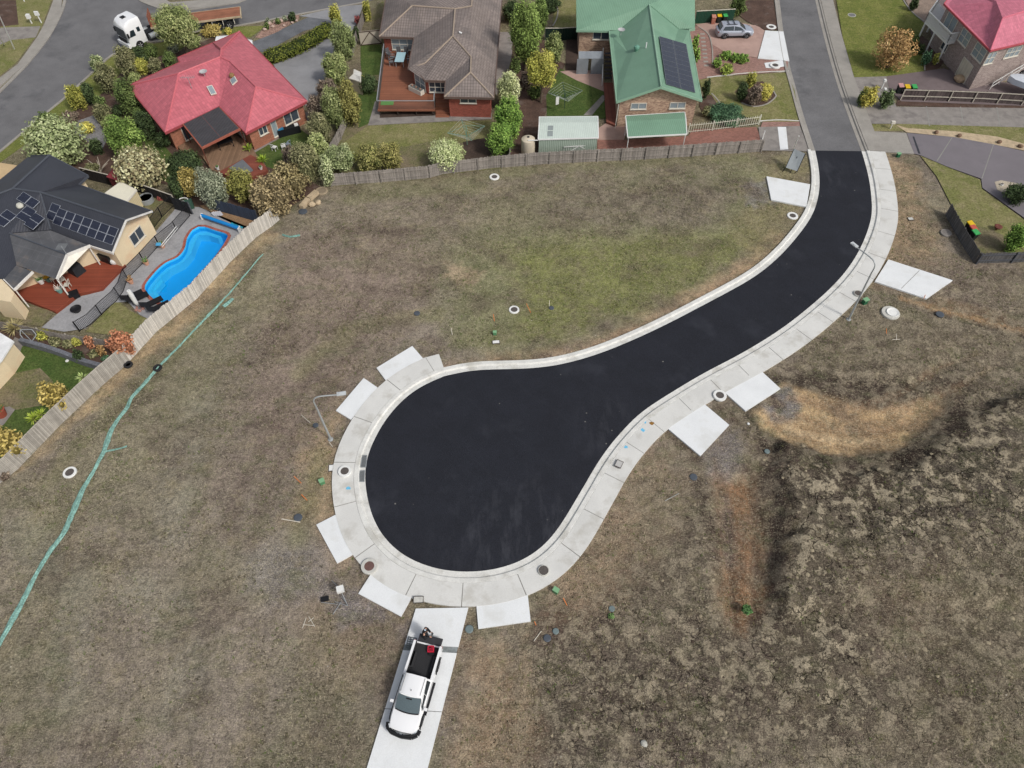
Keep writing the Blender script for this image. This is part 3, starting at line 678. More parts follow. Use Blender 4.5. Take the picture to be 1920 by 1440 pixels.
def plant(px, py, rx, ry, cols, label, name='shrub', cat=None, kind='bush', group=None, leaf=0.105, trunk=0.0,
          dens=0.62, upb=0.25, squash=None, dark=None, cores=True, elong=1.5, inner=0.62):
    """crown seen at bearing px,py with half-extents rx,ry; stands on the ground under its crown"""
    cols = [tuple(0.80*q+0.20*sum(S(*c, k=2.0))/3 for q in S(*c, k=2.0)) for c in cols]
    x, y = G(px, py, 0); D = math.hypot(math.hypot(x, y), CH); s = mpp(px, py, 1.0)
    R = rx*s*(1.05 if kind == 'tree' else 0.98); th = math.atan2(CH, math.hypot(x, y)); sv = D/FPX*1.0
    ryw = ry*sv; q = (ryw**2-(R*math.sin(th))**2)/math.cos(th)**2
    rz = math.sqrt(q) if q > 0 else 0.45*R
    rz = min(max(rz, 0.45*R), 2.6*R)
    if squash: rz = R*squash
    cz = rz*0.92+trunk; x, y = G(px, py, cz)
    root = thing(name, (x, y, 0), label, cat or name.replace('_', ' '), group)
    lob = crown_lobes(R, rz, cz, 'ball' if kind == 'ball' else ('tree' if R > 1.9 or kind == 'tree' else 'bush'), seed=int(px*7+py))
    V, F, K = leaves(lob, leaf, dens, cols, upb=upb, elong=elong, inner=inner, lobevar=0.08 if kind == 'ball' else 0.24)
    if cores:
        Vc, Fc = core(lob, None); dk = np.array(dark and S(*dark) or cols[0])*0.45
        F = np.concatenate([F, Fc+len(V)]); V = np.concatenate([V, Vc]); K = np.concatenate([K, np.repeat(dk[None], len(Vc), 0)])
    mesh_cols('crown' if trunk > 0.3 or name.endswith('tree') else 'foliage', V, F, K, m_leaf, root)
    mb = MB(); tr = max(0.05, R*0.06); top = cz-rz*0.2
    mb.tube([(0, 0, -0.05), (tr*0.6, tr*0.3, top*0.5), (0, 0, top)], [tr*1.4, tr, tr*0.7], 7)
    rr = random.Random(int(px))
    for i in range(4 if R > 1 else 3):
        a = i*1.6+rr.random(); mb.tube([(0, 0, top*0.55), (R*.25*math.cos(a), R*.25*math.sin(a), top*0.85), (R*.5*math.cos(a), R*.5*math.sin(a), cz+rz*0.15)], [tr*0.7, tr*0.5, tr*0.2], 5)
    mb.build('trunk' if trunk > 0.3 or name.endswith('tree') else 'stem', m_bark, root)
    return root
GRN = [(62,76,34), (86,104,46), (112,128,62)]; DK = [(44,58,32), (60,76,40), (78,92,52)]; OLV = [(86,88,52), (112,112,70), (138,132,92)]
BRT = [(78,112,34), (112,146,46), (146,176,66)]; YG = [(112,116,30), (150,148,44), (178,172,60)]; YEL = [(140,132,40), (176,164,48), (200,188,64)]
PALE = [(98,112,64), (138,148,94), (180,184,138)]; GRY = [(96,104,80), (128,134,106), (162,166,136)]; BRN = [(88,74,62), (112,96,80), (138,124,104)]
ORG = [(150,92,58), (172,108,70), (188,132,88)]; AUT = [(134,104,58), (166,126,66), (186,150,88)]; YBR = [(128,112,40), (158,138,56), (178,158,84)]
TAN = [(110,96,64), (146,128,86), (176,156,108)]; FRESH = [(96,110,54), (132,142,76), (162,166,104)]; TEAL = [(50,82,56), (72,106,72), (92,124,88)]
PP = plant
# garden of the red-roofed corner house
PP(331,50,38,31,FRESH,'broad light green tree beside the flatbed truck, hiding the middle of its tray','street_tree','tree',kind='tree',trunk=1.4)
PP(181,118,15,13,PALE,'small pale silvery bush at the bend of the back road, topmost of the verge pair','bush')
PP(198,146,23,24,OLV,'wispy grey green bush on the verge where the back road bends','bush',dens=0.45)
PP(237,116,23,25,OLV,'large olive bush on the verge between the white truck and the yellow green ball bush','bush')
PP(262,103,17,13,DK,'dark low shrub behind the olive bush on the verge','shrub')
PP(283,97,14,13,GRN,'mid green round shrub close behind the truck wheels','shrub')
PP(265,125,14,13,YG,'bright yellow green clipped ball shrub north of the red roof','shrub',kind='ball')
PP(291,125,15,14,OLV,'dull olive shrub right of the yellow green ball shrub','shrub')
PP(318,113,16,14,GRN,'green shrub touching the north edge of the red roof','shrub')
PP(325,91,12,8,GRY,'small silver grey mound under the light green tree','shrub')
PP(360,78,20,10,FRESH,'low light green shrub between the tree and the red roof gable','shrub')
PP(238,182,26,30,GRN,'big deep green bush at the west corner of the red roof','bush')
PP(252,147,14,10,FRESH,'light green leafy top growing behind the west corner of the red roof','shrub')
PP(141,182,20,20,YG,'yellow green bush on the mulch beside the back road','bush')
PP(166,176,14,18,DK,'dark green shrub joined to the yellow green bush','shrub')
PP(187,192,13,11,GRN,'green shrub in the middle of the front mulch bed','shrub')
PP(192,212,20,15,OLV,'spreading olive shrub in the middle of the front mulch bed','shrub')
PP(220,208,13,10,DK,'dark feathery shrub west of the dark ball shrub','shrub')
PP(262,216,14,12,GRN,'dark green ball shrub by the west wall of the red-roofed house','shrub',kind='ball')
PP(130,222,23,10,BRN,'low brown green shrub along the grass verge','shrub')
PP(88,228,24,14,GRN,'low hedge-like shrub on the grass verge of the back road','shrub')
PP(163,240,14,9,YEL,'bright yellow dome shrub on the grey gravel','shrub',kind='ball',leaf=0.12)
PP(131,236,13,6,YBR,'flat yellowish shrub behind the large variegated dome bush','shrub')
PP(105,268,54,37,PALE,'large dome bush with cream variegated leaves behind the dark roof','bush',kind='ball',leaf=0.2)
PP(205,232,18,12,FRESH,'light green rounded shrub, upper one beside the big green mound','shrub')
PP(234,258,36,34,[(78,104,34),(102,128,46),(128,148,62)],'big fresh green mound bush between the two variegated bushes','bush')
PP(272,236,22,24,DK,'dark green shrub with broad leaves beside the white post','shrub')
PP(305,262,15,14,DK,'dark green shrub at the corner post of the covered deck','shrub')
PP(180,275,14,14,DK,'shaded shrub right of the largest variegated dome','shrub')
PP(262,316,46,34,[(104,90,62),(142,136,92),(184,182,138)],'large dome bush with cream leaves and brown twigs by the red shed','bush',kind='ball',leaf=0.2)
PP(345,306,38,12,DK,'long dark hedge below the red-roofed house deck','hedge')
PP(172,318,17,12,OLV,'thin olive shrub beside the dead branches','shrub')
PP(357,342,25,26,YBR,'yellow and brown bush on the boundary left of the pale grey bush','bush')
PP(330,352,14,22,DK,'dark leafy shrub behind the timber lattice fence','shrub')
PP(397,354,31,36,GRY,'pale silver grey bush behind the pool yard fence','bush')
PP(452,348,29,30,[(92,92,34),(124,122,46),(150,146,66)],'green and mustard bush behind the pool yard fence','bush')
PP(508,368,44,38,TAN,'wide straw-coloured thorny bush at the end of the pale paling fence','bush',dens=0.5,leaf=0.15)
PP(540,340,40,34,[(104,92,56),(134,120,74),(160,146,98)],'tan and olive bush between the straw bush and the garden trees','bush',dens=0.5,leaf=0.15)
PP(574,308,30,36,OLV,'olive tree rising over the corner of the back fence','garden_tree','tree',kind='tree')
PP(548,296,20,24,BRN,'brownish green tree beside the small lawn with white chairs','garden_tree','tree',kind='tree')
PP(596,276,22,26,FRESH,'light green tree leaning over the boundary by the red roof corner','garden_tree','tree',kind='tree')
PP(638,296,28,26,PALE,'bushy cream green tree crown at the paling fence, right-hand clump','garden_tree','tree',kind='tree')
PP(603,282,16,18,PALE,'bushy cream green crown at the paling fence, left-hand clump','garden_tree','tree',kind='tree')
PP(612,320,15,30,PALE,'trailing cream green bush hanging over the end of the paling fence','bush')
PP(690,296,32,26,[(86,92,38),(116,116,52),(150,142,78)],'round green and bronze bush inside the long fence, left half of a pair','bush')
PP(732,292,27,25,[(96,96,38),(132,126,58),(158,148,84)],'round green and bronze bush inside the long fence, right half of a pair','bush')
PP(836,291,34,27,[(112,130,66),(158,170,104),(192,198,144)],'perfectly round pale lime bush overhanging the long fence','bush',kind='ball')
# row between the driveway and the grey-tiled house
PP(628,31,13,20,YG,'yellow green bush at the far end of the concrete driveway','bush')
PP(688,20,10,17,YG,'yellow green bush beside the far gate post','bush')
PP(670,38,7,8,[(110,50,48),(140,66,62)],'small dark red leaved shrub on the driveway edge','shrub')
PP(643,78,23,32,[(86,98,50),(116,128,70),(148,156,98)],'tall light green tree nearest the far end of the fence row','garden_tree','tree',kind='tree')
PP(668,62,8,10,DK,'small dark shrub against the side fence','shrub')
PP(627,130,26,28,FRESH,'light green tree in the row beside the white garden hut','garden_tree','tree',kind='tree')
PP(614,172,22,22,BRN,'grey brown tree in the row by the red roof corner','garden_tree','tree',kind='tree')
PP(655,194,21,40,[(92,90,36),(122,118,50),(150,144,74)],'tall mustard green tree below the white garden hut','garden_tree','tree',kind='tree')
PP(626,204,24,36,[(92,104,52),(124,132,74),(150,156,98)],'tall mid green tree beside the mustard tree','garden_tree','tree',kind='tree')
PP(592,205,18,24,BRN,'brownish tree touching the east corner of the red roof','garden_tree','tree',kind='tree')
PP(598,242,24,28,OLV,'olive brown tree beside the timber screen end','garden_tree','tree',kind='tree')
PP(690,158,19,16,DK,'dark green ball shrub on the lawn strip by the deck','shrub',kind='ball')
PP(679,150,9,8,YEL,'yellow leaved shrub next to the white garden hut','shrub')
# rock garden
PP(548,31,9,8,DK,'dark round shrub at the end of the rock garden','shrub')
PP(521,40,6,5,GRN,'tiny green shrub in the middle of the rock garden','shrub')
PP(500,49,6,6,GRN,'tiny dark shrub at the lawn end of the rock garden','shrub')
PP(534,35,6,5,GRY,'tiny silver shrub in the rock garden','shrub')
PP(502,38,5,4,GRY,'small grey tussock on the truck side of the rock garden','shrub')
PP(398,57,22,10,YBR,'golden green hedge shrub between trailer and red roof','shrub')
PP(428,58,8,6,YEL,'bright yellow shrub behind the white car','shrub')
# between grey-tiled and green-roofed houses
PP(986,62,30,48,[(84,104,38),(116,138,54),(150,170,82)],'tall bright green tree between the two middle houses','garden_tree','tree',kind='tree',trunk=1)
PP(1013,30,16,28,[(72,92,36),(98,120,48),(126,148,68)],'narrow green tree at the back of the tall bright one','garden_tree','tree',kind='tree')
PP(1038,92,18,26,FRESH,'light green tree right of the tall bright green tree','garden_tree','tree',kind='tree')
PP(992,108,14,20,GRN,'dark green tree under the tall bright green tree','garden_tree','tree',kind='tree')
PP(967,124,12,14,GRN,'small dark green bush on the narrow side path','bush')
PP(960,22,20,18,DK,'dark tree at the top of the side path','garden_tree','tree',kind='tree')
PP(1030,8,24,14,DK,'dark tree mass behind the narrow green tree','garden_tree','tree',kind='tree')
PP(1016,130,30,30,[(130,132,34),(164,160,46),(186,178,70)],'yellow crowned gum tree with a bare pale trunk','gum_tree','tree',kind='tree',trunk=2.0,dens=0.5)
PP(985,152,14,16,BRN,'brownish bush behind the gum tree trunk','bush')
PP(1003,172,16,14,GRN,'shaded green bush below the yellow gum tree','bush')
PP(953,170,23,32,[(132,142,84),(172,178,116),(200,202,150)],'cream green column tree beside the grey-tiled house','garden_tree','tree',kind='tree')
PP(952,222,27,38,BRT,'bright green dense tree below the cream green column','garden_tree','tree',kind='tree')
PP(938,262,29,30,BRT,'bright green bush nearest the rotary clothesline','bush')
# green-roofed house garden
PP(1304,82,8,14,BRT,'low bright hedge along the green-roofed house, far half','hedge')
PP(1306,104,8,12,BRT,'low bright hedge along the green-roofed house, near half','hedge')
G_TUFT = 'grassy clumps beside the paved entry'
PP(1362,103,13,8,BRT,'grassy green clump at the left end of the entry strip','clump_plant','plant',group=G_TUFT)
PP(1379,108,12,8,BRT,'grassy green clump in the middle of the entry strip','clump_plant','plant',group=G_TUFT)
PP(1395,110,13,9,BRT,'grassy green clump nearest the white apron','clump_plant','plant',group=G_TUFT)
PP(1345,118,10,9,BRT,'lone grassy clump closest to the stepping stones','clump_plant','plant',group=G_TUFT)
PP(1364,130,15,10,[(104,124,34),(142,160,46),(172,186,70)],'largest yellow green grassy clump beside the lawn','clump_plant','plant',group=G_TUFT)
PP(1409,149,12,13,YG,'yellow green cone shrub at the back of the island bed','shrub')
PP(1392,172,13,16,DK,'dark feathery shrub on the left of the island bed','shrub')
PP(1416,180,16,17,BRN,'purplish brown shrub in the centre of the island bed','shrub')
PP(1435,173,14,14,YEL,'bright yellow shrub on the right of the island bed','shrub',kind='ball')
PP(1324,167,9,18,DK,'dark hedge shrub at the corner of the green roof','hedge')
PP(1363,213,42,10,TEAL,'flat blue green ground-cover juniper along the picket fence','juniper','shrub',squash=0.25)
PP(1325,209,10,10,OLV,'small olive shrub at the end of the picket fence','shrub')
PP(1384,11,18,17,GRN,'green shrub beside the green steel fence and the wheelie bins','shrub')
# east side
PP(1678,92,37,31,[(136,104,58),(160,124,66),(174,142,90)],'golden orange autumn tree on the big lawn below the balcony','autumn_tree','tree',kind='tree',dens=0.5,leaf=0.15,cores=False)
PP(1714,78,12,11,GRN,'green shrub at the lawn edge below the balcony','shrub')
PP(1727,92,10,8,DK,'dark shrub under the balcony posts','shrub')
PP(1738,108,11,12,TEAL,'rounded dark green shrub in the kerbed bed','shrub')
PP(1755,111,7,9,YG,'yellow green shrub by the balcony corner post','shrub')
PP(1714,8,10,10,DK,'dark shrub at the top of the kerbed gravel bed','shrub')
PP(1630,181,19,18,YEL,'yellow shrub in the oval bed between the driveways','shrub')
PP(1616,184,9,14,GRN,'green shrub left of the yellow one in the oval bed','shrub')
PP(1662,186,16,16,[(66,82,46),(90,106,62),(120,134,92)],'dark green shrub right of the yellow one in the oval bed','shrub')
PP(1907,446,24,24,BRT,'bright green shrub behind the leaning grey fence','shrub')
PP(1908,364,28,16,DK,'dark clipped mound beside the gravel circle','shrub')
# lower left garden
PP(227,646,27,27,ORG,'orange red autumn shrub at the pale fence','autumn_shrub','shrub',leaf=0.14)
PP(103,744,28,30,YBR,'yellow and brown autumn shrub against the pale fence','autumn_shrub','shrub',leaf=0.14,dens=0.5)
PP(17,832,31,30,YBR,'golden shrub at the left edge against the pale fence','autumn_shrub','shrub',leaf=0.15)
PP(79,628,15,10,YG,'yellow green shrub on the terrace bed','shrub')
PP(104,640,16,9,OLV,'olive shrub in the middle of the terrace bed','shrub')
PP(144,641,9,8,YG,'mustard coloured ball shrub on the terrace bed','shrub',kind='ball')
PP(147,668,11,14,DK,'dark green shrub spilling over the stone wall','shrub')
PP(167,642,10,13,ORG,'dry orange shrub on the terrace bed','shrub',dens=0.45)
PP(189,657,9,12,AUT,'dry golden fern beside the orange red shrub','shrub',dens=0.45)
PP(127,645,12,9,OLV,'low olive shrub left of the mustard ball','shrub')
PP(176,663,14,8,OLV,'low green brown shrub behind the stone wall','shrub')
PP(197,672,8,6,TEAL,'blue green succulent at the end of the stone wall','shrub')
PP(8,571,14,10,DK,'dark hedge piece at the left edge beside the red deck','hedge')
PP(28,580,10,9,DK,'dark shrub on the grass by the red deck steps','shrub')
PP(300,372,7,5,[(130,60,50),(160,80,70)],'small reddish plant beside the round steel bed','shrub')
def spiky(px, py, R, label, cols, n=60, name='spiky_plant', group=None, h=0.5):
    x, y = G(px, py, 0.3); root = thing(name, (x, y, 0), label, 'spiky plant', group)
    V = []; K = []; cc = [np.array(S(*c, k=1.5)) for c in cols]
    for i in range(n):
        a = RNG.random()*6.28; el = RNG.uniform(0.15, 1.45); L = R*RNG.uniform(0.7, 1.05); d = np.array([math.cos(a)*math.cos(el), math.sin(a)*math.cos(el), math.sin(el)])
        s = np.array([-math.sin(a), math.cos(a), 0])*0.035*max(1, R); b = np.array([0, 0, h]); m_ = b+d*L*0.55; t = b+d*L-np.array([0, 0, L*0.12])
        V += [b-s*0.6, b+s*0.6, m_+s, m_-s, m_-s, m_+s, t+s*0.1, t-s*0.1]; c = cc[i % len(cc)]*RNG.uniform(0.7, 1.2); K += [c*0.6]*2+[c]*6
    V = np.array(V); mesh_cols('leaves', V, np.arange(len(V)).reshape(-1, 4), np.array(K), m_leaf, root)
    MB().tube([(0, 0, 0), (0, 0, h+0.1)], [0.12, 0.09], 7).build('stem', m_bark, root); return root
spiky(66,789,0.75,'lime green spiky yucca by the pale fence, left one of the touching pair',[(130,150,50),(176,190,90)],70)
spiky(80,781,0.65,'lime green spiky yucca by the pale fence, right one of the touching pair',[(130,150,50),(176,190,90)],60)
spiky(158,712,0.62,'pale green spiky yucca on its own at the fence',[(140,160,90),(190,204,140)],60)
spiky(467,283,0.8,'lime green cordyline in the deck planter',[(120,150,40),(160,180,70)],60)
spiky(494,304,0.8,'lime green cordyline at the corner of the red deck',[(120,150,40),(160,180,70)],60)
spiky(30,620,1.1,'clump of straw-coloured ornamental grass by the grey path',[(150,140,96),(176,164,120)],90,'ornamental_grass')
# clipped hedge along the concrete driveway
def hedge(px_line, w, h, cols, label):
    l = pts(px_line, h*0.5); c = np.mean(l, 0); root = thing('clipped_hedge', (c[0], c[1], 0), label, 'hedge')
    lob = []; 
    for q in crom(l, w*0.28): lob.append((q[0]-c[0], q[1]-c[1], h*0.52, w*0.56, h*0.52))
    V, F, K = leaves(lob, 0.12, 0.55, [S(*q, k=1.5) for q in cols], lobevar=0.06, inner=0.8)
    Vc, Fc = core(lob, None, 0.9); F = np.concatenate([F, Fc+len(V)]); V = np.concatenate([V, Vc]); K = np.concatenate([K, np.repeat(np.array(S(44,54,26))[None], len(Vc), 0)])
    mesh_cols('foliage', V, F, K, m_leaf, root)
hedge([(508,106),(540,95),(580,76),(612,56)], 1.7, 1.5, [(72,84,32),(98,106,44),(122,126,60)], 'long clipped hedge curving along the concrete driveway')
# yellow gum's bare forked trunk seen in front of its crown
def bare(px, py, top, label):
    b = P(px, py, 0); root = thing('bare_branches', b, label, 'dead branches'); mb = MB()
    rr = random.Random(3)
    for i in range(9):
        a = rr.uniform(0, 6.28); L = rr.uniform(0.9, 1.8)
        p1 = Vector((math.cos(a)*L*.4, math.sin(a)*L*.4, L*.5)); p2 = p1+Vector((math.cos(a+.4)*L*.5, math.sin(a+.4)*L*.5, L*.3))
        mb.tube([(0, 0, 0), p1, p2], [0.07, 0.05, 0.02], 6)
    mb.build('branches', mat('dead_wood', S(176,166,150), var=0.2), root)
bare(188,325,0,'pale dead branches beside the cream roofed shed and red hut')
# ---------------------------------------------------------------- yards, drives, paths (flat sheets, each a few mm above the last)
zc = [0.010]
def yard(name, poly_px, m, z=None, skirt=0.0, holes=()):
    if z is None: zc[0] += 0.002; z = zc[0]
    return struct(name, pts(poly_px, z), z, m, skirt, holes)
# back road (north-west)
yard('back_road', [(128,-30),(125,0),(117,27),(92,73),(52,123),(0,175),(-60,225),(-60,330),(0,283),(62,231),(121,183),(146,160),(173,135),(208,104),(246,87),(277,78),(306,76),(380,56),(438,49),(557,27),(682,4),(760,-14),(760,-40),(470,-40),(450,6),(400,14),(340,22),(312,21),(277,10),(258,0),(250,-30)], m_oldasph, 0.06)
def kerb_line(name, l_px, w, h, m, lz=0.0):
    l = crom(pts(l_px), 0.8); return strip(l, [(0, -0.05), (0, h), (w, h), (w, -0.05)], name, m)
kerb_line('back_road_kerb', [(128,-30),(125,0),(117,27),(92,73),(52,123),(0,175),(-60,225)], 0.35*(-1), 0.14, m_oldconc)
yard('back_footpath', [(100,-30),(118,-30),(114,25),(88,70),(48,119),(-60,214),(-60,196),(0,145),(33,120),(69,70),(83,45),(100,0)], m_oldconc, 0.13, 0.2)
yard('far_footpath', [(262,-2),(277,8),(312,18),(400,11),(450,2),(458,-6),(430,-8),(398,-2),(320,4),(300,-6),(262,-20)], m_oldconc, 0.13, 0.2)
kerb_line('far_kerb', [(250,-14),(258,0),(277,10),(312,21),(340,22),(400,14),(450,6),(476,-6)], 0.3, 0.15, m_oldconc)
kerb_line('verge_kerb', [(-60,330),(0,283),(62,231),(121,183),(146,160),(173,135),(208,104),(246,87),(277,78),(306,76),(380,56),(438,49),(557,27),(682,4)], -0.25, 0.09, m_oldconc)
yard('verge_lawn', [(-60,340),(0,285),(62,233),(121,186),(146,163),(173,138),(208,107),(246,90),(306,79),(400,56),(440,70),(470,70),(500,48),(438,50),(380,58),(330,100),(230,170),(200,200),(130,215),(60,262),(0,305),(-60,352)], m_lawn)
yard('corner_lawn', [(-60,150),(-60,-30),(98,-30),(97,0),(80,46),(66,70),(30,118),(0,142)], m_lawn2)
yard('corner_path', [(-60,52),(0,52),(76,49),(67,70),(20,75),(0,84),(-60,98)], m_oldconc2)
yard('corner_garden_bed', [(-10,0),(30,0),(33,30),(35,46),(0,50),(-10,50)], m_mulch)
# garden of the corner house
yard('mulch_bed', [(60,262),(130,218),(150,200),(200,170),(235,125),(280,110),(340,95),(400,70),(450,72),(330,140),(250,160),(300,250),(330,260),(400,320),(480,320),(520,300),(600,350),(500,420),(360,385),(330,350),(240,330),(160,330),(100,290),(60,290)], m_mulch)
yard('grey_gravel_patch', [(118,236),(150,225),(175,216),(192,240),(200,262),(190,285),(160,262),(140,250)], m_gravel)
yard('side_lawn', [(270,262),(300,262),(330,300),(352,330),(320,345),(290,330),(280,290)], m_lawn4)
yard('small_back_lawn', [(478,286),(560,240),(580,255),(560,300),(520,320),(500,312)], m_lawn4)
yard('paver_edge', [(455,252),(478,286),(578,226),(590,205),(560,215)], m_oldconc2)
m_deck = mat('timber_deck', S(150,120,96), rough=0.8, var=0.12, scale=0.8, pattern='planks', period=0.14, amt=0.25, axis=0)
m_reddeck = mat('red_stained_deck', S(146,82,66), rough=0.75, var=0.1, scale=0.8, pattern='planks', period=0.14, amt=0.22, axis=1)
m_browndeck = mat('brown_stained_deck', S(152,98,74), rough=0.7, var=0.14, scale=0.5, pattern='planks', period=0.14, amt=0.18, axis=1)
MB().prism(pts([(318,254),(342,236),(412,238),(468,268),(487,300),(410,322),(396,318),(378,292),(345,290)], 0.35), 0.0, 0.35).build('timber_deck_floor', m_deck, kind='structure')
MB().prism(pts([(410,322),(470,290),(490,300),(502,318),(452,340)], 0.45), 0.0, 0.45).build('red_deck_floor', m_reddeck, kind='structure')
yard('concrete_driveway', [(682,8),(640,12),(560,30),(640,40),(610,62),(560,90),(512,120),(540,165),(575,200),(590,190),(600,170),(612,140),(625,105),(650,72),(668,45)], mat('driveway_concrete', S(152,152,154), rough=0.85, var=0.16, scale=0.3, fine=0.08, stain=(S(122,124,128),0.35,0.52,0.6)), 0.05)
yard('dark_gravel_drive', [(470,80),(500,68),(560,40),(612,18),(625,20),(622,44),(570,58),(520,85),(492,98),(478,92)], mat('stained_gravel', S(112,114,118), rough=0.95, var=0.25, scale=0.5, fine=0.25))
yard('rock_garden_bed', [(478,70),(498,50),(540,28),(562,26),(560,36),(520,60),(490,72)], mat('rock_bed', S(160,130,116), rough=0.95, var=0.3, scale=1.5, fine=0.4, fscale=6))
# grey-tiled house yard
yard('long_back_lawn', [(622,349),(600,300),(640,240),(680,150),(695,60),(700,20),(718,0),(726,40),(712,190),(690,234),(921,224),(930,200),(945,315),(640,349)], m_lawn3)
yard('mid_lawn', [(690,236),(920,226),(925,250),(880,270),(820,262),(760,275),(700,270),(670,300),(640,270)], m_lawn2)
yard('upper_side_lawn', [(676,84),(714,84),(716,100),(712,140),(680,142),(676,120)], m_lawn4)
yard('lower_side_lawn', [(672,170),(708,172),(702,215),(690,232),(672,240)], m_lawn4)
yard('garden_path', [(703,190),(712,190),(712,221),(922,212),(922,223),(690,235)], m_oldconc2, 0.05)
yard('dark_planter_soil', [(712,212),(815,206),(815,216),(712,221)], m_soil, 0.055)
yard('vegetable_bed', [(868,266),(912,258),(935,270),(910,302),(872,304)], m_soil)
yard('side_path', [(935,60),(962,60),(960,100),(950,150),(930,180),(925,150)], m_oldconc2)
yard('side_garden_soil', [(962,60),(1000,40),(1040,110),(1060,120),(1050,140),(1020,220),(1010,300),(955,305),(955,200)], m_mulch)
yard('far_yard_lawn', [(1040,0),(1082,0),(1082,55),(1052,58),(1036,50)], m_lawn2)
# green-roofed house yard
yard('clothesline_lawn', [(1050,128),(1132,172),(1136,222),(1026,222),(1024,180)], m_lawn4)
yard('clothesline_lawn_path', [(1094,216),(1130,178),(1138,182),(1110,216)], m_oldconc2)
yard('paved_yard', [(1050,134),(1085,130),(1130,134),(1134,172),(1080,150)], m_pinkpave)
yard('dark_yard_bed', [(1062,74),(1084,74),(1084,132),(1060,132)], m_soil)
MB().prism(pts([(1132,155),(1150,155),(1158,225),(1154,235),(1137,228)], 0.3), 0, 0.3).build('red_porch_floor', mat('red_porch', S(140,84,70), pattern='planks', period=0.14, amt=0.2, axis=0), kind='structure')
yard('red_paved_drive', [(1120,262),(1175,262),(1290,255),(1300,242),(1418,238),(1428,262),(1300,278),(1120,290)], mat('red_paving_drive', S(160,112,98), rough=0.85, var=0.12, scale=0.4, pattern='brick', period=0.12, bw=0.24, fine=0.06, stain=(S(140,108,100),0.4,0.55,0.4)))
yard('paved_strip', [(1150,222),(1180,236),(1170,262),(1120,262),(1122,240)], m_pinkpave)
yard('crazy_paved_entry', [(1285,52),(1312,48),(1330,50),(1360,95),(1415,108),(1478,112),(1476,133),(1420,138),(1340,142),(1310,150),(1300,120)], m_brickpave)
yard('pink_driveway', [(1304,46),(1330,42),(1345,35),(1420,48),(1435,58),(1420,108),(1360,98),(1334,82),(1328,62)], m_pinkpave)
yard('white_driveway_apron', [(1435,57),(1469,59),(1480,114),(1421,109)], m_white, 0.145, 0.2)
yard('white_manhole_apron', [(1433,118),(1472,112),(1474,124),(1448,128),(1436,127)], m_white, 0.1)
yard('bark_bed', [(1378,22),(1395,0),(1450,0),(1460,56),(1436,56),(1400,40)], m_mulch)
yard('front_lawn', [(1310,150),(1340,144),(1476,136),(1490,170),(1500,228),(1430,228),(1360,208),(1330,190),(1318,170)], m_lawn2)
yard('island_bed', [(1378,172),(1390,158),(1430,152),(1450,172),(1455,180),(1438,196),(1412,201),(1388,192)], m_mulch)
yard('small_corner_bed', [(1312,180),(1334,178),(1352,205),(1320,215),(1312,200)], m_mulch)
yard('pink_threshold_strip', [(1430,228),(1499,228),(1500,236),(1426,238)], m_brickpave, 0.1)
yard('neighbour_apron', [(1422,238),(1500,236),(1518,284),(1428,282)], m_oldconc2, 0.09)
yard('white_patch_strip', [(1458,238),(1474,238),(1478,280),(1463,281)], m_white, 0.10)
def border(name, l_px, w, h, m): return strip(crom(pts(l_px), 0.5), [(-w/2, 0), (-w/2, h), (w/2, h), (w/2, 0)], name, m)
border('island_edging', [(1390,194),(1412,201),(1438,196),(1455,181),(1450,172)], 0.15, 0.12, m_oldconc)
border('lawn_edging', [(1334,176),(1348,192),(1354,208)], 0.15, 0.1, m_oldconc)
border('entry_edging', [(1310,52),(1328,66),(1335,92),(1336,124)], 0.14, 0.12, m_oldconc)
border('lawn_white_edging', [(1325,146),(1400,138),(1478,134)], 0.1, 0.1, m_kerb)
border('verge_white_edging', [(1425,228),(1460,226),(1501,228)], 0.12, 0.1, m_kerb)
border('far_edging', [(1040,0),(1046,22),(1042,40),(1036,50)], 0.14, 0.12, m_oldconc)
# east side
yard('big_front_lawn', [(1563,-30),(1680,-30),(1694,0),(1712,25),(1733,42),(1728,66),(1712,86),(1733,105),(1735,133),(1662,143),(1602,145),(1580,69)], m_lawn)
yard('kerbed_gravel_bed', [(1692,-10),(1790,-10),(1760,30),(1735,45),(1712,25)], mat('bed_gravel', S(150,132,118), var=0.2, fine=0.3, fscale=8))
yard('kerbed_garden_bed', [(1728,66),(1760,90),(1775,110),(1760,128),(1735,133),(1733,105),(1712,86)], m_mulch)
yard('dark_side_drive', [(1740,40),(1760,-10),(1800,-10),(1840,160),(1780,130),(1750,80)], m_purple)
border('bed_edging', [(1690,-4),(1700,12),(1714,28),(1733,42)], 0.16, 0.14, m_oldconc)
border('bed_edging_lower', [(1704,84),(1722,92),(1732,108),(1733,134)], 0.14, 0.14, m_oldconc)
yard('concrete_apron', [(1599,145),(1662,143),(1668,170),(1683,205),(1688,232),(1634,232),(1612,180)], m_oldconc2, 0.11)
yard('purple_driveway', [(1662,143),(1735,133),(1770,128),(1830,150),(1960,160),(1960,200),(1690,190),(1668,168)], m_purple)
yard('wet_patch', [(1756,136),(1790,128),(1815,140),(1820,160),(1790,168),(1762,160)], mat('wet_concrete', S(88,76,76), rough=0.5, var=0.2), 0.052)
yard('fence_strip_soil', [(1683,186),(1960,200),(1960,206),(1680,198)], m_mulch, 0.054)
yard('concrete_strip_driveway', [(1680,200),(1960,203),(1960,240),(1688,232)], m_oldconc2, 0.06)
for i, xx in enumerate((1736, 1800, 1868)):
    yard('driveway_joint', [(xx,199+i),(xx+2,199+i),(xx+8,236),(xx+6,236)], m_joint, 0.066)
yard('strip_lawn', [(1630,230),(1960,240),(1960,290),(1860,262),(1740,244),(1640,246)], m_lawn2, 0.05)
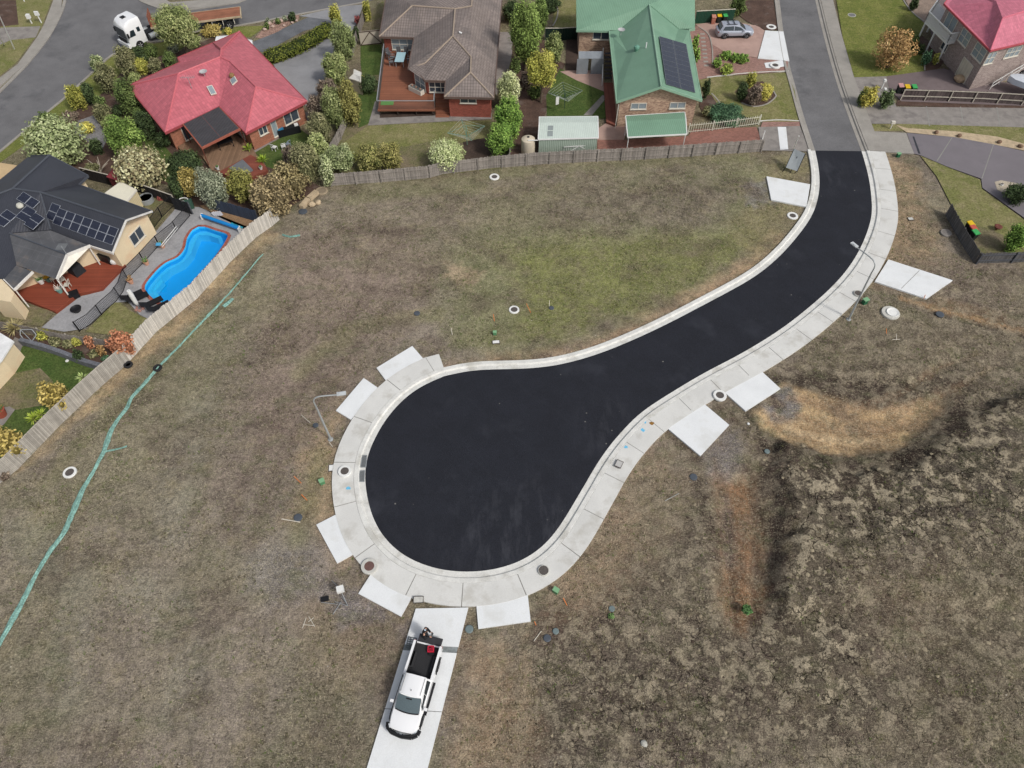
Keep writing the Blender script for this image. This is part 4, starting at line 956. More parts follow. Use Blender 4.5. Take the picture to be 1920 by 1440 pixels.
yard('sandstone_border', [(1680,234),(1700,240),(1790,246),(1870,256),(1960,280),(1960,290),(1860,270),(1780,256),(1700,248)], mat('sandstone', S(196,176,146), rough=0.9, var=0.2, scale=2, fine=0.2), 0.07)
yard('drive_apron_slab', [(1638,246),(1699,249),(1714,288),(1652,284)], m_oldconc, 0.115, 0.15)
yard('grey_brown_driveway', [(1700,249),(1790,257),(1860,270),(1960,292),(1960,450),(1920,408),(1842,352),(1840,335),(1775,312),(1726,291),(1714,288)], m_greydrive, 0.10)
yard('driveway_drain', [(1711,256),(1714,256),(1726,288),(1722,288)], mat('drain_dark', S(60,62,68)), 0.108)
yard('driveway_joint', [(1784,258),(1786,258),(1758,302),(1756,301)], m_joint, 0.106)
yard('driveway_joint', [(1862,270),(1864,270),(1842,335),(1840,335)], m_joint, 0.106)
yard('gravel_circle', [(1865,341),(1876,338),(1900,342),(1918,348),(1918,362),(1890,365),(1870,356)], mat('cream_gravel', S(190,178,158), var=0.15, fine=0.3, fscale=8), 0.112)
yard('east_lawn', [(1726,292),(1775,313),(1838,337),(1841,354),(1918,410),(1960,450),(1960,480),(1835,476),(1784,384),(1756,330)], m_lawn2)
yard('east_lawn_bare', [(1828,462),(1822,440),(1838,424),(1858,430),(1880,440),(1895,462),(1898,476),(1860,474),(1836,476)], m_lawn3)
# pool yard
PAVE = [(78,614),(108,588),(150,556),(194,545),(236,498),(262,465),(294,432),(332,388),(372,388),(462,424),(482,440),(440,480),(300,604),(284,601),(262,590),(240,566),(216,567),(190,588),(160,616),(120,622)]
pv = pts(PAVE, 0.09)
cop = [tuple(q) for q in offset(pool_w, 0.28*(1 if poly_area(pool_w) < 0 else -1), closed=True)]
struct('pool_paving', pv, 0.09, m_greypave, holes=[cop])
mb = MB(); mb.sheet(cop, 0.125, holes=[pool_w]); n = len(cop)
mb.add([(p[0], p[1], 0.125) for p in cop]+[(p[0], p[1], 0.05) for p in cop], [(i, (i+1) % n, n+(i+1) % n, n+i) for i in range(n)])
mb.build('pool_coping', mat('terracotta_coping', S(176,104,88), var=0.12, scale=3, pattern='brick', period=0.25, bw=0.25, fine=0.1), kind='structure')
yard('triangle_lawn', [(215,567),(226,567),(245,583),(262,592),(290,603),(256,634),(160,622),(190,592)], m_lawn2, 0.06)
yard('deck_side_lawn', [(20,562),(102,584),(78,612),(0,600),(0,570)], m_lawn3)
yard('pool_side_bed', [(374,386),(400,380),(484,410),(500,425),(482,440),(455,428),(400,402)], mat('orange_mulch', S(150,120,90), var=0.25, fine=0.3, fscale=8))
yard('tank_yard_lawn', [(250,350),(330,382),(290,432),(276,400),(240,372)], m_lawn3)
yard('terrace_bed', [(-40,610),(40,626),(240,652),(215,690),(196,690),(50,646),(-40,630)], m_mulch)
yard('garden_lawn', [(-60,700),(45,648),(196,692),(180,720),(60,850),(10,895),(-60,950)], m_lawn4)
yard('bare_patch_lawn', [(-60,730),(25,700),(75,690),(100,715),(80,760),(20,770),(-60,800)], m_lawn3)
yard('grey_garden_path', [(-40,690),(0,672),(28,632),(45,640),(30,680),(0,710),(-40,740)], m_oldconc2)
yard('small_patio_corner', [(-40,772),(18,762),(28,768),(8,795),(-40,830)], m_oldconc2)
MB().prism(pts([(235,496),(191,541),(146,550),(104,584),(22,552),(20,540),(70,500),(160,440),(215,470)], 0.35), 0, 0.35).build('red_deck_floor', mat('red_deck2', S(152,78,58), rough=0.6, var=0.12, scale=0.5, pattern='planks', period=0.14, amt=0.2, axis=1), kind='structure')
yard('cream_paving_corner', [(-60,330),(0,305),(32,310),(0,340),(-60,380)], mat('cream_render', S(214,186,144), var=0.06), 0.05)
# pool: shell below ground, water sheet
m_pshell = mat('pool_shell', S(60,190,240,1.2), rough=0.5, var=0.02, fine=0.02)
m_pledge = mat('pool_ledge', S(140,215,245,1.3), rough=0.5, var=0.02, fine=0.02)
cen = np.mean(np.array(pool_w), 0)
sg = 1 if poly_area(pool_w) > 0 else -1
in1 = [tuple(q) for q in offset(pool_w, 0.42*sg, closed=True)]
mb = MB(); n = len(pool_w); mb.sheet(pool_w, -1.25)
mb.add([(p[0], p[1], 0.13) for p in pool_w]+[(p[0], p[1], -1.25) for p in pool_w], [(i, (i+1) % n, n+(i+1) % n, n+i) for i in range(n)])
mb.build('pool_shell', m_pshell, kind='structure')
led_px = [(273,537),(292,512),(311,495),(334,484),(347,468),(352,448),(362,433),(384,427),(405,434),(418,439),(408,446),(390,440),(372,440),(365,455),(358,474),(342,492),(318,504),(300,520),(284,541),(292,560),(300,567),(296,567),(277,550)]
MB().sheet(pts(led_px, -0.4), -0.45, skirt=0.8).build('pool_ledge', m_pledge, kind='structure')
MB().sheet(pts([(284,541),(300,522),(306,526),(292,543),(302,562),(318,567),(300,567),(290,556)], -0.6), -0.7, skirt=0.5).build('pool_step', m_pledge, kind='structure')
m = bpy.data.materials.new('pool_water'); m.use_nodes = True; nt = m.node_tree; nt.nodes.remove(nt.nodes['Principled BSDF'])
tr = nt.nodes.new('ShaderNodeBsdfTransparent'); tr.inputs[0].default_value = (0.42, 0.84, 0.98, 1)
gl = nt.nodes.new('ShaderNodeBsdfGlossy'); gl.inputs['Roughness'].default_value = 0.06; fr = nt.nodes.new('ShaderNodeFresnel'); fr.inputs[0].default_value = 1.33
ms = nt.nodes.new('ShaderNodeMixShader'); nt.links.new(fr.outputs[0], ms.inputs[0]); nt.links.new(tr.outputs[0], ms.inputs[1]); nt.links.new(gl.outputs[0], ms.inputs[2])
nt.links.new(ms.outputs[0], nt.nodes['Material Output'].inputs[0])
gpw = _n(nt, 'ShaderNodeNewGeometry').outputs['Position']; bp = _n(nt, 'ShaderNodeBump'); bp.inputs['Distance'].default_value = 0.02; bp.inputs['Strength'].default_value = 0.25
nt.links.new(noise(nt, gpw, 3, 2), bp.inputs['Height']); nt.links.new(bp.outputs[0], gl.inputs['Normal'])
MB().sheet([tuple(q) for q in offset(pool_w, 0.01*sg, closed=True)], -0.08).build('pool_water', m, kind='structure')

# ---------------------------------------------------------------- fences
m_pale = mat('pale_paling', S(226,220,210), rough=0.9, var=0.1, scale=2, pattern='planks', period=0.11, amt=0.30)
m_greyp = mat('grey_paling', S(166,158,150), rough=0.9, var=0.14, scale=2, pattern='planks', period=0.11, amt=0.30)
m_darkp = mat('dark_paling', S(110,108,108), rough=0.9, var=0.14, scale=2, pattern='planks', period=0.11, amt=0.34)
m_rail = mat('rail_timber', S(196,188,174), rough=0.9, var=0.1, scale=3)
m_drail = mat('dark_rail', S(92,94,100), rough=0.8, var=0.1, scale=3)
def lerp(a, b, t): return a+(b-a)*t
def fence(base_px, h, label, m, mr, rails=(), side=1, post=2.4, cap=None, pw=0.11, name='paling_fence', group=None, jag=0.05):
    base = [np.array(G(*q)) for q in base_px]; c = np.mean(base, 0); root = thing(name, (c[0], c[1], 0), label, 'fence', group)
    al = arc(base); tot = al[-1]; mb = MB(); n = int(tot/pw); rr = random.Random(len(label))
    def at(a):
        i = int(np.clip(np.searchsorted(al, a)-1, 0, len(base)-2)); t = (a-al[i])/(al[i+1]-al[i]); d = (base[i+1]-base[i])/(al[i+1]-al[i])
        return base[i]*(1-t)+base[i+1]*t, d
    for i in range(n):
        p, d = at(i*pw+pw/2); hh = h*(1+rr.uniform(-jag, jag*0.5)); off = rr.uniform(-.012, .012); nrm = np.array([-d[1], d[0]])
        p = p+nrm*off; lean = nrm*rr.uniform(-.02, .02)
        a = p-d*(pw*0.47); b = p+d*(pw*0.47); k = nrm*0.012
        vs = [(*(a-k), 0), (*(b-k), 0), (*(b+k), 0), (*(a+k), 0), (*(a-k+lean), hh), (*(b-k+lean), hh), (*(b+k+lean), hh), (*(a+k+lean), hh)]
        mb.add(vs, [(0,1,5,4),(1,2,6,5),(2,3,7,6),(3,0,4,7),(4,5,6,7)])
    mb.build('palings', m, root, world=True)
    for rz_ in rails:
        r = MB()
        for i in range(len(base)-1):
            d = (base[i+1]-base[i])/(al[i+1]-al[i]); nn = np.array([-d[1], d[0]])*side*0.045
            r.bar((*(base[i]+nn), rz_), (*(base[i+1]+nn), rz_), 0.05, 0.09)
        r.build('rail', mr, root, world=True)
    if post:
        k = max(1, int(tot/post))
        for i in range(k+1):
            p, d = at(min(tot-0.05, i*tot/k+0.01)); nn = np.array([-d[1], d[0]])*side*0.09
            MB().box((p[0]+nn[0], p[1]+nn[1], h*0.48), (0.09, 0.09, h*0.96), math.atan2(d[1], d[0])).build('post', mr, root, world=True)
    if cap:
        r = MB()
        for i in range(len(base)-1): r.bar((*base[i], h+0.03), (*base[i+1], h+0.03), 0.1, 0.04)
        r.build('capping', cap, root, world=True)
    return root
fence([(622,349),(660,346),(720,341),(800,334),(830,327),(920,316),(1010,308),(1110,303),(1200,299),(1280,294),(1427,284)], 1.45, 'long grey paling fence along the back of the three far yards', m_greyp, m_greyp, (0.4,1.1), -1)
fence([(524,412),(510,424),(480,445),(434,489),(369,560),(292,623),(243,677)], 1.75, 'pale paling fence with a plain face beside the swimming pool', m_pale, m_rail, (0.4,1.4), -1)
sd_ = -1
fence([(243,679),(205,711),(175,738),(117,793),(73,838),(33,880),(-30,930)], 1.75, 'weathered paling fence with its rails showing, left of the fallen green mesh', mat('mid_paling', S(190,184,174), rough=.9, var=.12, scale=2, pattern='planks', period=.11, amt=.3), m_rail, (0.35,0.95,1.7), -1)
fence([(-30,612),(40,622),(120,640),(206,652),(248,650)], 1.0, 'grey paling fence between the pool yard and the terrace bed', m_greyp, m_rail, (0.3,0.8), 1)
fence([(1772,402),(1798,450),(1826,494)], 1.3, 'leaning grey paling fence beside the three wheelie bins on the east lawn', m_darkp, m_darkp, (0.3,1.0), 1)
fence([(1829,494),(1860,493),(1960,490)], 1.25, 'short grey paling fence running off the right edge of the photo', m_darkp, m_drail, (0.35,1.0), -1)
fence([(1687,188),(1760,190),(1840,193),(1960,200)], 1.35, 'dark paling fence with pale rails between two east driveways', mat('brown_paling', S(104,92,90), rough=0.9, var=0.14, scale=2, pattern='planks', period=0.11, amt=0.4), m_rail, (0.55,1.28), -1)
fence([(660,110),(672,72),(684,38),(694,24)], 1.3, 'grey side fence beside the concrete driveway', m_greyp, m_greyp, (0.4,1.0), 1)
fence([(655,225),(640,260),(618,300)], 1.3, 'short fence end behind the row of garden trees', m_greyp, m_greyp, (0.4,1.0), 1)
fence([(955,308),(962,240),(972,190)], 1.2, 'side fence behind the bright green column of trees', m_greyp, m_greyp, (0.4,1.0), 1)
fence([(160,335),(200,345),(245,356),(290,372),(330,386)], 1.3, 'dark timber screen fence behind the cream roofed shed', mat('black_timber', S(52,48,48), var=0.15, pattern='planks', period=0.11, amt=0.3), m_rail, (), 1, cap=m_rail)
fence([(392,392),(430,402),(486,418)], 1.5, 'blue grey panel fence behind the rolled blue pool cover', mat('blue_grey_panel', S(72,82,100), var=0.1, pattern='planks', period=0.2, amt=0.2), m_drail, (), 1)
fence([(330,394),(346,398),(362,404)], 1.6, 'black mesh enclosure panel around the pool equipment', mat('black_mesh', S(40,42,46), var=0.1), m_drail, (), 1)
m_steelg = mat('green_steel', S(40,84,66), rough=0.5, var=0.06, pattern='ribs', period=0.2, amt=0.35); m_cream = mat('cream_paint', S(228,222,204), rough=0.6, var=0.04)
fence([(1302,44),(1340,42),(1374,40)], 1.5, 'green steel fence behind the wheelie bins', m_steelg, m_cream, (), 1, cap=m_cream, name='steel_fence', jag=0)
fence([(1022,76),(1052,76),(1083,74)], 1.5, 'dark green steel fence left of the brick end of the green-roofed house', mat('dark_green_steel', S(24,52,46), rough=0.5, var=0.06, pattern='ribs', period=0.2, amt=0.35), m_cream, (), 1, cap=m_cream, name='steel_fence', jag=0)
# slatted cream side gate of the grey-tiled house
r = thing('side_gate', P(694,84), 'cream gate with a dark diagonal brace at the corner of the grey-tiled house', 'gate')
a, b = np.array(G(677,86)), np.array(G(716,82)); mb = MB(); mb.bar((*a, 0.9), (*b, 0.9), 0.05, 1.7); mb.build('panel', mat('gate_cream', S(196,186,170), var=0.08), r, world=True)
mb = MB(); q = lambda t, z: (*(a*(1-t)+b*t+np.array([0.02, -0.05])), z)
for s_ in (((0,.1),(1,.1)),((0,1.7),(1,1.7)),((0,.1),(.5,1.6)),((.5,1.6),(1,.1))): mb.bar(q(*s_[0]), q(*s_[1]), 0.05, 0.08)
mb.build('brace', mat('dark_brown_steel', S(84,66,58)), r, world=True)
def bar_fence(base_px, h, label, m, spacing=0.12, r=0.011, pr=0.03, every=2.2, name='bar_fence', rails=(0.12,), railtop=True, w=None, cat='fence', z0=0.0):
    base = [np.array(G(*q, z0)) for q in base_px]; c = np.mean(base, 0); root = thing(name, (c[0], c[1], 0), label, cat)
    al = arc(base); tot = al[-1]
    def at(a):
        i = int(np.clip(np.searchsorted(al, a)-1, 0, len(base)-2)); t = (a-al[i])/(al[i+1]-al[i]); return base[i]*(1-t)+base[i+1]*t
    mb = MB()
    for i in range(int(tot/spacing)+1):
        p = at(min(tot, i*spacing)); mb.box((p[0], p[1], z0+h/2+0.04), (r*2, r*2, h-0.08))
    mb.build('bars', m, root, world=True)
    for rz_ in list(rails)+([h] if railtop else []):
        rb = MB()
        for i in range(len(base)-1): rb.bar((*base[i], z0+rz_), (*base[i+1], z0+rz_), w or 0.04, w or 0.04)
        rb.build('rail', m, root, world=True)
    k = max(1, round(tot/every))
    for i in range(k+1):
        p = at(min(tot, i*tot/k)); MB().box((p[0], p[1], z0+h/2+0.03), (pr*2, pr*2, h+0.06)).build('post', m, root, world=True)
    return root
m_black = mat('black_powdercoat', S(30,30,33), rough=0.5, var=0.02)
m_wht = mat('white_powdercoat', S(240,240,236), rough=0.5, var=0.02)
bar_fence([(357,406),(331,436),(297,464),(270,494),(240,524),(232,548),(219,566),(200,582),(174,608),(150,622)], 1.2, 'long black bar fence between the red deck and the pool', m_black, name='pool_fence')
bar_fence([(287,432),(305,408),(328,386)], 1.2, 'short black bar fence beside the round steel bed', m_black, name='pool_fence')
bar_fence([(1290,250),(1330,246),(1380,240),(1422,234)], 1.15, 'white-topped green picket fence along the red paved drive', mat('cream_picket', S(226,224,206), rough=0.6), 0.26, 0.02, 0.05, 2.5, name='picket_fence', rails=(0.2,0.95), railtop=False)
# terrace wall
l = pts([(45,646),(90,658),(130,672),(160,684),(196,694)]); mb = MB()
ll = crom(l, 0.5)
for k_, hz_ in enumerate((0.18, 0.54)):
    for i in range(len(ll)-1):
        mb.bar((*ll[i], hz_), (*(np.array(ll[i+1])*0.96+np.array(ll[i])*0.04), hz_), 0.34, 0.33)
tag(mb.build('retaining_wall', mat('blue_grey_stone', S(116,118,124), var=0.25, scale=4, fine=0.25, bump=0.9), None, loc=(l[2][0], l[2][1], 0)), 'low blue grey stone retaining wall under the terrace bed', 'wall')
# sandstone blocks
mb = MB(); l = crom(pts([(566,392),(580,376),(596,362)]), 0.9)
for i in range(len(l)-1): mb.bar((*l[i], 0.2), (*(np.array(l[i+1])*0.93+np.array(l[i])*0.07), 0.2), 0.5, 0.4)
tag(mb.build('boulder_wall', MATS['sandstone'], None, loc=(*G(580,376), 0)), 'row of pale sandstone blocks at the end of the back fence', 'wall')
# ---------------------------------------------------------------- houses
m_glass = mat('window_glass', S(70,80,90), rough=0.12, var=0.05, spec=0.6, bump=0.0)
m_glassl = mat('curtained_glass', S(150,162,168), rough=0.15, var=0.06, spec=0.6, bump=0.0)
m_frame = mat('cream_frame', S(226,220,206), rough=0.5, var=0.03)
m_solar = mat('solar_cell', S(40,44,60), rough=0.22, var=0.05, spec=0.6, pattern='panel', period=0.33, bw=0.5, amt=0.45, bump=0)
m_solarf = mat('solar_frame', S(196,200,208), rough=0.4, metal=0.3)
m_metal = mat('galvanised', S(168,172,174), rough=0.45, var=0.08, metal=0.2)
m_wht = mat('white_powdercoat', S(240,240,236), rough=0.5, var=0.02)
class House:
    def __init__(s, name, label, base, cat='house', mats=None): s.root = thing(name, (*G(*base), 0), label, cat)
    def V(s, d): return {k: P(*v) for k, v in d.items()}
    def roof(s, verts, faces, m, thick=0.16, name='roof', planar=None):
        V = s.V(verts); mb = MB()
        for k_, tri in (planar or {}).items(): V[k_] = zplane(V, tri, verts[k_][0], verts[k_][1])
        for f in faces:
            p = [V[k] for k in f]
            nn = (p[1]-p[0]).cross(p[2]-p[0])
            if nn.z < 0: p = p[::-1]
            mb.face(*p); mb.add([q-Vector((0, 0, thick)) for q in p[::-1]], [tuple(range(len(p)))])
        s.R = mb.build(name, m, s.root, world=True); s.Vd = V; return V
    def lines(s, name, V, segs, r, m, parent=None, dz=0.0):
        mb = MB()
        for seg in segs:
            for a, b in zip(seg[:-1], seg[1:]): mb.tube([V[a]+Vector((0, 0, dz)), V[b]+Vector((0, 0, dz))], r, 6)
        return mb.build(name, m, parent or s.R, world=True)
    def fascia(s, V, loop, m, h=0.24, closed=False, name='gutter'):
        mb = MB(); L = list(loop)+([loop[0]] if closed else [])
        for a, b in zip(L[:-1], L[1:]):
            d = (V[b]-V[a]).normalized(); mb.bar(V[a]-d*0.02+Vector((0, 0, -h/2+0.05)), V[b]+d*0.02+Vector((0, 0, -h/2+0.05)), 0.09, h)
        return mb.build(name, m, s.R, world=True)
    def walls(s, V, loop, m, inset=0.45, name='wall', drop=0.12):
        p = [(V[k].x, V[k].y) for k in loop]; zz = [V[k].z for k in loop]
        sg_ = 1 if poly_area(p) > 0 else -1; q = offset(p, inset*sg_, closed=True); n = len(q); mb = MB()
        mb.add([(*a, 0) for a in q]+[(*a, z-drop) for a, z in zip(q, zz)], [(i, (i+1) % n, n+(i+1) % n, n+i) if sg_ > 0 else (i, n+i, n+(i+1) % n, (i+1) % n) for i in range(n)])
        s.W = mb.build(name, m, s.root, world=True); s.wp = dict(zip(loop, [Vector((a[0], a[1], 0)) for a in q])); return s.wp
    def win(s, A, B, t0, t1, z0, z1, nx=2, ny=1, glass=None, name='window', fm=None, out=None):
        """opening in the wall from A to B (seen from outside, out = outward hint towards the viewer)"""
        A = Vector(A); B = Vector(B); A.z = B.z = 0; d = (B-A).normalized(); nn = Vector((d.y, -d.x, 0))
        mid = (A+B)/2; ov = out or Vector((-mid.x, -mid.y, 0))
        if nn.dot(ov) < 0: nn = -nn
        p0 = A.lerp(B, t0); p1 = A.lerp(B, t1); f = MB(); o = nn*0.03; w = 0.07
        f.bar(p0+o+Vector((0,0,z0)), p1+o+Vector((0,0,z0)), 0.09, w); f.bar(p0+o+Vector((0,0,z1)), p1+o+Vector((0,0,z1)), 0.09, w)
        for i in range(nx+1):
            q = p0.lerp(p1, i/nx)+o; f.bar(q+Vector((0,0,z0)), q+Vector((0,0,z1)), 0.075, w)
        for j in range(1, ny): f.bar(p0+o+Vector((0,0,z0+(z1-z0)*j/ny)), p1+o+Vector((0,0,z0+(z1-z0)*j/ny)), 0.08, 0.05)
        f.bar(p0-d*0.08+nn*0.07+Vector((0,0,z0-0.06)), p1+d*0.08+nn*0.07+Vector((0,0,z0-0.06)), 0.14, 0.05)
        fo_ = f.build(name, fm or m_frame, s.root, world=True)
        g = MB(); gg = nn*0.022
        g.face(p0+gg+Vector((0,0,z0)), p1+gg+Vector((0,0,z0)), p1+gg+Vector((0,0,z1)), p0+gg+Vector((0,0,z1)))
        g.build('pane', glass or m_glass, fo_, world=True); return fo_
    def solar(s, c, nu, nv, lift=0.10, gap=0.012, mm=None):
        c = [Vector(q) for q in c]; nn = (c[1]-c[0]).cross(c[3]-c[0]).normalized()
        if nn.z < 0: nn = -nn
        f = lambda u, v: (c[0].lerp(c[1], u)).lerp(c[3].lerp(c[2], u), v)+nn*lift
        for i in range(nu):
            for j in range(nv):
                u0, u1, v0, v1 = (i+gap)/nu, (i+1-gap)/nu, (j+gap)/nv, (j+1-gap)/nv
                q = [f(u0,v0), f(u1,v0), f(u1,v1), f(u0,v1)]; fr_ = MB()
                fr_.add([p-nn*0.035 for p in q]+q, [(0,1,5,4),(1,2,6,5),(2,3,7,6),(3,0,4,7),(4,5,6,7)])
                cc = sum(q, Vector())/4; ins = [p.lerp(cc, 0.055)+nn*0.004 for p in q]
                o = fr_.build('solar_panel', m_solarf, s.root, world=True)
                MB().face(*ins).build('cells', mm or m_solar, o, world=True)
def zplane(V, names, px, py):
    """point where the bearing px,py meets the roof plane through three named corners"""
    a, b, c = (V[k] for k in names); n = (b-a).cross(c-a); o = Vector((0, 0, CH)); q = P(px, py, 0)-o
    return o+q*(n.dot(a-o)/n.dot(q))

# A: red-roofed corner house
m_redroof = mat('red_tin_roof', S(204,112,122), rough=0.6, var=0.07, scale=0.5, pattern='tile', period=0.3, bw=0.4, amt=0.14, fine=0.07, spec=0.35, stain=(S(186,94,106), 0.3, 0.54, 0.45))
m_redcap = mat('red_cap', S(208,112,120), rough=0.5, var=0.04)
m_redbrick = mat('orange_brick', S(178,118,92), rough=0.9, var=0.1, pattern='brick', period=0.086, bw=0.24)
A = House('brick_house', 'brick corner house under a bright red hipped roof with a solar patio awning', (430,200))
e, r_ = 2.5, 4.5
V = A.roof({'L':(239,161,e),'N':(310,249,e),'v':(411,200,e),'F':(461,250,e),'R':(576,190,e),'T':(449,59,e),'b1':(400,80,e),'b2':(333,108,e),'b3':(337,117,e),
            'r1':(335,138,r_),'r2':(413,107,r_),'w1':(431,115,r_-.1),'w2':(480,163,r_-.1),'r3':(415,92,r_),'g1':(420,97,r_-0.3)},
           [('L','N','r1'),('N','v','w1','r2','r1'),('v','F','w2','w1'),('F','R','w2'),('R','T','r3','r2','w1','w2'),('T','b1','r3'),('b1','b2','r2','r3'),('b2','b3','r2'),('b3','L','r1','r2')], m_redroof)
A.lines('ridge_cap', V, [('L','r1','r2','w1','w2','R'),('N','r1'),('F','w2'),('r2','r3','T'),('r3','b1')], 0.09, m_redcap, dz=0.02)
A.fascia(V, ['L','N','v','F','R','T','b1','b2','b3'], mat('red_gutter', S(170,80,84), rough=0.5), closed=True)
W = A.walls(V, ['L','N','v','F','R','T','b1','b2','b3'], m_redbrick)
A.win(W['F'], W['R'], 0.16, 0.30, 1.2, 2.1, 2, 1); A.win(W['F'], W['R'], 0.38, 0.47, 0.3, 2.2, 1, 1, m_glassl, 'door'); A.win(W['F'], W['R'], 0.62, 0.88, 0.9, 2.1, 2, 1); A.win(W['v'], W['F'], 0.2, 0.7, 0.4, 2.2, 3, 1)
A.win(W['N'], W['v'], 0.2, 0.45, 0.5, 2.2, 2); A.win(W['L'], W['N'], 0.3, 0.5, 0.9, 2.1, 2)
def skylight(H, V, pl, px, py, w, l, rz, m_=None):
    p = zplane(V, pl, px, py); n = (V[pl[1]]-V[pl[0]]).cross(V[pl[2]]-V[pl[0]]).normalized()
    if n.z < 0: n = -n
    x = Vector((math.cos(rz), math.sin(rz), 0)); x = (x-n*x.dot(n)).normalized(); y = n.cross(x); R = Matrix((x, y, n)).transposed()
    o = MB().box(p+n*0.06, (w, l, 0.12), rot=R).build('skylight', m_frame, H.root, world=True)
    MB().box(p+n*0.125, (w*0.78, l*0.86, 0.02), rot=R).build('pane', m_ or m_glassl, o, world=True)
skylight(A, V, ('N','r1','r2'), 397, 170, 0.6, 1.2, 0.55); skylight(A, V, ('v','w1','w2'), 439, 152, 0.7, 0.9, 0.5)
p = zplane(V, ('v','w1','w2'), 435, 143); MB().lathe([(0.28,0),(0.3,0.12),(0.2,0.3),(0.05,0.34)], 12, p).build('roof_vent', mat('tan_vent', S(150,120,80)), A.root, world=True, smooth=True)
p = zplane(V, ('N','r1','r2'), 384, 143); dsh = MB(); dsh.lathe([(0.02,0.1),(0.3,0.16),(0.42,0.26),(0.40,0.28),(0.28,0.18),(0.02,0.12)], 16, p+Vector((0,0,0.3))); dsh.tube([p, p+Vector((0,0,0.42))], 0.03, 6)
dsh.build('satellite_dish', mat('dish_grey', S(190,190,190), rough=0.6), A.root, world=True, smooth=True)
p = zplane(V, ('N','r1','r2'), 360, 166); mb = MB(); mb.tube([p, p+Vector((0,0,1.3))], 0.03, 6)
for k in range(7): mb.bar(p+Vector((-0.6+k*0.2,-0.35,1.25)), p+Vector((-0.6+k*0.2,0.35,1.25)), 0.02)
mb.bar(p+Vector((-0.8,0,1.25)), p+Vector((0.8,0,1.25)), 0.025); mb.build('antenna', m_metal, A.root, world=True)
# patio awning with solar panels
aw = {'a':(343,233,2.55),'b':(411,200,2.75),'c':(450,241,2.6),'d':(378,277,2.4)}
Va = A.V(aw); mb = MB(); q = [Va[k] for k in 'abcd']; mb.face(*q); mb.add([p-Vector((0,0,.15)) for p in q[::-1]], [(0,1,2,3)])
mb.build('awning', mat('awning_brown', S(150,84,66)), A.root, world=True); A.fascia(Va, ['a','d','c'], mat('awning_fascia', S(168,98,80)), name='fascia')
ins = lambda c, k: [p.lerp(sum(c, Vector())/len(c), k) for p in c]
_sf = m_solarf; m_solarf = mat('dark_frame', S(84,84,88), rough=.5); A.solar(ins([Va['a'],Va['b'],Va['c'],Va['d']], 0.03), 2, 5, 0.05, mm=mat('awning_glazing', S(74,72,74), rough=.4, pattern='ribs', period=.3, amt=.15)); m_solarf = _sf
for k in 'adc': MB().tube([(Va[k].x, Va[k].y, 0), Va[k]-Vector((0,0,.1))], 0.05, 6).build('post', mat('post_brown', S(120,70,56)), A.root, world=True)
p = P(345,300,0); q2 = P(328,258,0); MB().tube([q2, q2+Vector((0,0,2.4))], 0.04, 6).build('downpipe', m_frame, A.root, world=True)

# B: grey-tiled house
m_tile = mat('grey_concrete_tile', S(146,134,128), rough=0.8, var=0.14, scale=0.35, pattern='tile', period=0.30, bw=0.34, amt=0.42, fine=0.08, stain=(S(104,98,96),0.22,0.53,0.7))
m_cap = mat('tile_cap', S(168,152,136), rough=0.85, var=0.1, scale=3)
m_brick2 = mat('red_brick', S(158,84,68), rough=0.9, var=0.1, pattern='brick', period=0.086, bw=0.24)
B = House('tiled_house', 'red brick house under a grey concrete tile roof with a raised brown deck', (860,120))
e, r_ = 2.6, 4.6
V = B.roof({'a':(711,69,e),'v1':(776,71,e),'b':(765,129,e),'b2':(778,126,e+.05),'c':(796,151,e),'v2':(835,152,e),'d':(833,182,e),'g':(926,184,e),'h':(943,-22,e),'i':(727,-22,e),
            'p1':(773,11,r_),'p2':(853,17,r_),'p3':(849,68,r_),'q':(797,119,e+.4),'p4':(883,107,r_-.6),'p5':(882,136,r_-.5),'t1':(884,12,r_+.1),'t2':(886,-22,r_+.1)},
           [('a','p1','i'),('a','v1','p2','p1'),('v1','b','q','p3','p2'),('b','b2','c','q'),('q','c','v2','p4','p3'),('v2','d','p5','p4'),('d','g','p5'),('g','h','t2','t1','p2','p3','p4','p5'),('i','p1','p2','t1','t2')], m_tile)
B.lines('ridge_cap', V, [('a','p1','p2','p3','q','b2'),('p3','p4'),('p5','d'),('p5','g'),('p4','p5'),('p2','t1','t2')], 0.09, m_cap, dz=0.03)
B.fascia(V, ['i','a','v1','b','b2','c','v2','d','g','h'], mat('brown_gutter', S(110,92,84)), closed=True)
W = B.walls(V, ['i','a','v1','b','c','v2','d','g','h'], m_brick2, 0.42)
B.win(W['a'], W['v1'], 0.22, 0.9, 0.95, 2.2, 3, 2, m_glassl); B.win(W['b'], W['c'], 0.15, 0.85, 0.75, 2.25, 2, 2, m_glassl)
B.win(W['c'], W['v2'], 0.08, 0.85, 1.05, 2.2, 3, 2); B.win(W['d'], W['g'], 0.28, 0.66, 1.75, 2.3, 2)
p = zplane(V, ('g','h','p2'), 863, 68); mb = MB(); mb.tube([p-Vector((0,0,.1)), p+Vector((0,0,0.5))], 0.07, 8); mb.tube([p+Vector((-.1,0,.5)), p+Vector((.2,-.1,.4))], 0.08, 8)
mb.build('flue', mat('white_pipe', S(240,240,238)), B.root, world=True)
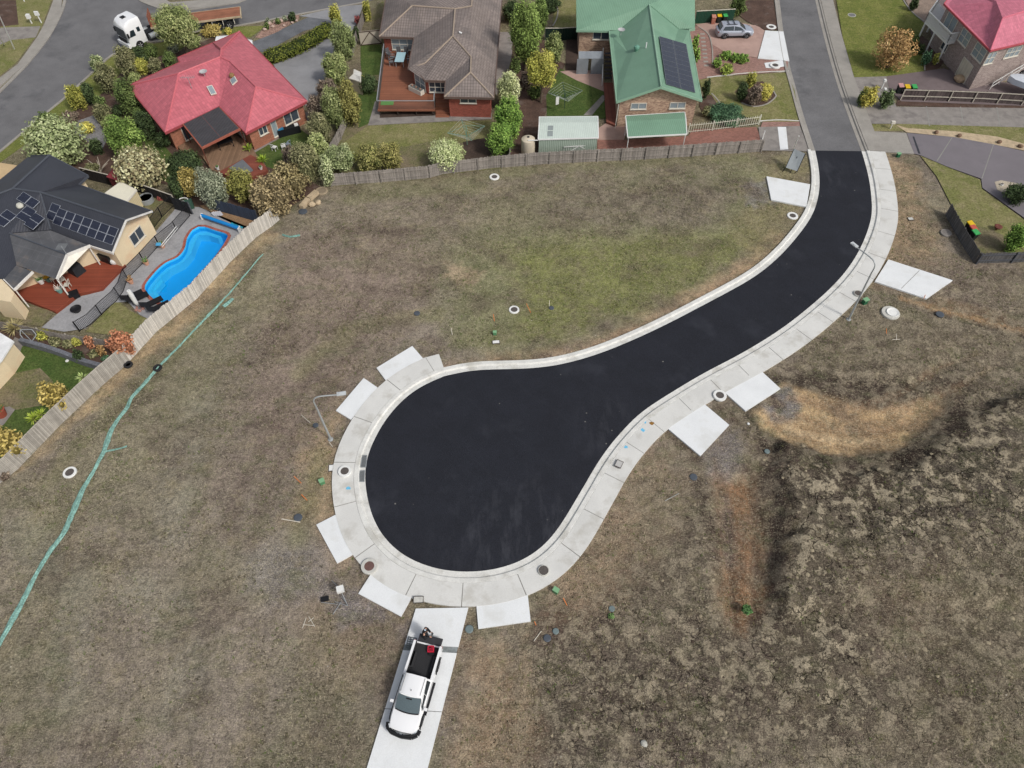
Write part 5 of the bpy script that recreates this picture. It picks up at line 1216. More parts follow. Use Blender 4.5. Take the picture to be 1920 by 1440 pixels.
# its deck, with railing and steps
D_ = thing('raised_deck', P(765,170), 'raised brown timber deck with bar railing beside the grey-tiled house', 'deck')
dz_ = 0.75
MB().prism(pts([(722,96),(790,96),(768,128),(800,156),(838,156),(838,184),(816,184),(816,207),(708,207)], dz_), dz_-0.12, dz_).build('floor', m_browndeck, D_, world=True)
mb = MB()
for q in [(712,205),(745,205),(780,205),(813,205),(716,150),(722,100)]: mb.bar((*G(*q,dz_),0), (*G(*q,dz_),dz_), 0.09)
mb.build('stump', mat('stump', S(70,60,54)), D_, world=True)
l = [np.array(G(*q, dz_)) for q in [(722,98),(709,205),(815,205),(816,186)]]
al_ = arc(l)
for i, (a, b) in enumerate(zip(l[:-1], l[1:])):
    L = np.linalg.norm(b-a); mb = MB(); n = int(L/0.12)
    for k in range(n): p = a+(b-a)*k/n; mb.box((p[0], p[1], dz_+0.5), (0.02, 0.02, 1.0))
    mb.build('balusters', mat('grey_baluster', S(96,92,90)), D_, world=True)
    MB().bar((*a, dz_+1.02), (*b, dz_+1.02), 0.09, 0.05).build('handrail', m_metal, D_, world=True)
for k in range(4):
    y_ = k; p0 = G(817, 188+k*9, dz_*(1-(k+.5)/4)); p1 = G(843, 188+k*9, dz_*(1-(k+.5)/4)); z = dz_*(1-(k+.5)/4)
    MB().box(((p0[0]+p1[0])/2, p0[1]-0.1, z/2), (p1[0]-p0[0], 0.75, z)).build('step', m_browndeck, D_, world=True)

# C: green-roofed house
m_groof = mat('green_tin_roof', S(134,172,146), rough=0.55, var=0.08, scale=0.4, pattern='ribs', period=0.2, amt=0.2, fine=0.06, stain=(S(112,150,126),0.25,0.53,0.55))
m_gcap = mat('green_cap', S(150,186,160), rough=0.5, var=0.04)
m_tanbrick = mat('tan_brick', S(204,174,148), rough=0.9, var=0.14, scale=1.2, pattern='brick', period=0.086, bw=0.24, color2=S(128,96,82))
Cc = House('green_roofed_house', 'tan brick house under a green steel roof with a black solar array', (1230,100))
e, r_ = 3.2, 5.0
V = Cc.roof({'BL':(1081,57,e),'vl':(1161,57,e),'vl2':(1142,58,e),'FL':(1156,191,e),'FR':(1316,188,e),'vr':(1272,54,e),'vr2':(1292,56,e),'BR':(1303,54,e),'TR':(1303,-35,r_+.6),'TL':(1080,-35,r_+.6),
             'k':(1217.5,9.5,r_),'R2':(1239.5,163,r_)},
            [('BL','vl','k','TL'),('k','vr','BR','TR'),('TL','k','TR'),('vl2','FL','R2','k','vl'),('FR','vr2','vr','k','R2')], m_groof)
Cc.lines('ridge_cap', V, [('k','R2')], 0.11, m_gcap, dz=0.03)
Cc.lines('valley', V, [('vl','k'),('k','vr')], 0.05, mat('valley_green', S(84,122,100)), dz=0.0)
Cc.fascia(V, ['BL','vl2'], m_gcap); Cc.fascia(V, ['vl2','FL','R2','FR','vr2'], m_gcap, name='barge_board'); Cc.fascia(V, ['vr2','BR'], m_gcap)
W = Cc.walls(V, ['BL','vl2','FL','FR','vr2','BR','TR','TL'], m_tanbrick, 0.42, drop=0.12)
a, b, c_ = W['FL'], W['FR'], V['R2']
t = ((c_.x-a.x)/(b.x-a.x)); g = a.lerp(b, t); mb = MB(); mb.face(Vector((a.x,a.y,e-.12)), Vector((b.x,b.y,e-.12)), Vector((g.x,g.y,r_-.2)))
mb.build('gable', m_tanbrick, Cc.root, world=True)
Cc.win(W['FL'], W['FR'], 0.15, 0.35, 2.1, 2.75, 2, 1, m_glassl); Cc.win(W['FL'], W['FR'], 0.66, 0.86, 2.1, 2.75, 2, 1, m_glassl); Cc.win(W['BL'], W['vl2'], 0.42, 0.92, 2.0, 2.9, 2, 1)
q = [zplane(V, ('R2','k','FR'), *c) for c in [(1235,69),(1286,84),(1303,175),(1248,159)]]
_sf = m_solarf; m_solarf = mat('grey_frame', S(104,108,116), rough=.4); Cc.solar(q, 2, 10, 0.10, 0.01); m_solarf = _sf
p = zplane(V, ('R2','k','FL'), 1193, 95); MB().lathe([(0.2,-.1),(0.2,0.15),(0.32,0.3),(0.30,0.5),(0.1,0.62),(0.01,0.64)], 14, p).build('roof_vent', mat('green_vent', S(112,160,140), rough=0.4), Cc.root, world=True, smooth=True)
p = zplane(V, ('R2','k','FL'), 1211, 90); MB().tube([p, p+Vector((0,0,.6))], 0.06, 8).build('flue', MATS['white_pipe'], Cc.root, world=True)
p = zplane(V, ('R2','k','FL'), 1164, 66); mb = MB(); mb.lathe([(0.02,0),(0.3,0.06),(0.42,0.16),(0.4,0.18),(0.28,0.08),(0.02,0.02)], 14, p+Vector((0,0,0.5))); mb.tube([p, p+Vector((0,0,.55))], 0.03, 6)
mb.build('satellite_dish', MATS['dish_grey'], Cc.root, world=True, smooth=True)
# lean-to and back stair of the green-roofed house
mb = MB(); l0, l1 = P(1085,110,1.9), P(1130,110,1.9); u0, u1 = P(1085,96,2.2), P(1130,96,2.2); mb.face(l0, l1, u1, u0); mb.face(l0, u0, Vector((u0.x,u0.y,0)), Vector((l0.x,l0.y,0)))
mb.build('lean_to_roof', mat('grey_tin', S(150,156,162), rough=0.5, pattern='ribs', period=0.15, amt=0.15), Cc.root, world=True)
MB().box(((l0.x*0.82+l1.x*0.18), l0.y, 0.95), (1.3, 0.06, 1.8)).build('shed_door', MATS['grey_tin'], Cc.root, world=True)
MB().box(((l0.x*0.2+l1.x*0.8), l0.y, 0.95), (1.4, 0.06, 1.8)).build('shed_door', MATS['grey_tin'], Cc.root, world=True)
st = thing('back_stairs', P(1142,130), 'grey stair with white lattice rail on the left side of the green roof', 'stairs')
for k in range(7):
    z = 1.9*(1-(k+.5)/7); p0 = G(1134, 100+k*7.6, z); MB().box((p0[0]+0.75, p0[1], z), (1.5, 0.34, 0.06)).build('step', mat('stair_grey', S(84,82,84)), st, world=True)
mb = MB(); a = P(1131,90,1.6); b = P(1130,148,0.9); mb.bar(a, b, 0.07); mb.bar(a-Vector((0,0,.7)), b-Vector((0,0,.7)), 0.07); 
for k in range(8): q = a.lerp(b, k/7); mb.bar(q, q-Vector((0,0,1.0)), 0.05)
mb.build('rail', m_wht, st, world=True)
p0 = P(1160,196,2.9); MB().tube([p0, Vector((p0.x-.05,p0.y+.1,0))], 0.05, 6).build('downpipe', m_frame, Cc.root, world=True)

def gable_box(name, label, corners, zs, ridge, m_roof, m_trim, m_wall=None, cat='shed', posts=(), lights=(), trim=0.12):
    """small roof on four corners: corners px order back-left, back-right, front-right, front-left"""
    c = [P(*q, z) for q, z in zip(corners, zs)]; root = thing(name, (c[3].x, c[3].y, 0), label, cat)
    r0, r1 = P(*ridge[0], ridge[2]), P(*ridge[1], ridge[2]); mb = MB()
    mb.face(c[0], r0, r1, c[1]); mb.face(r0, c[3], c[2], r1); dn = Vector((0,0,.06))
    mb.face(c[0]-dn, c[1]-dn, r1-dn, r0-dn); mb.face(r0-dn, r1-dn, c[2]-dn, c[3]-dn)
    ro = mb.build('roof', m_roof, root, world=True)
    mb = MB()
    for a, b in ((c[0],c[1]),(c[1],r1),(r1,c[2]),(c[2],c[3]),(c[3],r0),(r0,c[0])): mb.bar(a-Vector((0,0,.05)), b-Vector((0,0,.05)), 0.09, trim)
    mb.build('trim', m_trim, ro, world=True)
    if m_wall:
        ctr = sum(c, Vector())/4; q = [p.lerp(ctr, 0.03) for p in c]; mb = MB(); g = lambda p: Vector((p.x, p.y, 0)); tp = lambda p: p-Vector((0,0,.1))
        for i in range(4):
            a, b = q[i], q[(i+1) % 4]; mb.face(g(a), g(b), tp(b), tp(a))
        mb.build('wall', m_wall, root, world=True)
    for pp, z in posts:
        p = P(*pp, z); MB().tube([(p.x, p.y, 0), p], 0.045, 6).build('post', m_trim, root, world=True)
    for a0, a1, b0, b1 in lights:
        f = lambda u, v: r0.lerp(r1, u).lerp(c[3].lerp(c[2], u), v)+Vector((0,0,.015))
        MB().face(f(a0,b0), f(a1,b0), f(a1,b1), f(a0,b1)).build('skylight', mat('skylight_grey', S(150,158,156), rough=0.3), root, world=True)
    return root
m_pshed = mat('pale_green_tin', S(214,226,216), rough=0.5, var=0.04, pattern='ribs', period=0.19, amt=0.10)
m_wshed = mat('green_grey_tin', S(176,192,176), rough=0.6, var=0.05, pattern='ribs', period=0.19, amt=0.35)
gable_box('garden_shed', 'long pale green tin shed behind the back fence beside the water tank', [(1011,219),(1121,218),(1122,258),(1009,261)], [2.05]*4, ((1011,230),(1121.5,229),2.25), m_pshed, m_wht, m_wshed, lights=((0.15,0.24,0.2,0.47),(0.15,0.24,0.52,0.85)))
gable_box('carport', 'green roofed carport with white trim over the red paved drive', [(1173,217),(1284,210),(1288,251),(1177,257)], [2.3]*4, ((1174,227),(1286,222),2.5), m_groof, m_wht, None, 'carport', posts=(((1179,255),2.2),((1286,249),2.2),((1176,220),2.2),((1282,213),2.2)))
gable_box('garden_hut', 'small white garden hut half hidden by the row of trees', [(664,130),(677,136),(676,153),(655,146)], [1.7]*4, ((660,133),(657,145),2.2) if False else ((663,138),(676,144),2.1), mat('white_tin', S(236,234,226), rough=0.5, pattern='ribs', period=0.15, amt=0.12), m_frame, mat('hut_wall', S(196,184,158), pattern='planks', period=0.15, amt=0.2))
gable_box('cream_shed', 'cream flat-roofed shed between the dark roof and the big cream bush', [(226,341),(256,356),(238,378),(197,362)], [1.9]*4, ((212,351),(247,367),1.98), mat('cream_tin', S(240,234,212), rough=0.5, var=0.03), m_frame, mat('cream_tin_wall', S(226,210,170), rough=0.6, var=0.04, pattern='ribs', period=0.2, amt=0.15))

# D: dark-roofed house with pool
m_droof = mat('charcoal_tin_roof', S(68,70,78), rough=0.5, var=0.08, scale=0.5, pattern='ribs', period=0.2, amt=0.12, fine=0.04, stain=(S(52,54,62),0.2,0.52,0.5))
m_dcap = mat('charcoal_cap', S(84,88,96), rough=0.45, var=0.04)
m_creamr = mat('cream_render_wall', S(238,218,182), rough=0.85, var=0.05, scale=1.0, stain=(S(226,186,150),0.5,0.52,0.5))
Dh = House('dark_roofed_house', 'cream house under a charcoal steel roof with many solar panels beside the pool', (120,440))
e, r_ = 2.5, 4.4
V = Dh.roof({'A1':(55,292,e),'A2':(93,291,e+1.2),'A3':(165,329,e),'vb':(147,346,e),'E1':(285,396,e),'G':(236,413,r_),'E2':(211,474,e),'v3':(169,461,e),'v4':(95,431,3.7),'m1':(76,361,r_),'m0':(24,354,r_),
             'z0':(-70,390,r_),'z1':(-60,385,e),'z2':(-70,600,e),'z3':(7,525,e),'z4':(31,497,e),'pk':(18,437,4.1)},
            [('A1','A2','m0','z1'),('A2','A3','vb','m1','m0'),('vb','E1','G','m1'),('G','E2','v3','v4','m1'),('m0','m1','v4','pk','z4','z3','z2','z0')], m_droof, planar={'v4':('G','m1','E2'),'pk':('m0','m1','z4'),'v3':('G','m1','E2'),'z3':('m0','m1','z4'),'z2':('m0','m1','z4'),'z0':('m0','m1','z4')})
Dh.lines('ridge_cap', V, [('A2','m0','m1','G'),('m0','z0'),('m1','v4')], 0.09, m_dcap, dz=0.03)
m_wgut = mat('white_gutter', S(236,232,224), rough=0.5)
Dh.fascia(V, ['A1','A2','A3','vb'], m_dcap); Dh.fascia(V, ['E1','G','E2'], m_wgut, 0.15, name='barge_board'); Dh.fascia(V, ['vb','E1'], m_dcap); Dh.fascia(V, ['E2','v3'], m_wgut)
W = Dh.walls(V, ['A1','A3','vb','E1','E2','v3','z3','z2','z1'], m_creamr, 0.4)
a, b, c_ = W['E2'], W['E1'], V['G']; t = ((Vector((c_.x,c_.y,0))-a).dot(b-a))/((b-a).length_squared); g = a.lerp(b, t)
MB().face(Vector((a.x,a.y,e-.12)), Vector((b.x,b.y,e-.12)), Vector((g.x,g.y,r_-.22))).build('gable', m_creamr, Dh.root, world=True)
Dh.win(W['E2'], W['E1'], 0.42, 0.74, 0.95, 2.1, 2, 1, out=Vector((1,-.6,0)))
pl = ('G','m1','E2')
q = [zplane(V, pl, *c) for c in [(112,390),(224,429),(211,460),(99,419)]]; Dh.solar(q, 7, 2, 0.08, 0.012)
q = [zplane(V, pl, *c) for c in [(99,380),(115,386),(101,415),(86,409)]]; Dh.solar(q, 1, 2, 0.08)
pl = ('m0','m1','z4')
for c in ([(45,360),(76,379),(63,392),(31,374)],[(51,386),(70,397),(51,419),(29,407)],[(67,399),(85,410),(63,432),(45,421)],[(14,393),(33,405),(8,427),(-13,415)]):
    q = [zplane(V, pl, *k) for k in c]; Dh.solar(q, 1 if c[0] != (45,360) else 2, 2 if c[0] != (45,360) else 1, 0.08)
p = zplane(V, pl, 38, 387); MB().lathe([(0.3,0),(0.3,0.15),(0.2,0.28),(0.01,0.32)], 14, p).build('skylight_dome', mat('dome_white', S(210,208,196)), Dh.root, world=True, smooth=True)
# patio gable of the dark-roofed house
m_patio = mat('smoked_patio_roof', S(92,92,94), rough=0.35, var=0.2, scale=0.7, pattern='panel', period=0.6, bw=0.9, amt=0.25, spec=0.5, stain=(S(140,122,104),0.35,0.56,0.5))
pv_ = Dh.V({'pk':(18,438,V['pk'].z+.08),'pe':(126,478,max(3.2,V['pk'].z)),'re':(169,461,2.7),'rb':(95,432,3.3),'le':(107,524,2.5),'lb':(31,497,2.6)})
mb = MB(); mb.face(pv_['pk'], pv_['rb'], pv_['re'], pv_['pe']); mb.face(pv_['pk'], pv_['pe'], pv_['le'], pv_['lb']); po_ = mb.build('patio_roof', m_patio, Dh.root, world=True)
mb = MB(); mb.face(pv_['pe']-Vector((0,0,.06)), pv_['le']-Vector((0,0,.06)), pv_['re']-Vector((0,0,.06))); mb.build('patio_gable', mat('patio_gable_white', S(242,236,222)), Dh.root, world=True)
mb = MB(); mb.bar(pv_['le'], pv_['pe'], 0.1, 0.25); mb.bar(pv_['pe'], pv_['re'], 0.1, 0.25); mb.build('barge_board', m_wgut, po_, world=True)
mb = MB(); mb.tube([pv_['pk']+Vector((0,0,.05)), pv_['pe']+Vector((0,0,.05))], 0.07, 6); mb.build('ridge_cap', m_dcap, po_, world=True)
q = Dh.V({'a':(31,497,2.55),'b':(62,510,2.5),'c':(27,544,2.3),'d':(7,524,2.35)}); o = MB().face(q['a'], q['b'], q['c'], q['d']).build('side_awning', m_patio, Dh.root, world=True)
mb = MB(); mb.bar(q['b'], q['c'], 0.1, 0.22); mb.bar(q['c'], q['d'], 0.08, 0.12); mb.build('trim', m_wgut, o, world=True)
for pp, z in (((107,524),2.4),((166,462),2.5),((28,543),2.2)):
    p = P(*pp, z); MB().tube([(p.x, p.y, 0), p], 0.06, 6).build('post', m_wgut, Dh.root, world=True)
p = pv_['pe']+Vector((0,0,.1)); mb = MB(); mb.tube([p, p+Vector((0,0,.9))], 0.03, 6)
for k in range(5): mb.bar(p+Vector((-.4,-.3+k*.15,.85)), p+Vector((.4,-.3+k*.15,.85)), 0.03)
mb.build('antenna', m_metal, Dh.root, world=True)
MB().prism(pts([(-20,520),(4,524),(27,549),(20,566),(-20,560)], 2.3), 0, 2.3).build('wing_wall', m_creamr, Dh.root, world=True)

# E: pink-roofed two-storey house
m_pink = mat('pink_tin_roof', S(212,124,142), rough=0.6, var=0.06, scale=0.5, pattern='tile', period=0.25, bw=0.4, amt=0.11, fine=0.06, stain=(S(198,108,126), 0.3, 0.54, 0.4))
m_mauve = mat('mauve_brick', S(178,162,154), rough=0.9, var=0.08, pattern='brick', period=0.086, bw=0.24, color2=S(138,122,118))
Eh = House('two_storey_house', 'two storey mauve brick house with a pink roof and white balcony', (1860,60))
e, r_ = 4.9, 6.6
V = Eh.roof({'L':(1770,7,e),'N':(1857,95,e),'R':(1990,64,e),'T':(1800,-30,e),'T2':(2010,-30,e),'k':(1880,34,r_),'k2':(1868,2,r_),'k3':(1990,0,r_),'k0':(1858,-12,r_)},
            [('L','N','k','k2','T'),('N','R','k3','k'),('k','k3','k2'),('R','T2','k3'),('T','k2','k3','T2')], m_pink)
Eh.lines('ridge_cap', V, [('N','k','k3')], 0.09, mat('pink_cap', S(222,124,142)), dz=0.03)
mb = MB(); mb.face(P(1855,9,6.1), P(1874,12,6.3), P(1880,33,6.4)); mb.build('gablet', m_frame, Eh.root, world=True)
Eh.fascia(V, ['T','L','N','R','T2'], mat('pink_gutter', S(196,92,100)), 0.2)
W = Eh.walls(V, ['L','N','R','T2','T'], m_mauve, 0.42)
LN = (W['L'], W['N']); ov = Vector((-1,-.6,0))
Eh.win(*LN, 0.08, 0.30, 2.9, 4.5, 2, 1, m_glassl, out=ov); Eh.win(*LN, 0.44, 0.63, 3.0, 4.4, 2, 2, m_glassl, out=ov); Eh.win(*LN, 0.76, 0.97, 3.0, 4.4, 2, 2, m_glassl, out=ov)
Eh.win(W['N'], W['R'], 0.01, 0.14, 3.0, 4.3, 2, 2, m_glassl); Eh.win(W['N'], W['R'], 0.30, 0.52, 3.2, 4.3, 3, 2, m_glassl)
f = Eh.win(*LN, 0.68, 0.89, 0.08, 2.2, 1, 1, mat('cream_door', S(218,210,190), pattern='ribs', period=0.5, amt=0.1), 'garage_door', out=ov)
Eh.win(*LN, 0.22, 0.34, 0.9, 1.9, 1, 1, m_glass, out=ov)
# balcony
fz = 2.6; fl = pts([(1735,39),(1776,80),(1795,77),(1800,60),(1760,4)], fz)
Bp = MB().prism(fl, fz-.25, fz).build('balcony', m_wht, Eh.root, world=True)
fr2 = [np.array(q) for q in fl]; loop2 = [fr2[4], fr2[0], fr2[1], fr2[2]]
for a, b in zip(loop2[:-1], loop2[1:]):
    L = np.linalg.norm(b-a); mb = MB(); n = max(2, int(L/0.14))
    for k in range(n+1): p = a+(b-a)*k/n; mb.box((p[0], p[1], fz+.5), (0.05, 0.05, 1.0))
    mb.bar((*a, fz+.12), (*b, fz+.12), 0.06); mb.build('balusters', m_wht, Bp, world=True)
    MB().bar((*a, fz+1.05), (*b, fz+1.05), 0.13, 0.09).build('handrail', m_wht, Bp, world=True)
for q in [(1736,41),(1754,58),(1776,79),(1757,20)]:
    p = G(*q, fz); MB().bar((*p, 0), (*p, fz-.2), 0.14).build('post', m_wht, Eh.root, world=True)
# outside stair of the two-storey house
st = thing('outside_stairs', P(1880,140), 'dark outside stair with a white rail against the pink-roofed house', 'stairs')
for k in range(9):
    z = 0.18*(k+.6); p = P(1862+k*8.5, 148-k*4.6, z*0.9); MB().box((p.x, p.y, z), (0.32, 1.1, 0.06), 0.35).build('step', MATS['stair_grey'], st, world=True)
mb = MB(); a = P(1863,155,0.95); b = P(1935,112,2.6)
for dz in (0, -.5): mb.bar(a+Vector((0,0,dz)), b+Vector((0,0,dz)), 0.06)
for k in range(5): q = a.lerp(b, k/4); mb.bar(q, q-Vector((0,0,.95)), 0.06)
mb.build('rail', m_wht, st, world=True)
# F: white garage at the left edge
F_ = thing('white_garage', P(-10,650), 'white flat-topped building cut off by the left edge of the photo', 'garage')
MB().prism(pts([(-60,600),(0,624),(26,640),(3,676),(-60,740)], 2.1), 2.0, 2.15).build('roof', mat('white_roof', S(244,244,242), rough=0.6), F_, world=True)
MB().prism(pts([(-58,604),(-1,628),(22,641),(2,672),(-58,735)], 2.0), 0, 2.0).build('wall', m_creamr, F_, world=True)
# porch parts: red hut
mb = MB(); q = [P(201,331,1.5), P(214,314,1.5), P(224,322,1.5), P(222,338,1.5)]; mb.prism([(p.x, p.y) for p in q], 0, 1.5)
R_ = thing('red_hut', q[0], 'small dark red hut tucked under the big cream bush', 'hut'); mb.build('wall', mat('red_hut', S(120,52,56), pattern='planks', period=0.12, amt=0.2), R_, world=True)
c4 = sum(q, Vector())/4; mb = MB(); t4 = c4+Vector((0,0,.4))
for i in range(4): a, b = q[i].lerp(c4, -.15), q[(i+1) % 4].lerp(c4, -.15); mb.face(a, b, t4)
mb.build('roof', mat('red_hut_roof', S(140,58,64)), R_, world=True)
# ---------------------------------------------------------------- small things on the new street
m_iron = mat('cast_iron_lid', S(96,90,86), rough=0.8, var=0.15, scale=5, fine=0.25)
m_collar = mat('white_collar', S(240,240,236), rough=0.8, var=0.05)
m_lidconc = mat('lid_concrete', S(206,204,196), rough=0.85, var=0.08, scale=4)
def manhole(px, py, R, r, label, collar=m_collar, lid=m_iron, z=0.02, h=0.05, off=(0, 0), group=None):
    t = thing('manhole', P(px, py, z), label, 'manhole', group)
    if R: MB().lathe([(r*0.98, z+h-0.02), (r, z+h), (R-.02, z+h), (R, z+h-.03), (R, z-.12)], 28).build('collar', collar, t)
    m_ = MB().lathe([(0.001, z+h*0.7), (r*0.94, z+h*0.7), (r, z+h*0.5)], 24, (off[0], off[1], 0)); 
    for k in range(-3, 4): L = math.sqrt(max(0, 1-(k/4)**2))*r*0.85; m_.bar((off[0]-L, off[1]+k*r/4, z+h*0.72), (off[0]+L, off[1]+k*r/4, z+h*0.72), r*0.06, 0.012)
    m_.build('lid', lid, t); return t
manhole(927,332,.50,.30,'white collared manhole in the grass near the long grey fence')
manhole(1486,405,.52,.30,'white collared manhole in the grass between the left kerb and a driveway slab')
manhole(964,581,.45,.30,'white rimmed manhole in the grass between two orange survey pegs')
manhole(131,886,.48,.32,'manhole with a broken white collar left of the fallen green mesh')
manhole(647,885,.48,.31,'brown lidded manhole set in the footpath behind the double drain grate',z=.13)
manhole(693,1063,.55,.34,'reddish lidded manhole on the outer footpath edge, lower left of the bulb',collar=m_lidconc,z=.13,lid=mat('rusty_lid',S(116,88,82),var=.2,scale=5))
manhole(1019,1071,.36,.33,'dark grey manhole set in the footpath at the lower right of the bulb',collar=m_lidconc,z=.13)
manhole(1349,743,.52,.32,'white collared manhole between two white slabs on the right of the road',collar=m_collar,z=.13)
manhole(1608,552,.36,.32,'dark manhole in the footpath at the foot of the right street lamp',collar=m_lidconc,z=.13)
t = manhole(1669,588,.75,.32,'raised concrete manhole ring with an offset lid in the dirt right of the street lamp',collar=m_lidconc,h=.14)
MB().lathe([(.34,.2),(.5,.26),(.52,.1)],24,(.12,-.05,0)).build('riser', m_collar, t)
manhole(1446,51,.62,.33,'white collared manhole at the top of the pink driveway',z=.02)
manhole(1453,124,.62,.36,'white collared manhole at the narrow kerb slab below the pink driveway',z=.10)
manhole(1597,29,.52,.44,'grey manhole in the big lawn east of the old road',collar=m_lidconc,lid=mat('grey_lid',S(128,128,128),var=.1))
manhole(603,358,.62,.44,'round concrete lid at the end of the sandstone blocks',collar=mat('old_ring',S(168,152,128),var=.2),lid=mat('old_lid',S(146,132,112),var=.2))
manhole(1773,438,.5,.40,'round grey concrete lid beside the leaning fence',collar=m_oldconc2,lid=m_oldconc2,h=.12)
manhole(1878,347,.16,.14,'tiny iron cover in the gravel circle',z=.11)
def box_lid(px, py, w, d, rz, label, m, z=0.02, h=0.05, name='pit_lid', rim=None):
    t = thing(name, P(px, py, z), label, 'pit lid', rz=rz)
    MB().box((0, 0, z+h/2), (w, d, h)).build('frame', rim or m_iron, t); MB().box((0, 0, z+h+.004), (w*.86, d*.8, .012)).build('lid', m, t); return t
box_lid(785,1126,.66,.45,.02,'rectangular pit lid at the head of the long driveway',m_lidconc,.13)
box_lid(1160,872,.50,.62,-.5,'tilted rectangular pit lid in the right-hand footpath',mat('pit_grey',S(196,194,190),var=.06),.13)
box_lid(622,878,.42,.58,.1,'white pit lid in the grass just outside the footpath at the left of the bulb',m_collar)
box_lid(930,642,.62,.34,.1,'white pit lid in the grass beside the small green pillar',m_collar)
box_lid(1707,411,.5,.42,0.1,'pale pit lid in the straw grass right of the footpath bend',m_lidconc)
box_lid(1365,840,.01,.01,0,'tiny cover',m_lidconc) if False else None
m_gbox = mat('green_box', S(92,146,104), rough=0.5, var=.05); m_gboxd = mat('green_box_dark', S(44,104,72), rough=0.5, var=.05)
def green_box(px, py, rz, label, m=m_gbox, s=1.0):
    t = thing('power_pillar', P(px, py), label, 'service box', 'green service boxes beside the footpath', rz)
    MB().box((0,0,.2*s), (.34*s,.26*s,.4*s)).build('body', m, t)
    MB().box((0,0,.42*s), (.40*s,.32*s,.06*s)).build('lid', mat('green_lid', S(136,182,138), var=.04), t); return t
green_box(605,906,.5,'pale green service box in the grass left of the footpath, below the white pit lid')
green_box(1042,1110,-.6,'pale green service box in the grass at the lower right of the bulb')
green_box(1620,569,.4,'green service box at the foot of the right street lamp',m_gboxd,1.2)
green_box(928,627,0,'thin green pillar in the grass beside the white pit lid above the road',m_gbox,.8)
green_box(1683,294,.2,'dark green service box in the grass where old and new footpaths meet',m_gboxd)
m_org = mat('orange_peg', S(224,132,70), rough=0.7); m_stick = mat('pale_stick', S(214,206,190), rough=0.8)
def stick(px0, py0, px1, py1, z1, label, m, r=.022, name='survey_peg', cat='peg', z0=0.03):
    a = P(px0, py0, z0); b = P(px1, py1, z1); o = MB().tube([a, b], r*1.25, 6).build(name, m, None, loc=(a.x, a.y, 0)); return tag(o, label, cat)
stick(565,906,551,893,.45,'orange peg level with the green service box left of the bulb, upper one',m_org)
stick(576,938,565,927,.35,'orange peg just below the upper one left of the bulb',m_org)
stick(1063,1135,1056,1121,.4,'orange peg near the green box at the lower right of the bulb',m_org)
stick(1005,1172,1002,1165,.2,'short orange peg at the corner of the lowest right slab',m_org)
stick(927,602,925,589,.5,'orange peg left of the white rimmed manhole in the upper field',m_org)
stick(995,586,987,569,.6,'longest orange peg right of the white rimmed manhole in the upper field',m_org)
stick(1732,560,1735,553,.4,'orange peg at the tip of the right-hand slab',m_org)
stick(1662,629,1662,616,.5,'orange peg in the dirt below the raised manhole ring',m_org)
stick(1030,574,1030,563,.5,'white tipped peg beside a small blue cover in the upper field',m_stick)
stick(848,628,846,615,.4,'thin pale stake in the upper field left of the green pillar',m_stick)
stick(582,793,565,778,.05,'pale rod lying in the grass left of the left street lamp',m_stick,name='rod',cat='rod')
stick(528,973,563,979,.05,'white rod lying in the grass left of the bulb beside a blue cover',m_stick,.03,name='rod',cat='rod')
stick(1001,1202,1015,1183,.05,'pale rod lying beside the dark wet soil below the bulb',m_stick,name='rod',cat='rod')
stick(624,838,617,829,.2,'short white rod at the foot of the left street lamp',m_stick,.02,name='rod',cat='rod')
stick(1247,939,1273,925,.05,'thin grey rod lying in the right-hand dirt',mat('grey_rod',S(176,176,172)),.02,name='rod',cat='rod')
stick(1673,637,1688,636,.3,'crossbar of the small white cross stake in the dirt',m_stick,.02,name='crossbar',cat='stake',z0=.3)
stick(1680,650,1681,626,.5,'upright of the small white cross stake in the dirt',m_stick,.02,name='stake',cat='stake')
stick(769,1199,773,1189,.1,'short white stick on the grass left of the long driveway drain',m_stick,.02,name='stick',cat='stick')
m_blue = mat('blue_cover', S(84,90,98), rough=.5, var=.1); m_teal = mat('teal_cover', S(120,134,134), rough=.5, var=.1)
for i, (x, y, r, lb, mm) in enumerate([(782,588,.26,'round dark blue cover alone in the upper field left of the pegs',m_blue),(1034,578,.22,'round dark blue cover beside the white tipped peg',m_blue),
    (559,971,.3,'dark blue cover at the end of the white rod left of the bulb',m_blue),(592,798,.22,'small blue grey cover left of the left street lamp',m_blue),
    (1762,590,.34,'blue cover in the dirt right of the raised manhole ring',m_blue),(1599,686,.32,'blue grey cover in the dirt above the tan track',m_blue),(1300,895,.28,'blue cover in the dirt left of the gravel strip',m_blue),
    (568,397,.42,'square slate grey cover in the grass near the round concrete lid',m_blue),(880,1180,.26,'pale teal cover in the grass between driveway and right slab',m_teal),
    (1147,1142,.2,'pale teal cover in the green weeds right of the bulb',m_teal),(1026,1197,.24,'blue cover in the wet patch below the bulb',m_blue),(1042,1184,.2,'grey round cover at the edge of the wet patch',m_teal),
    (1438,847,.2,'small grey round cover beside the gravel strip',m_teal),(1672,620,.2,'teal cover beside the orange peg in the dirt',m_teal),(1682,627,.14,'small white cap between two covers in the dirt',m_collar),(1706,632,.16,'small pinkish cap in the dirt',mat('pink_cap2',S(190,150,150))),
    (1403,795,.10,'tiny white marker between the gravel strip and the tan track',m_collar)]):
    a = P(x, y); o = MB().lathe([(.001,.09),(r*.8,.09),(r,.07),(r,0)], 14).build('service_cover', mm, None, loc=None); o.location = (a.x, a.y, 0); tag(o, lb, 'cover')
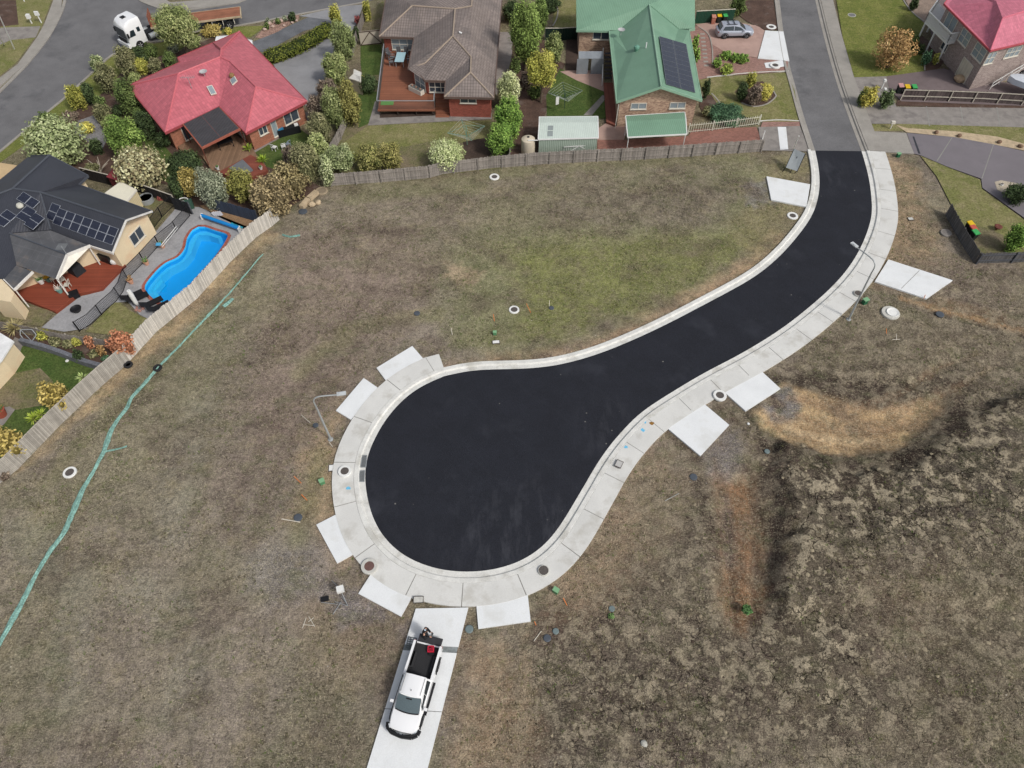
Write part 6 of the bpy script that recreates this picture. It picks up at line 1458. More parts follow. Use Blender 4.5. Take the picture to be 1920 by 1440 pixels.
# drain grates at the left of the bulb
def drain_grate(p0, p1, p2, p3, label):
    c = [P(*q, .06) for q in (p0, p1, p2, p3)]; ce = sum(c, Vector())/4; t = thing('drain_grate', (ce.x, ce.y, 0), label, 'drain grate', 'steel grates in the gutter')
    mb = MB()
    for i in range(4): mb.bar(c[i], c[(i+1)%4], .05, .05)
    mb.build('frame', m_metal, t, world=True); mb = MB()
    n = 11
    for i in range(1, n): mb.bar(c[0].lerp(c[3], i/n), c[1].lerp(c[2], i/n), .03, .04)
    mb.build('bars', m_metal, t, world=True)
    MB().face(*[q-Vector((0,0,.012)) for q in c]).build('sump', mat('dark_void', S(38,40,42)), t, world=True)
drain_grate((679,854),(688,854),(686,876),(676,876),'steel gutter grate at the left of the bulb, upper of the two')
drain_grate((675,883),(684,882),(683,903),(672,903),'steel gutter grate at the left of the bulb, lower of the two')
c0, c1 = P(764,1202,.13), P(782,1203,.13)
t = thing('louvre_grate', c0, 'slotted steel grate across the long driveway beside the tailgate', 'drain grate'); mb = MB()
for i in range(6): a = P(766-i*1.1,1194+i*4,.135); b = P(782-i*1.1,1197+i*4,.135); mb.bar(a, b, .05, .03)
for i in range(4): a = P(766+i*5.2,1193+i,.14); b = P(761+i*5.2,1214+i,.14); mb.bar(a, b, .04, .03)
mb.build('bars', mat('grate_steel', S(120,126,126), var=.1), t, world=True)
# paint marks on the footpath
mp_ = mat('blue_survey_paint', S(120,200,236), rough=.9, var=.2, scale=6)
for i, (x, y) in enumerate([(653,915),(1209,791),(1205,806),(1174,838)]):
    a = P(x, y, .152); rr = random.Random(i); poly = [(a.x+math.cos(k*.7)*rr.uniform(.08,.2), a.y+math.sin(k*.7)*rr.uniform(.08,.2)) for k in range(9)]
    struct('survey_paint_mark', poly, .156, mp_)
a = P(1222,794,.15); struct('oil_spot', [(a.x+.18*math.cos(k)*(1+.3*math.sin(3*k)), a.y+.15*math.sin(k)) for k in [j*.63 for j in range(10)]], .156, mat('brown_spot', S(150,110,50)))

# ---------------------------------------------------------------- street lamps
m_pole = mat('galvanised_pole', S(186,190,190), rough=.45, var=.06, metal=.3)
def lamp(base, bend, tip, zb, zt, label):
    a = P(*base); b = P(*bend, zb); c = P(*tip, zt); t = thing('street_lamp', a, label, 'street lamp', 'galvanised street lamps on the new street')
    b = Vector((a.x, a.y, zb)) if False else b
    MB().tube([a, a+Vector((0,0,.5)), a.lerp(b, .35), a.lerp(b, .9)], [.10,.085,.08,.06], 10).build('pole', m_pole, t, world=True, smooth=True)
    d = c-b; pts_ = [a.lerp(b, .9), b+Vector((0,0,.0)), b+d*.10+Vector((0,0,.28)), b+d*.3+Vector((0,0,.30)), c-d.normalized()*.5+Vector((0,0,.05)), c-d.normalized()*.3]
    cr = []
    for i in range(len(pts_)-1):
        p0, p1, p2, p3 = pts_[max(0,i-1)], pts_[i], pts_[i+1], pts_[min(len(pts_)-1,i+2)]
        for j in range(5):
            s_ = j/5; cr.append(.5*((2*p1)+(-p0+p2)*s_+(2*p0-5*p1+4*p2-p3)*s_*s_+(-p0+3*p1-3*p2+p3)*s_**3))
    cr.append(pts_[-1]); MB().tube(cr, .05, 8).build('arm', m_pole, t, world=True, smooth=True)
    dd = (c-b); dd.z = 0; rz = math.atan2(dd.y, dd.x); h_ = MB()
    h_.box((c.x, c.y, c.z), (.62,.28,.09), rz); h_.box((c.x, c.y, c.z+.06), (.30,.16,.06), rz); hd = h_.build('lamp_head', mat('lamp_grey', S(206,210,212), rough=.5), t, world=True)
    MB().box((c.x, c.y, c.z-.05), (.4,.2,.02), rz).build('lens', mat('lamp_lens', S(180,186,190), rough=.2), hd, world=True)
    MB().lathe([(.2,0),(.2,.04),(.12,.06),(.11,.12)], 12, a).build('base_plate', m_pole, t, world=True)
lamp((620,824),(588,752),(640,738),5.6,6.0,'curved arm street lamp in the grass on the left side of the bulb')
lamp((1591,599),(1640,500),(1602,459),5.9,6.3,'curved arm street lamp on the right-hand footpath reaching over the road')
def pole(base, top, z, label, r=.06):
    a = P(*base); b = P(*top, z); o = MB().tube([a, b], [r*1.3, r], 8).build('white_pole', m_wht, None, loc=(a.x, a.y, 0)); tag(o, label, 'pole')
pole((27,92),(-2,28),5.5,'tall white pole on the corner lawn, nearer the road')
pole((8,84),(-8,60),3.5,'white pole cut off by the left edge of the corner lawn')
# letterboxes and small posts on the corner lawn
def post_box(px, py, h, label, m, sz=(.25,.35,.22), name='letterbox'):
    t = thing(name, P(px, py), label, 'letterbox'); MB().box((0,0,h/2), (.1,.1,h)).build('post', m, t); MB().box((0,0,h), sz).build('box', m, t)
post_box(78,43,1.2,'white round topped sign post on the corner lawn',m_wht,(.5,.2,.5),'garden_sign')
post_box(60,44,.9,'stout white pillar letterbox on the corner lawn',m_wht,(.4,.4,.5))
post_box(1669,242,.8,'cream letterbox on the grass strip east of the old road',m_frame,(.4,.3,.25))
post_box(1652,168,1.1,'small white letterbox behind the yellow shrub, upper one',m_wht)
post_box(1653,183,1.0,'small white letterbox in front of the dark shrub, lower one',m_wht)
post_box(46,3,1.2,'white post at the top of the corner lawn',m_wht,(.2,.2,.2))
post_box(1429,262,1.0,'white letterbox post at the end of the long grey fence',m_wht,(.1,.1,.1))
# estate sign seen from behind
t = thing('estate_sign', P(1483,320), 'grey backed sign board on three black legs beside the start of the new road', 'sign')
c = [P(1489,279,1.9), P(1510,288,1.9), P(1495,321,.45), P(1473,314,.45)]
cc_ = sum(c, Vector())/4; mb = MB(); n_ = (c[1]-c[0]).cross(c[3]-c[0]).normalized()*.03
mb.add([q-n_ for q in c]+[q+n_ for q in c], [(0,1,2,3),(7,6,5,4),(0,1,5,4),(1,2,6,5),(2,3,7,6),(3,0,4,7)]); mb.build('board', mat('board_back', S(168,174,176), rough=.5, var=.1), t, world=True)
mb = MB(); mb.bar(c[0].lerp(c[3],.4)+n_*1.4, c[1].lerp(c[2],.4)+n_*1.4, .06)
for a, b in ((0,3),(1,2)): mb.bar(c[a], c[b], .06)
mb.build('frame', m_black, t, world=True)
for q, k in ((P(1467,322),3),(P(1489,325),2)): MB().bar(q, c[k], .06).build('leg', m_black, t, world=True)
a = c[3].lerp(c[2],.5); MB().bar((a.x,a.y,0), c[0].lerp(c[1],.5).lerp(a,.3), .06).build('leg', m_black, t, world=True)
o = MB().tube([P(1487,282), P(1498,255,2.6)], .05, 8).build('white_pole', m_wht, None, loc=(*G(1487,282),0)); tag(o, 'short white pole right behind the estate sign', 'pole')
# fallen green mesh
mesh_l = [(494,478),(482,491),(454,524),(426,556),(400,583),(362,623),(333,654),(300,687),(271,721),(246,748),(240,764),(227,780),(210,806),(204,822),(196,846),(177,882),(154,923),(135,967),(117,1005),(92,1038),(65,1085),(42,1130),(16,1178),(-10,1225)]
def draped(l_px, w0, label, seed=1, wide=None):
    l = crom(pts(l_px), .3); rr = np.random.default_rng(seed); n = len(l); mb = MB(); vs = []; off_a = offset(l, 1.0); K = 7
    ws = w0*(0.55+0.6*np.interp(np.arange(n), np.arange(0, n+8, 8), rr.random(len(np.arange(0, n+8, 8)))))
    if wide is not None: ws *= np.interp(np.arange(n)/n, *wide)
    for i in range(n):
        d = np.array(off_a[i])-np.array(l[i])
        for k in range(K):
            u = (k/(K-1)-.5)*2; z = .05+.12*(1-u*u)*(0.6+.4*math.sin(i*.9+k*2.1))+.03*rr.random(); q = np.array(l[i])+d*u*ws[i]*.5+rr.normal(scale=.015, size=2); vs.append((q[0], q[1], z))
    mb.add(vs, [(i*K+k, i*K+k+1, (i+1)*K+k+1, (i+1)*K+k) for i in range(n-1) for k in range(K-1)])
    a = l[n//2]; o = mb.build('shade_mesh', m_mesh, None, loc=(a[0], a[1], 0)); return tag(o, label, 'fallen mesh')
m_mesh = mat('green_mesh', S(144,188,176), rough=.7, var=.14, scale=1.5, pattern='planks', period=.07, amt=.35, axis=0, fine=.15)
draped(mesh_l, .38, 'long strip of fallen pale green mesh crossing the left of the field', wide=([0,.08,.2,.3,.5,.6,1],[.15,.25,.6,.5,1,1.3,1]))
draped([(197,848),(212,845),(226,842),(239,838)], .22, 'short frayed tail of green mesh branching off the long strip', 3)
draped([(419,576),(426,570),(437,561)], .35, 'small crumpled scrap of green mesh beside the upper part of the strip', 4)
draped([(530,441),(545,445),(563,442)], .22, 'green mesh scrap curled on the grass near the pool fence corner', 5)
def tyre(px, py, label):
    a = P(px, py); o = MB().lathe([(.20,.04),(.19,.10),(.20,.17),(.28,.21),(.34,.17),(.36,.10),(.34,.03),(.28,0),(.20,.04)], 24).build('old_tyre', mat('tyre_rubber', S(44,44,46), rough=.9, var=.1), None, smooth=True); o.location = (a.x, a.y, .06); tag(o, label, 'tyre', 'old tyres left in the field')
tyre(297,692,'black tyre holding down the green mesh strip'); tyre(242,686,'black tyre on the grass against the pale fence')
# survey equipment, sticks and offcuts at the lower left of the bulb
t = thing('equipment_stand', P(648,1130), 'white box on a thin rod tripod in the grass left of the bulb', 'equipment')
a = P(638,1105,.9); MB().box(a, (.45,.4,.28), .3).build('box', m_wht, t, world=True)
for q in ((652,1136),(622,1088),(636,1110)): MB().tube([a, P(*q)], .022, 6).build('leg', m_metal, t, world=True)
t = thing('folding_frame', P(625,1130), 'dark folding frame lying in the grass with pale rods crossing it', 'frame'); mb = MB()
for p, q in (((602,1129),(634,1133)),((624,1152),(640,1128)),((628,1128),(652,1136)),((640,1118),(652,1134))): mb.tube([P(*p,.05), P(*q,.15)], .02, 6)
mb.build('rods', m_metal, t, world=True); MB().box(P(609,1123,.1), (.5,.3,.1), .2).build('bag', m_black, t, world=True)
t = thing('timber_offcuts', P(577,1166), 'small triangle of pale timber offcuts lying in the grass', 'timber'); mb = MB()
for p, q in (((567,1178),(574,1158)),((568,1171),(590,1173)),((579,1156),(590,1175)),((578,1166),(588,1158))): mb.tube([P(*p,.04), P(*q,.06)], .025, 5)
mb.build('offcut', m_stick, t, world=True)

# ---------------------------------------------------------------- vehicles
m_rub = mat('tyre', S(40,40,42), rough=.9, var=.06); m_rim = mat('alloy', S(190,192,196), rough=.35, metal=.4); m_wrim = mat('white_rim', S(228,228,226), rough=.5)
m_carglass = mat('car_glass', S(44,56,62), rough=.06, spec=.7, var=.02, bump=0); m_trimb = mat('black_trim', S(30,31,34), rough=.6, var=.05)
m_carwhite = mat('white_paint', S(255,255,255), rough=.25, var=.01, coat=.6, fine=0.01, bump=0, spec=.5); m_carsilver = mat('silver_paint', S(186,192,204), rough=.28, var=.01, metal=.35, coat=.6, fine=.01, bump=0)
m_light = mat('headlight', S(226,232,236), rough=.1, var=.02, spec=.7); m_tail = mat('tail_light', S(150,30,30), rough=.2)
def wheel(parent, x, y, r, w, rim=m_rim, hub=None):
    s_ = 1 if y > 0 else -1
    o = MB().lathe([(r*.62,-w/2),(r*.92,-w/2),(r,-w*.36),(r,w*.36),(r*.92,w/2),(r*.62,w/2)], 24, axis='Y').build('wheel', m_rub, parent, smooth=True); o.location = (x, y, r)
    k = MB(); k.lathe([(.02, s_*w*.40),(r*.2, s_*w*.44),(r*.56, s_*w*.30),(r*.64, s_*w*.48)], 20, axis='Y')
    for i in range(5): a = i*1.2566; k.bar((math.cos(a)*r*.15, s_*w*.45, math.sin(a)*r*.15), (math.cos(a)*r*.6, s_*w*.42, math.sin(a)*r*.6), .07*r/.36, .03)
    k.build('rim', rim, o); return o
def loft(secs, mname, m, parent, smooth=True, cap=True):
    """secs: list of closed rings with equal point counts"""
    mb = MB(); n = len(secs[0]); mb.add([p for s in secs for p in s], [(i*n+j, i*n+(j+1)%n, (i+1)*n+(j+1)%n, (i+1)*n+j) for i in range(len(secs)-1) for j in range(n)])
    if cap: o = 0; mb.f.append(tuple(range(n))[::-1]); mb.m.append(0); k = (len(secs)-1)*n; mb.f.append(tuple(k+j for j in range(n))); mb.m.append(0)
    return mb.build(mname, m, parent, smooth=smooth)
def body_ring(x, w, z0, zb, zt, tuck=.06, crown=.03, fx=0.0):
    """one cross section of a car body at station x; fx pushes the middle forward of the sides"""
    h = [( -w+tuck, z0), (-w, z0+.14), (-w-.0, (z0+zb)/2+.05), (-w+.02, zb), (-w+.10, zt-.02), (-w*.5, zt+crown*.7), (0, zt+crown), (w*.5, zt+crown*.7), (w-.10, zt-.02), (w-.02, zb), (w, (z0+zb)/2+.05), (w, z0+.14), (w-tuck, z0), (0, z0)]
    return [(x+fx*(1-(abs(y)/max(w,.01))**2), y, z) for y, z in h]
# --- dual-cab ute, front along +x
def make_ute(loc, rz):
    t = thing('utility_truck', loc, 'white dual cab ute with black bull bar on the long driveway, tailgate down', 'ute', rz=rz)
    fr = [body_ring(x, w, .34, zb, zt, fx=f) for x, w, zb, zt, f in [(-.62,.92,.92,1.02,0),(0,.925,.95,1.04,0),(.55,.93,.95,1.05,0),(.95,.93,.95,1.06,0),(1.35,.925,.94,1.05,0),(1.8,.92,.90,1.02,0),(2.15,.89,.84,.97,.05),(2.42,.82,.74,.90,.10)]]
    b = loft(fr, 'body', m_carwhite, t)
    # tub sides, floor, front wall
    tub = MB()
    for s_ in (-1, 1):
        for xa, xb in ((-2.62,-.60),):
            o_ = [(xa, s_*.90, .42), (xb, s_*.92, .36), (xb, s_*.92, 1.02), (xa, s_*.90, 1.02)]; i_ = [(x, y-s_*.13, z) for x, y, z in o_]
            tub.add(o_+i_, [(0,1,2,3),(7,6,5,4),(3,2,6,7),(0,3,7,4),(1,5,6,2)])
        tub.bar((-2.62, s_*.84, 1.03), (-.6, s_*.85, 1.03), .15, .05)
    tub.box((-1.6,0,.45), (2.0,1.5,.1)); tub.build('tub', m_carwhite, t)
    mb = MB(); mb.box((-1.62,0,.56), (2.0,1.52,.05))
    for k in range(-11, 12): mb.box((-1.62, k*.066, .592), (1.98,.028,.02))
    for s_ in (-1, 1):
        mb.box((-1.62, s_*.765, .80), (2.0,.025,.42)); mb.box((-1.55, s_*.66, .68), (.95,.22,.24))
    mb.box((-.64,0,.80), (.03,1.52,.42)); mb.build('tub_liner', mat('tub_liner', S(58,58,60), rough=.8, var=.06), t)
    tg = MB(); tg.box((-2.66,0,.58), (.10,1.56,.08)); tg.build('tailgate_hinge', m_carwhite, t)
    tg = MB(); tg.box((-2.95,0,.60), (.50,1.52,.06))
    for k in range(-10, 11): tg.box((-2.95, k*.07, .635), (.48,.03,.015))
    tg.build('tailgate', mat('tailgate_liner', S(66,66,70), rough=.8), t)
    # cabin: glass house, roof, pillars
    low = [(-.60,-.84),(1.28,-.86),(1.42,-.70),(1.50,0),(1.42,.70),(1.28,.86),(-.60,.84)]; top = [(-.46,-.66),(.52,-.68),(.62,-.56),(.66,0),(.62,.56),(.52,.68),(-.46,.66)]
    n = 7; mb = MB(); mb.add([(x,y,1.02) for x,y in low]+[(x,y,1.70) for x,y in top], [(i,(i+1)%n,n+(i+1)%n,n+i) for i in range(n) ]); mb.build('glasshouse', m_carwhite, t)
    sh = lambda q, k: (q[0]*(1), q[1]*(1+k))
    for s_ in (-1, 1):
        def sg(x0, x1): # side pane between two stations
            f = lambda x, u: (x*(1-u)+(x*0.62-.05 if x > .6 else x*.86)*u, s_*((.852)*(1-u)+.668*u+.012), 1.06+.56*u)
            MB().face(f(x0,.06), f(x1,.06), f(x1 if x1 < 1 else x1-.05,.95), f(x0,.95)).build('side_window', m_carglass, t)
        sg(-.46,.34); sg(.37,1.26)
    mb = MB(); f = lambda y, u: (1.50*(1-u)+.66*u-abs(y)**2*.14*(1-u)-abs(y)**2*.10*u+.015, y*(.90*(1-u)+.82*u), 1.05*(1-u)+1.68*u+.02)
    for i in range(8): y0, y1 = -.84+i*.21, -.84+(i+1)*.21; mb.face(f(y0,.05), f(y1,.05), f(y1,.93), f(y0,.93))
    ws = mb.build('windscreen', mat('screen_glass', S(92,106,110), rough=.08, spec=.7, var=.05, bump=0), t, smooth=True); mb = MB()  # glass coloured lighter, painting in the reflections on the windscreen
    for i in range(8): y0, y1 = -.8+i*.2, -.8+(i+1)*.2; a, b_ = Vector(f(y0,.02)), Vector(f(y1,.02)); mb.bar(a, b_, .09, .03)
    mb.build('wiper_cowl', m_trimb, ws); MB().box((.78,0,1.60), (.18,.34,.02)).build('mirror_shade', m_trimb, ws)
    MB().face((-.62,-.70,1.1),(-.62,.70,1.1),(-.50,.60,1.62),(-.50,-.60,1.62)).build('rear_window', m_carglass, t)
    rf = [[(x,y*w,z) for y, z in ((-1,1.68),(-.9,1.735),(-.45,1.765),(0,1.775),(.45,1.765),(.9,1.735),(1,1.68),(0,1.66))] for x, w in ((-.50,.66),(-.44,.69),(0,.71),(.45,.70),(.66,.66))]
    loft(rf, 'roof', m_carwhite, t)
    for s_ in (-1, 1): MB().bar((-.45, s_*.60, 1.755), (.55, s_*.60, 1.755), .03, .02).build('roof_channel', mat('roof_channel', S(150,150,148)), t)
    MB().tube([(.42,0,1.76),(.36,0,1.86)], .02, 6).build('antenna', m_trimb, t)
    for s_ in (-1, 1):
        MB().box((1.08, s_*1.04, 1.12), (.16,.20,.16)).build('mirror', m_carwhite, t)
        MB().box((.32, s_*.98, .42), (1.9,.16,.06)).build('side_step', m_trimb, t)
        for x in (1.55, -1.62):
            wheel(t, x, s_*.82, .39, .26, mat('dark_alloy', S(110,112,114), rough=.4, metal=.3))
            g = MB(); ar = [(math.cos(a)*.50, math.sin(a)*.50) for a in np.linspace(0, math.pi, 12)]
            for (a0, b0), (a1, b1) in zip(ar[:-1], ar[1:]): g.bar((x+a0, s_*.935, .39+b0), (x+a1, s_*.935, .39+b1), .09, .05)
            g.build('wheel_arch', m_trimb, t)
            MB().box((x, s_*.80, .55), (.9,.3,.5)).build('wheel_well', m_trimb, t)
    mb = MB(); pf = [(2.16,-.96),(2.42,-.90),(2.62,-.62),(2.70,0),(2.62,.62),(2.42,.90),(2.16,.96)]
    for (x0,y0),(x1,y1) in zip(pf[:-1], pf[1:]):
        mb.bar((x0,y0,.62), (x1,y1,.62), .22, .30)
    for (x0,y0),(x1,y1) in zip(pf[1:-2], pf[2:-1]): mb.tube([(x0,y0,.98),(x1,y1,.98)], .04, 8); mb.bar((x0-.02,y0,.78),(x1-.02,y1,.78),.06,.08)
    for y in (-.45,.45): mb.bar((2.64,y,.7),(2.64,y,1.0),.05)
    mb.build('bull_bar', m_trimb, t)
    mb = MB()
    for y in (-.22,.0,.22): mb.box((2.64,y,.86), (.08,.16,.03))
    mb.build('spotlight', m_light, t); MB().box((2.44,0,.72), (.1,1.1,.22)).build('grille', m_trimb, t)
    for s_ in (-1, 1): MB().box((2.30, s_*.72, .82), (.22,.24,.10), -s_*.5).build('headlight', m_light, t); MB().box((-2.64, s_*.85, .80), (.06,.12,.34)).build('tail_light', m_tail, t)
    MB().box((-.1,0,.36), (4.6,1.4,.16)).build('chassis', m_trimb, t)
    return t
rear = Vector((*G(806,1203,.6),0)); front = Vector((*G(753,1378,.5),0)); c_ = (rear+front)/2; dv = front-rear
UTE = make_ute(c_-dv.normalized()*(-.12), math.atan2(dv.y, dv.x)); UTE.scale = (.98,.98,.98)
# red tool frame on the tailgate
a = P(808,1217,.75); t = thing('red_tool', (a.x, a.y, .66), 'bright red tool frame standing on the ute tailgate', 'tool'); mb = MB(); K = .17
for x0,y0,x1,y1 in ((-1,-1,1,-1),(1,-1,1,1),(1,1,-1,1),(-1,1,-1,-1),(-.3,-1,-.3,.4),(.4,-.6,.4,1)):
    mb.bar((x0*K,y0*K,.12),(x1*K,y1*K,.12),.05); mb.bar((x0*K,y0*K,.0),(x0*K,y0*K,.12),.04)
mb.build('frame', mat('red_enamel', S(226,40,70), rough=.4), t); MB().box((.05,-.28,.03), (.34,.14,.08)).build('base', m_trimb, t)

def make_suv(name, label, loc, rz, m, rack=True, group=None):
    t = thing(name, loc, label, 'car', group, rz)
    fr = [body_ring(x, w, .32, zb, zt, fx=f) for x, w, zb, zt, f in [(-2.18,.72,.78,.92,-.08),(-2.05,.84,.86,1.0,-.05),(-1.5,.90,.92,1.04,0),(-.5,.92,.92,1.04,0),(.6,.92,.90,1.02,0),(1.1,.91,.88,1.02,0),(1.6,.90,.82,.96,0),(2.0,.84,.74,.86,.06),(2.2,.72,.62,.72,.10)]]
    loft(fr, 'body', m, t)
    low = [(-2.02,-.70),(-1.8,-.82),(1.05,-.86),(1.2,-.7),(1.26,0),(1.2,.7),(1.05,.86),(-1.8,.82),(-2.02,.70),(-2.06,0)]; top = [(-1.66,-.55),(-1.5,-.62),(.25,-.64),(.34,-.55),(.38,0),(.34,.55),(.25,.64),(-1.5,.62),(-1.66,.55),(-1.70,0)]
    n = 10; mb = MB(); mb.add([(x,y,.99) for x,y in low]+[(x,y,1.56) for x,y in top], [(i,(i+1)%n,n+(i+1)%n,n+i) for i in range(n)]); mb.build('glasshouse', m, t)
    for s_ in (-1, 1):
        g = lambda x, u: (x*(1-u*.0)-(u*.7*(x > .5)), s_*(.852*(1-u)+.634*u+.012), 1.02+.50*u)
        MB().face(g(-.28,.05),g(.95,.05),g(.95,.95),g(-.28,.95)).build('side_window', m_carglass, t); MB().face(g(-1.7,.15),g(-.36,.05),g(-.36,.95),g(-1.45,.90)).build('side_window', m_carglass, t)
    mb = MB(); f = lambda y, u: (1.27*(1-u)+.40*u-abs(y)**2*.12, y*(.90*(1-u)+.76*u), 1.0*(1-u)+1.54*u+.025)
    for i in range(8): y0, y1 = -.8+i*.2, -.8+(i+1)*.2; mb.face(f(y0,.06), f(y1,.06), f(y1,.95), f(y0,.95))
    mb.build('windscreen', m_carglass, t, smooth=True)
    mb = MB(); mb.face((-2.06,-.62,1.05),(-2.06,.62,1.05),(-1.76,.50,1.5),(-1.76,-.50,1.5)); mb.build('rear_window', m_carglass, t)
    loft([[(x,y*w,z) for y, z in ((-1,1.54),(-.9,1.59),(-.45,1.63),(0,1.64),(.45,1.63),(.9,1.59),(1,1.54),(0,1.5))] for x, w in ((-1.74,.56),(-1.5,.64),(-.6,.67),(.2,.65),(.38,.58))], 'roof', m, t)
    if rack:
        for s_ in (-1, 1): MB().bar((-1.3,s_*.55,1.68),(.0,s_*.55,1.68),.04,.05).build('roof_rail', m_trimb, t)
        for x in (-1.0,-.3): MB().bar((x,-.62,1.72),(x,.62,1.72),.07,.04).build('cross_bar', m_trimb, t)
    for s_ in (-1, 1):
        MB().box((.85,s_*1.0,1.05),(.14,.18,.13)).build('mirror', m, t)
        for x in (1.38,-1.32):
            wheel(t, x, s_*.80, .35, .23); g = MB(); ar = [(math.cos(a)*.43, math.sin(a)*.43) for a in np.linspace(0, math.pi, 10)]
            for (a0,b0),(a1,b1) in zip(ar[:-1],ar[1:]): g.bar((x+a0,s_*.905,.35+b0),(x+a1,s_*.905,.35+b1),.08,.06)
            g.build('wheel_arch', m_trimb, t)
        MB().box((2.08,s_*.62,.72),(.2,.3,.10),-s_*.4).build('headlight', m_light, t); MB().box((-2.1,s_*.6,.86),(.12,.34,.10),s_*.3).build('tail_light', m_tail, t)
        MB().box((0,s_*.90,.38),(2.2,.06,.12)).build('sill', m_trimb, t)
    return t
p0, p1 = P(1344,64,.5), P(1412,63,.5); make_suv('parked_car', 'silver SUV with black roof rails parked on the pink driveway', ((p0.x+p1.x)/2, (p0.y+p1.y)/2+.55, 0), math.atan2(p1.y-p0.y, p1.x-p0.x)+.02, m_carsilver)
p0 = P(438,87,.5); make_suv('parked_car', 'white car mostly hidden behind the peak of the red roof', (p0.x, p0.y, 0), math.radians(6), m_carwhite, False)

# --- prime mover and flatbed trailer; front along -x of the picture
a, b = P(222,74,.5), P(452,44,.5); dv = b-a; rz = math.atan2(dv.y, dv.x); L = dv.length
t = thing('flatbed_truck', (a.x, a.y+1.1, 0), 'white prime mover with a long rusty flatbed trailer on the back road', 'truck', rz=rz)
cab = [[(x, y*w, z) for y, z in ((-1,.55),(-1,1.6),(-1,zt-.35),(-.86,zt),(0,zt+.06),(.86,zt),(1,zt-.35),(1,1.6),(1,.55),(0,.5))] for x, w, zt in ((-.12,1.14,2.75),(-.02,1.22,2.95),(.35,1.24,3.25),(.8,1.24,3.42),(2.0,1.24,3.45),(2.1,1.22,3.40))]
loft(cab, 'cab', m_carwhite, t)
mb = MB(); mb.add([(-.13,-1.02,1.5),(-.13,1.02,1.5),(-.10,1.05,2.6),(-.10,-1.05,2.6)], [(0,3,2,1)]); mb.v = [(x-.06, y, z) for x, y, z in mb.v]; mb.build('windscreen', m_carglass, t)
for s_ in (-1,1):
    MB().face((.15,s_*1.255,1.65),(.95,s_*1.255,1.65),(.95,s_*1.25,2.35),(.45,s_*1.25,2.35)).build('side_window', m_carglass, t); MB().box((1.5,s_*1.25,2.2),(.4,.03,.5)).build('side_window', m_carglass, t)
    MB().box((-.05,s_*1.42,2.0),(.16,.2,.5)).build('mirror', m_trimb, t); MB().box((-.22,s_*.85,.9),(.12,.4,.25)).build('headlight', m_light, t)
MB().box((-.24,0,.72),(.3,2.4,.42)).build('bumper', m_carwhite, t); MB().box((-.22,0,1.2),(.1,1.6,.4)).build('grille', m_trimb, t); MB().box((.85,0,3.5),(.5,.6,.06)).build('roof_hatch', m_trimb, t)
MB().box((3.6,0,.85),(3.6,.9,.3)).build('chassis', m_trimb, t)
for s_ in (-1,1): MB().tube([(2.6,s_*.95,.75),(3.5,s_*.95,.75)], .32, 12).build('fuel_tank', m_metal, t)
m_rust = mat('rusty_deck', S(168,112,86), rough=.9, var=.18, scale=.8, fine=.15, pattern='planks', period=.2, amt=.2, axis=1)
MB().box((3.9+(L-3.9)/2,0,1.42),(L-3.9,2.45,.14)).build('trailer_deck', m_rust, t)
for s_ in (-1,1): MB().box((3.9+(L-3.9)/2,s_*1.24,1.40),(L-3.9,.06,.22)).build('side_rail', mat('rail_cream', S(196,178,150), var=.2), t); MB().box((3.9+(L-3.9)/2,s_*.5,1.15),(L-4.4,.14,.4)).build('trailer_beam', m_trimb, t)
mb = MB()
for y in (-1.1,-.55,0,.55,1.1): mb.bar((3.95,y,1.45),(3.95,y,2.7),.07)
for z in (1.7,2.2,2.7): mb.bar((3.95,-1.15,z),(3.95,1.15,z),.07)
mb.build('headboard', mat('rust_steel', S(150,86,58), var=.2), t); MB().box((L-.02,0,1.35),(.1,2.45,.35)).build('tail_board', MATS['rail_cream'], t)
for x in (.95,): 
    for s_ in (-1,1): wheel(t, x, s_*1.16, .50, .32, m_wrim)
for x in (3.9,5.15):
    for s_ in (-1,1): wheel(t, x, s_*.95, .50, .52, m_wrim)
for x in (L-4.3,L-3.0,L-1.7):
    for s_ in (-1,1): wheel(t, x, s_*.98, .48, .50, m_wrim)
for x in (L-3.65,L-2.35,L-1.0): 
    for s_ in (-1,1): MB().box((x,s_*1.0,.9),(.05,.5,.6)).build('mudflap', m_frame, t)

# the tractor unit stands turned against its trailer
PIV = Vector((4.5, 0, 0)); TR = Matrix.Rotation(math.radians(36), 4, 'Z')
for ch in children(t):
    if ch.name.split('.')[0] in ('cab','windscreen','side_window','mirror','headlight','bumper','grille','roof_hatch','chassis','fuel_tank') or (ch.name.startswith('wheel') and ch.location.x < 6):
        l_ = TR @ (ch.location-PIV)+PIV; ch.location = l_; ch.rotation_euler = (0, 0, math.radians(36))
# covered boat at the right
p = P(1926,168,.6); t = thing('covered_trailer_boat', p, 'white covered boat beside the outside stair, cut by the right edge', 'boat', rz=math.radians(-28))
loft([[(x, y*w, z) for y, z in ((-1,.5),(-1,1.1),(-.5,1.1+h),(0,1.15+h*1.3),(.5,1.1+h),(1,1.1),(1,.5),(0,.3))] for x, w, h in ((-2.3,.15,.0),(-1.7,.7,.1),(-.6,1.0,.3),(.6,1.05,.35),(2.2,.95,.1))], 'cover', mat('white_tarp', S(226,232,240), rough=.7, var=.05), t)
for s_ in (-1,1): wheel(t, .5, s_*1.05, .3, .2, m_wrim)
p = P(1912,141,.3); t = thing('spare_wheel', p, 'black wheel with white hub beside the covered boat', 'wheel'); wheel(t, 0, -.1, .33, .2, m_wrim)

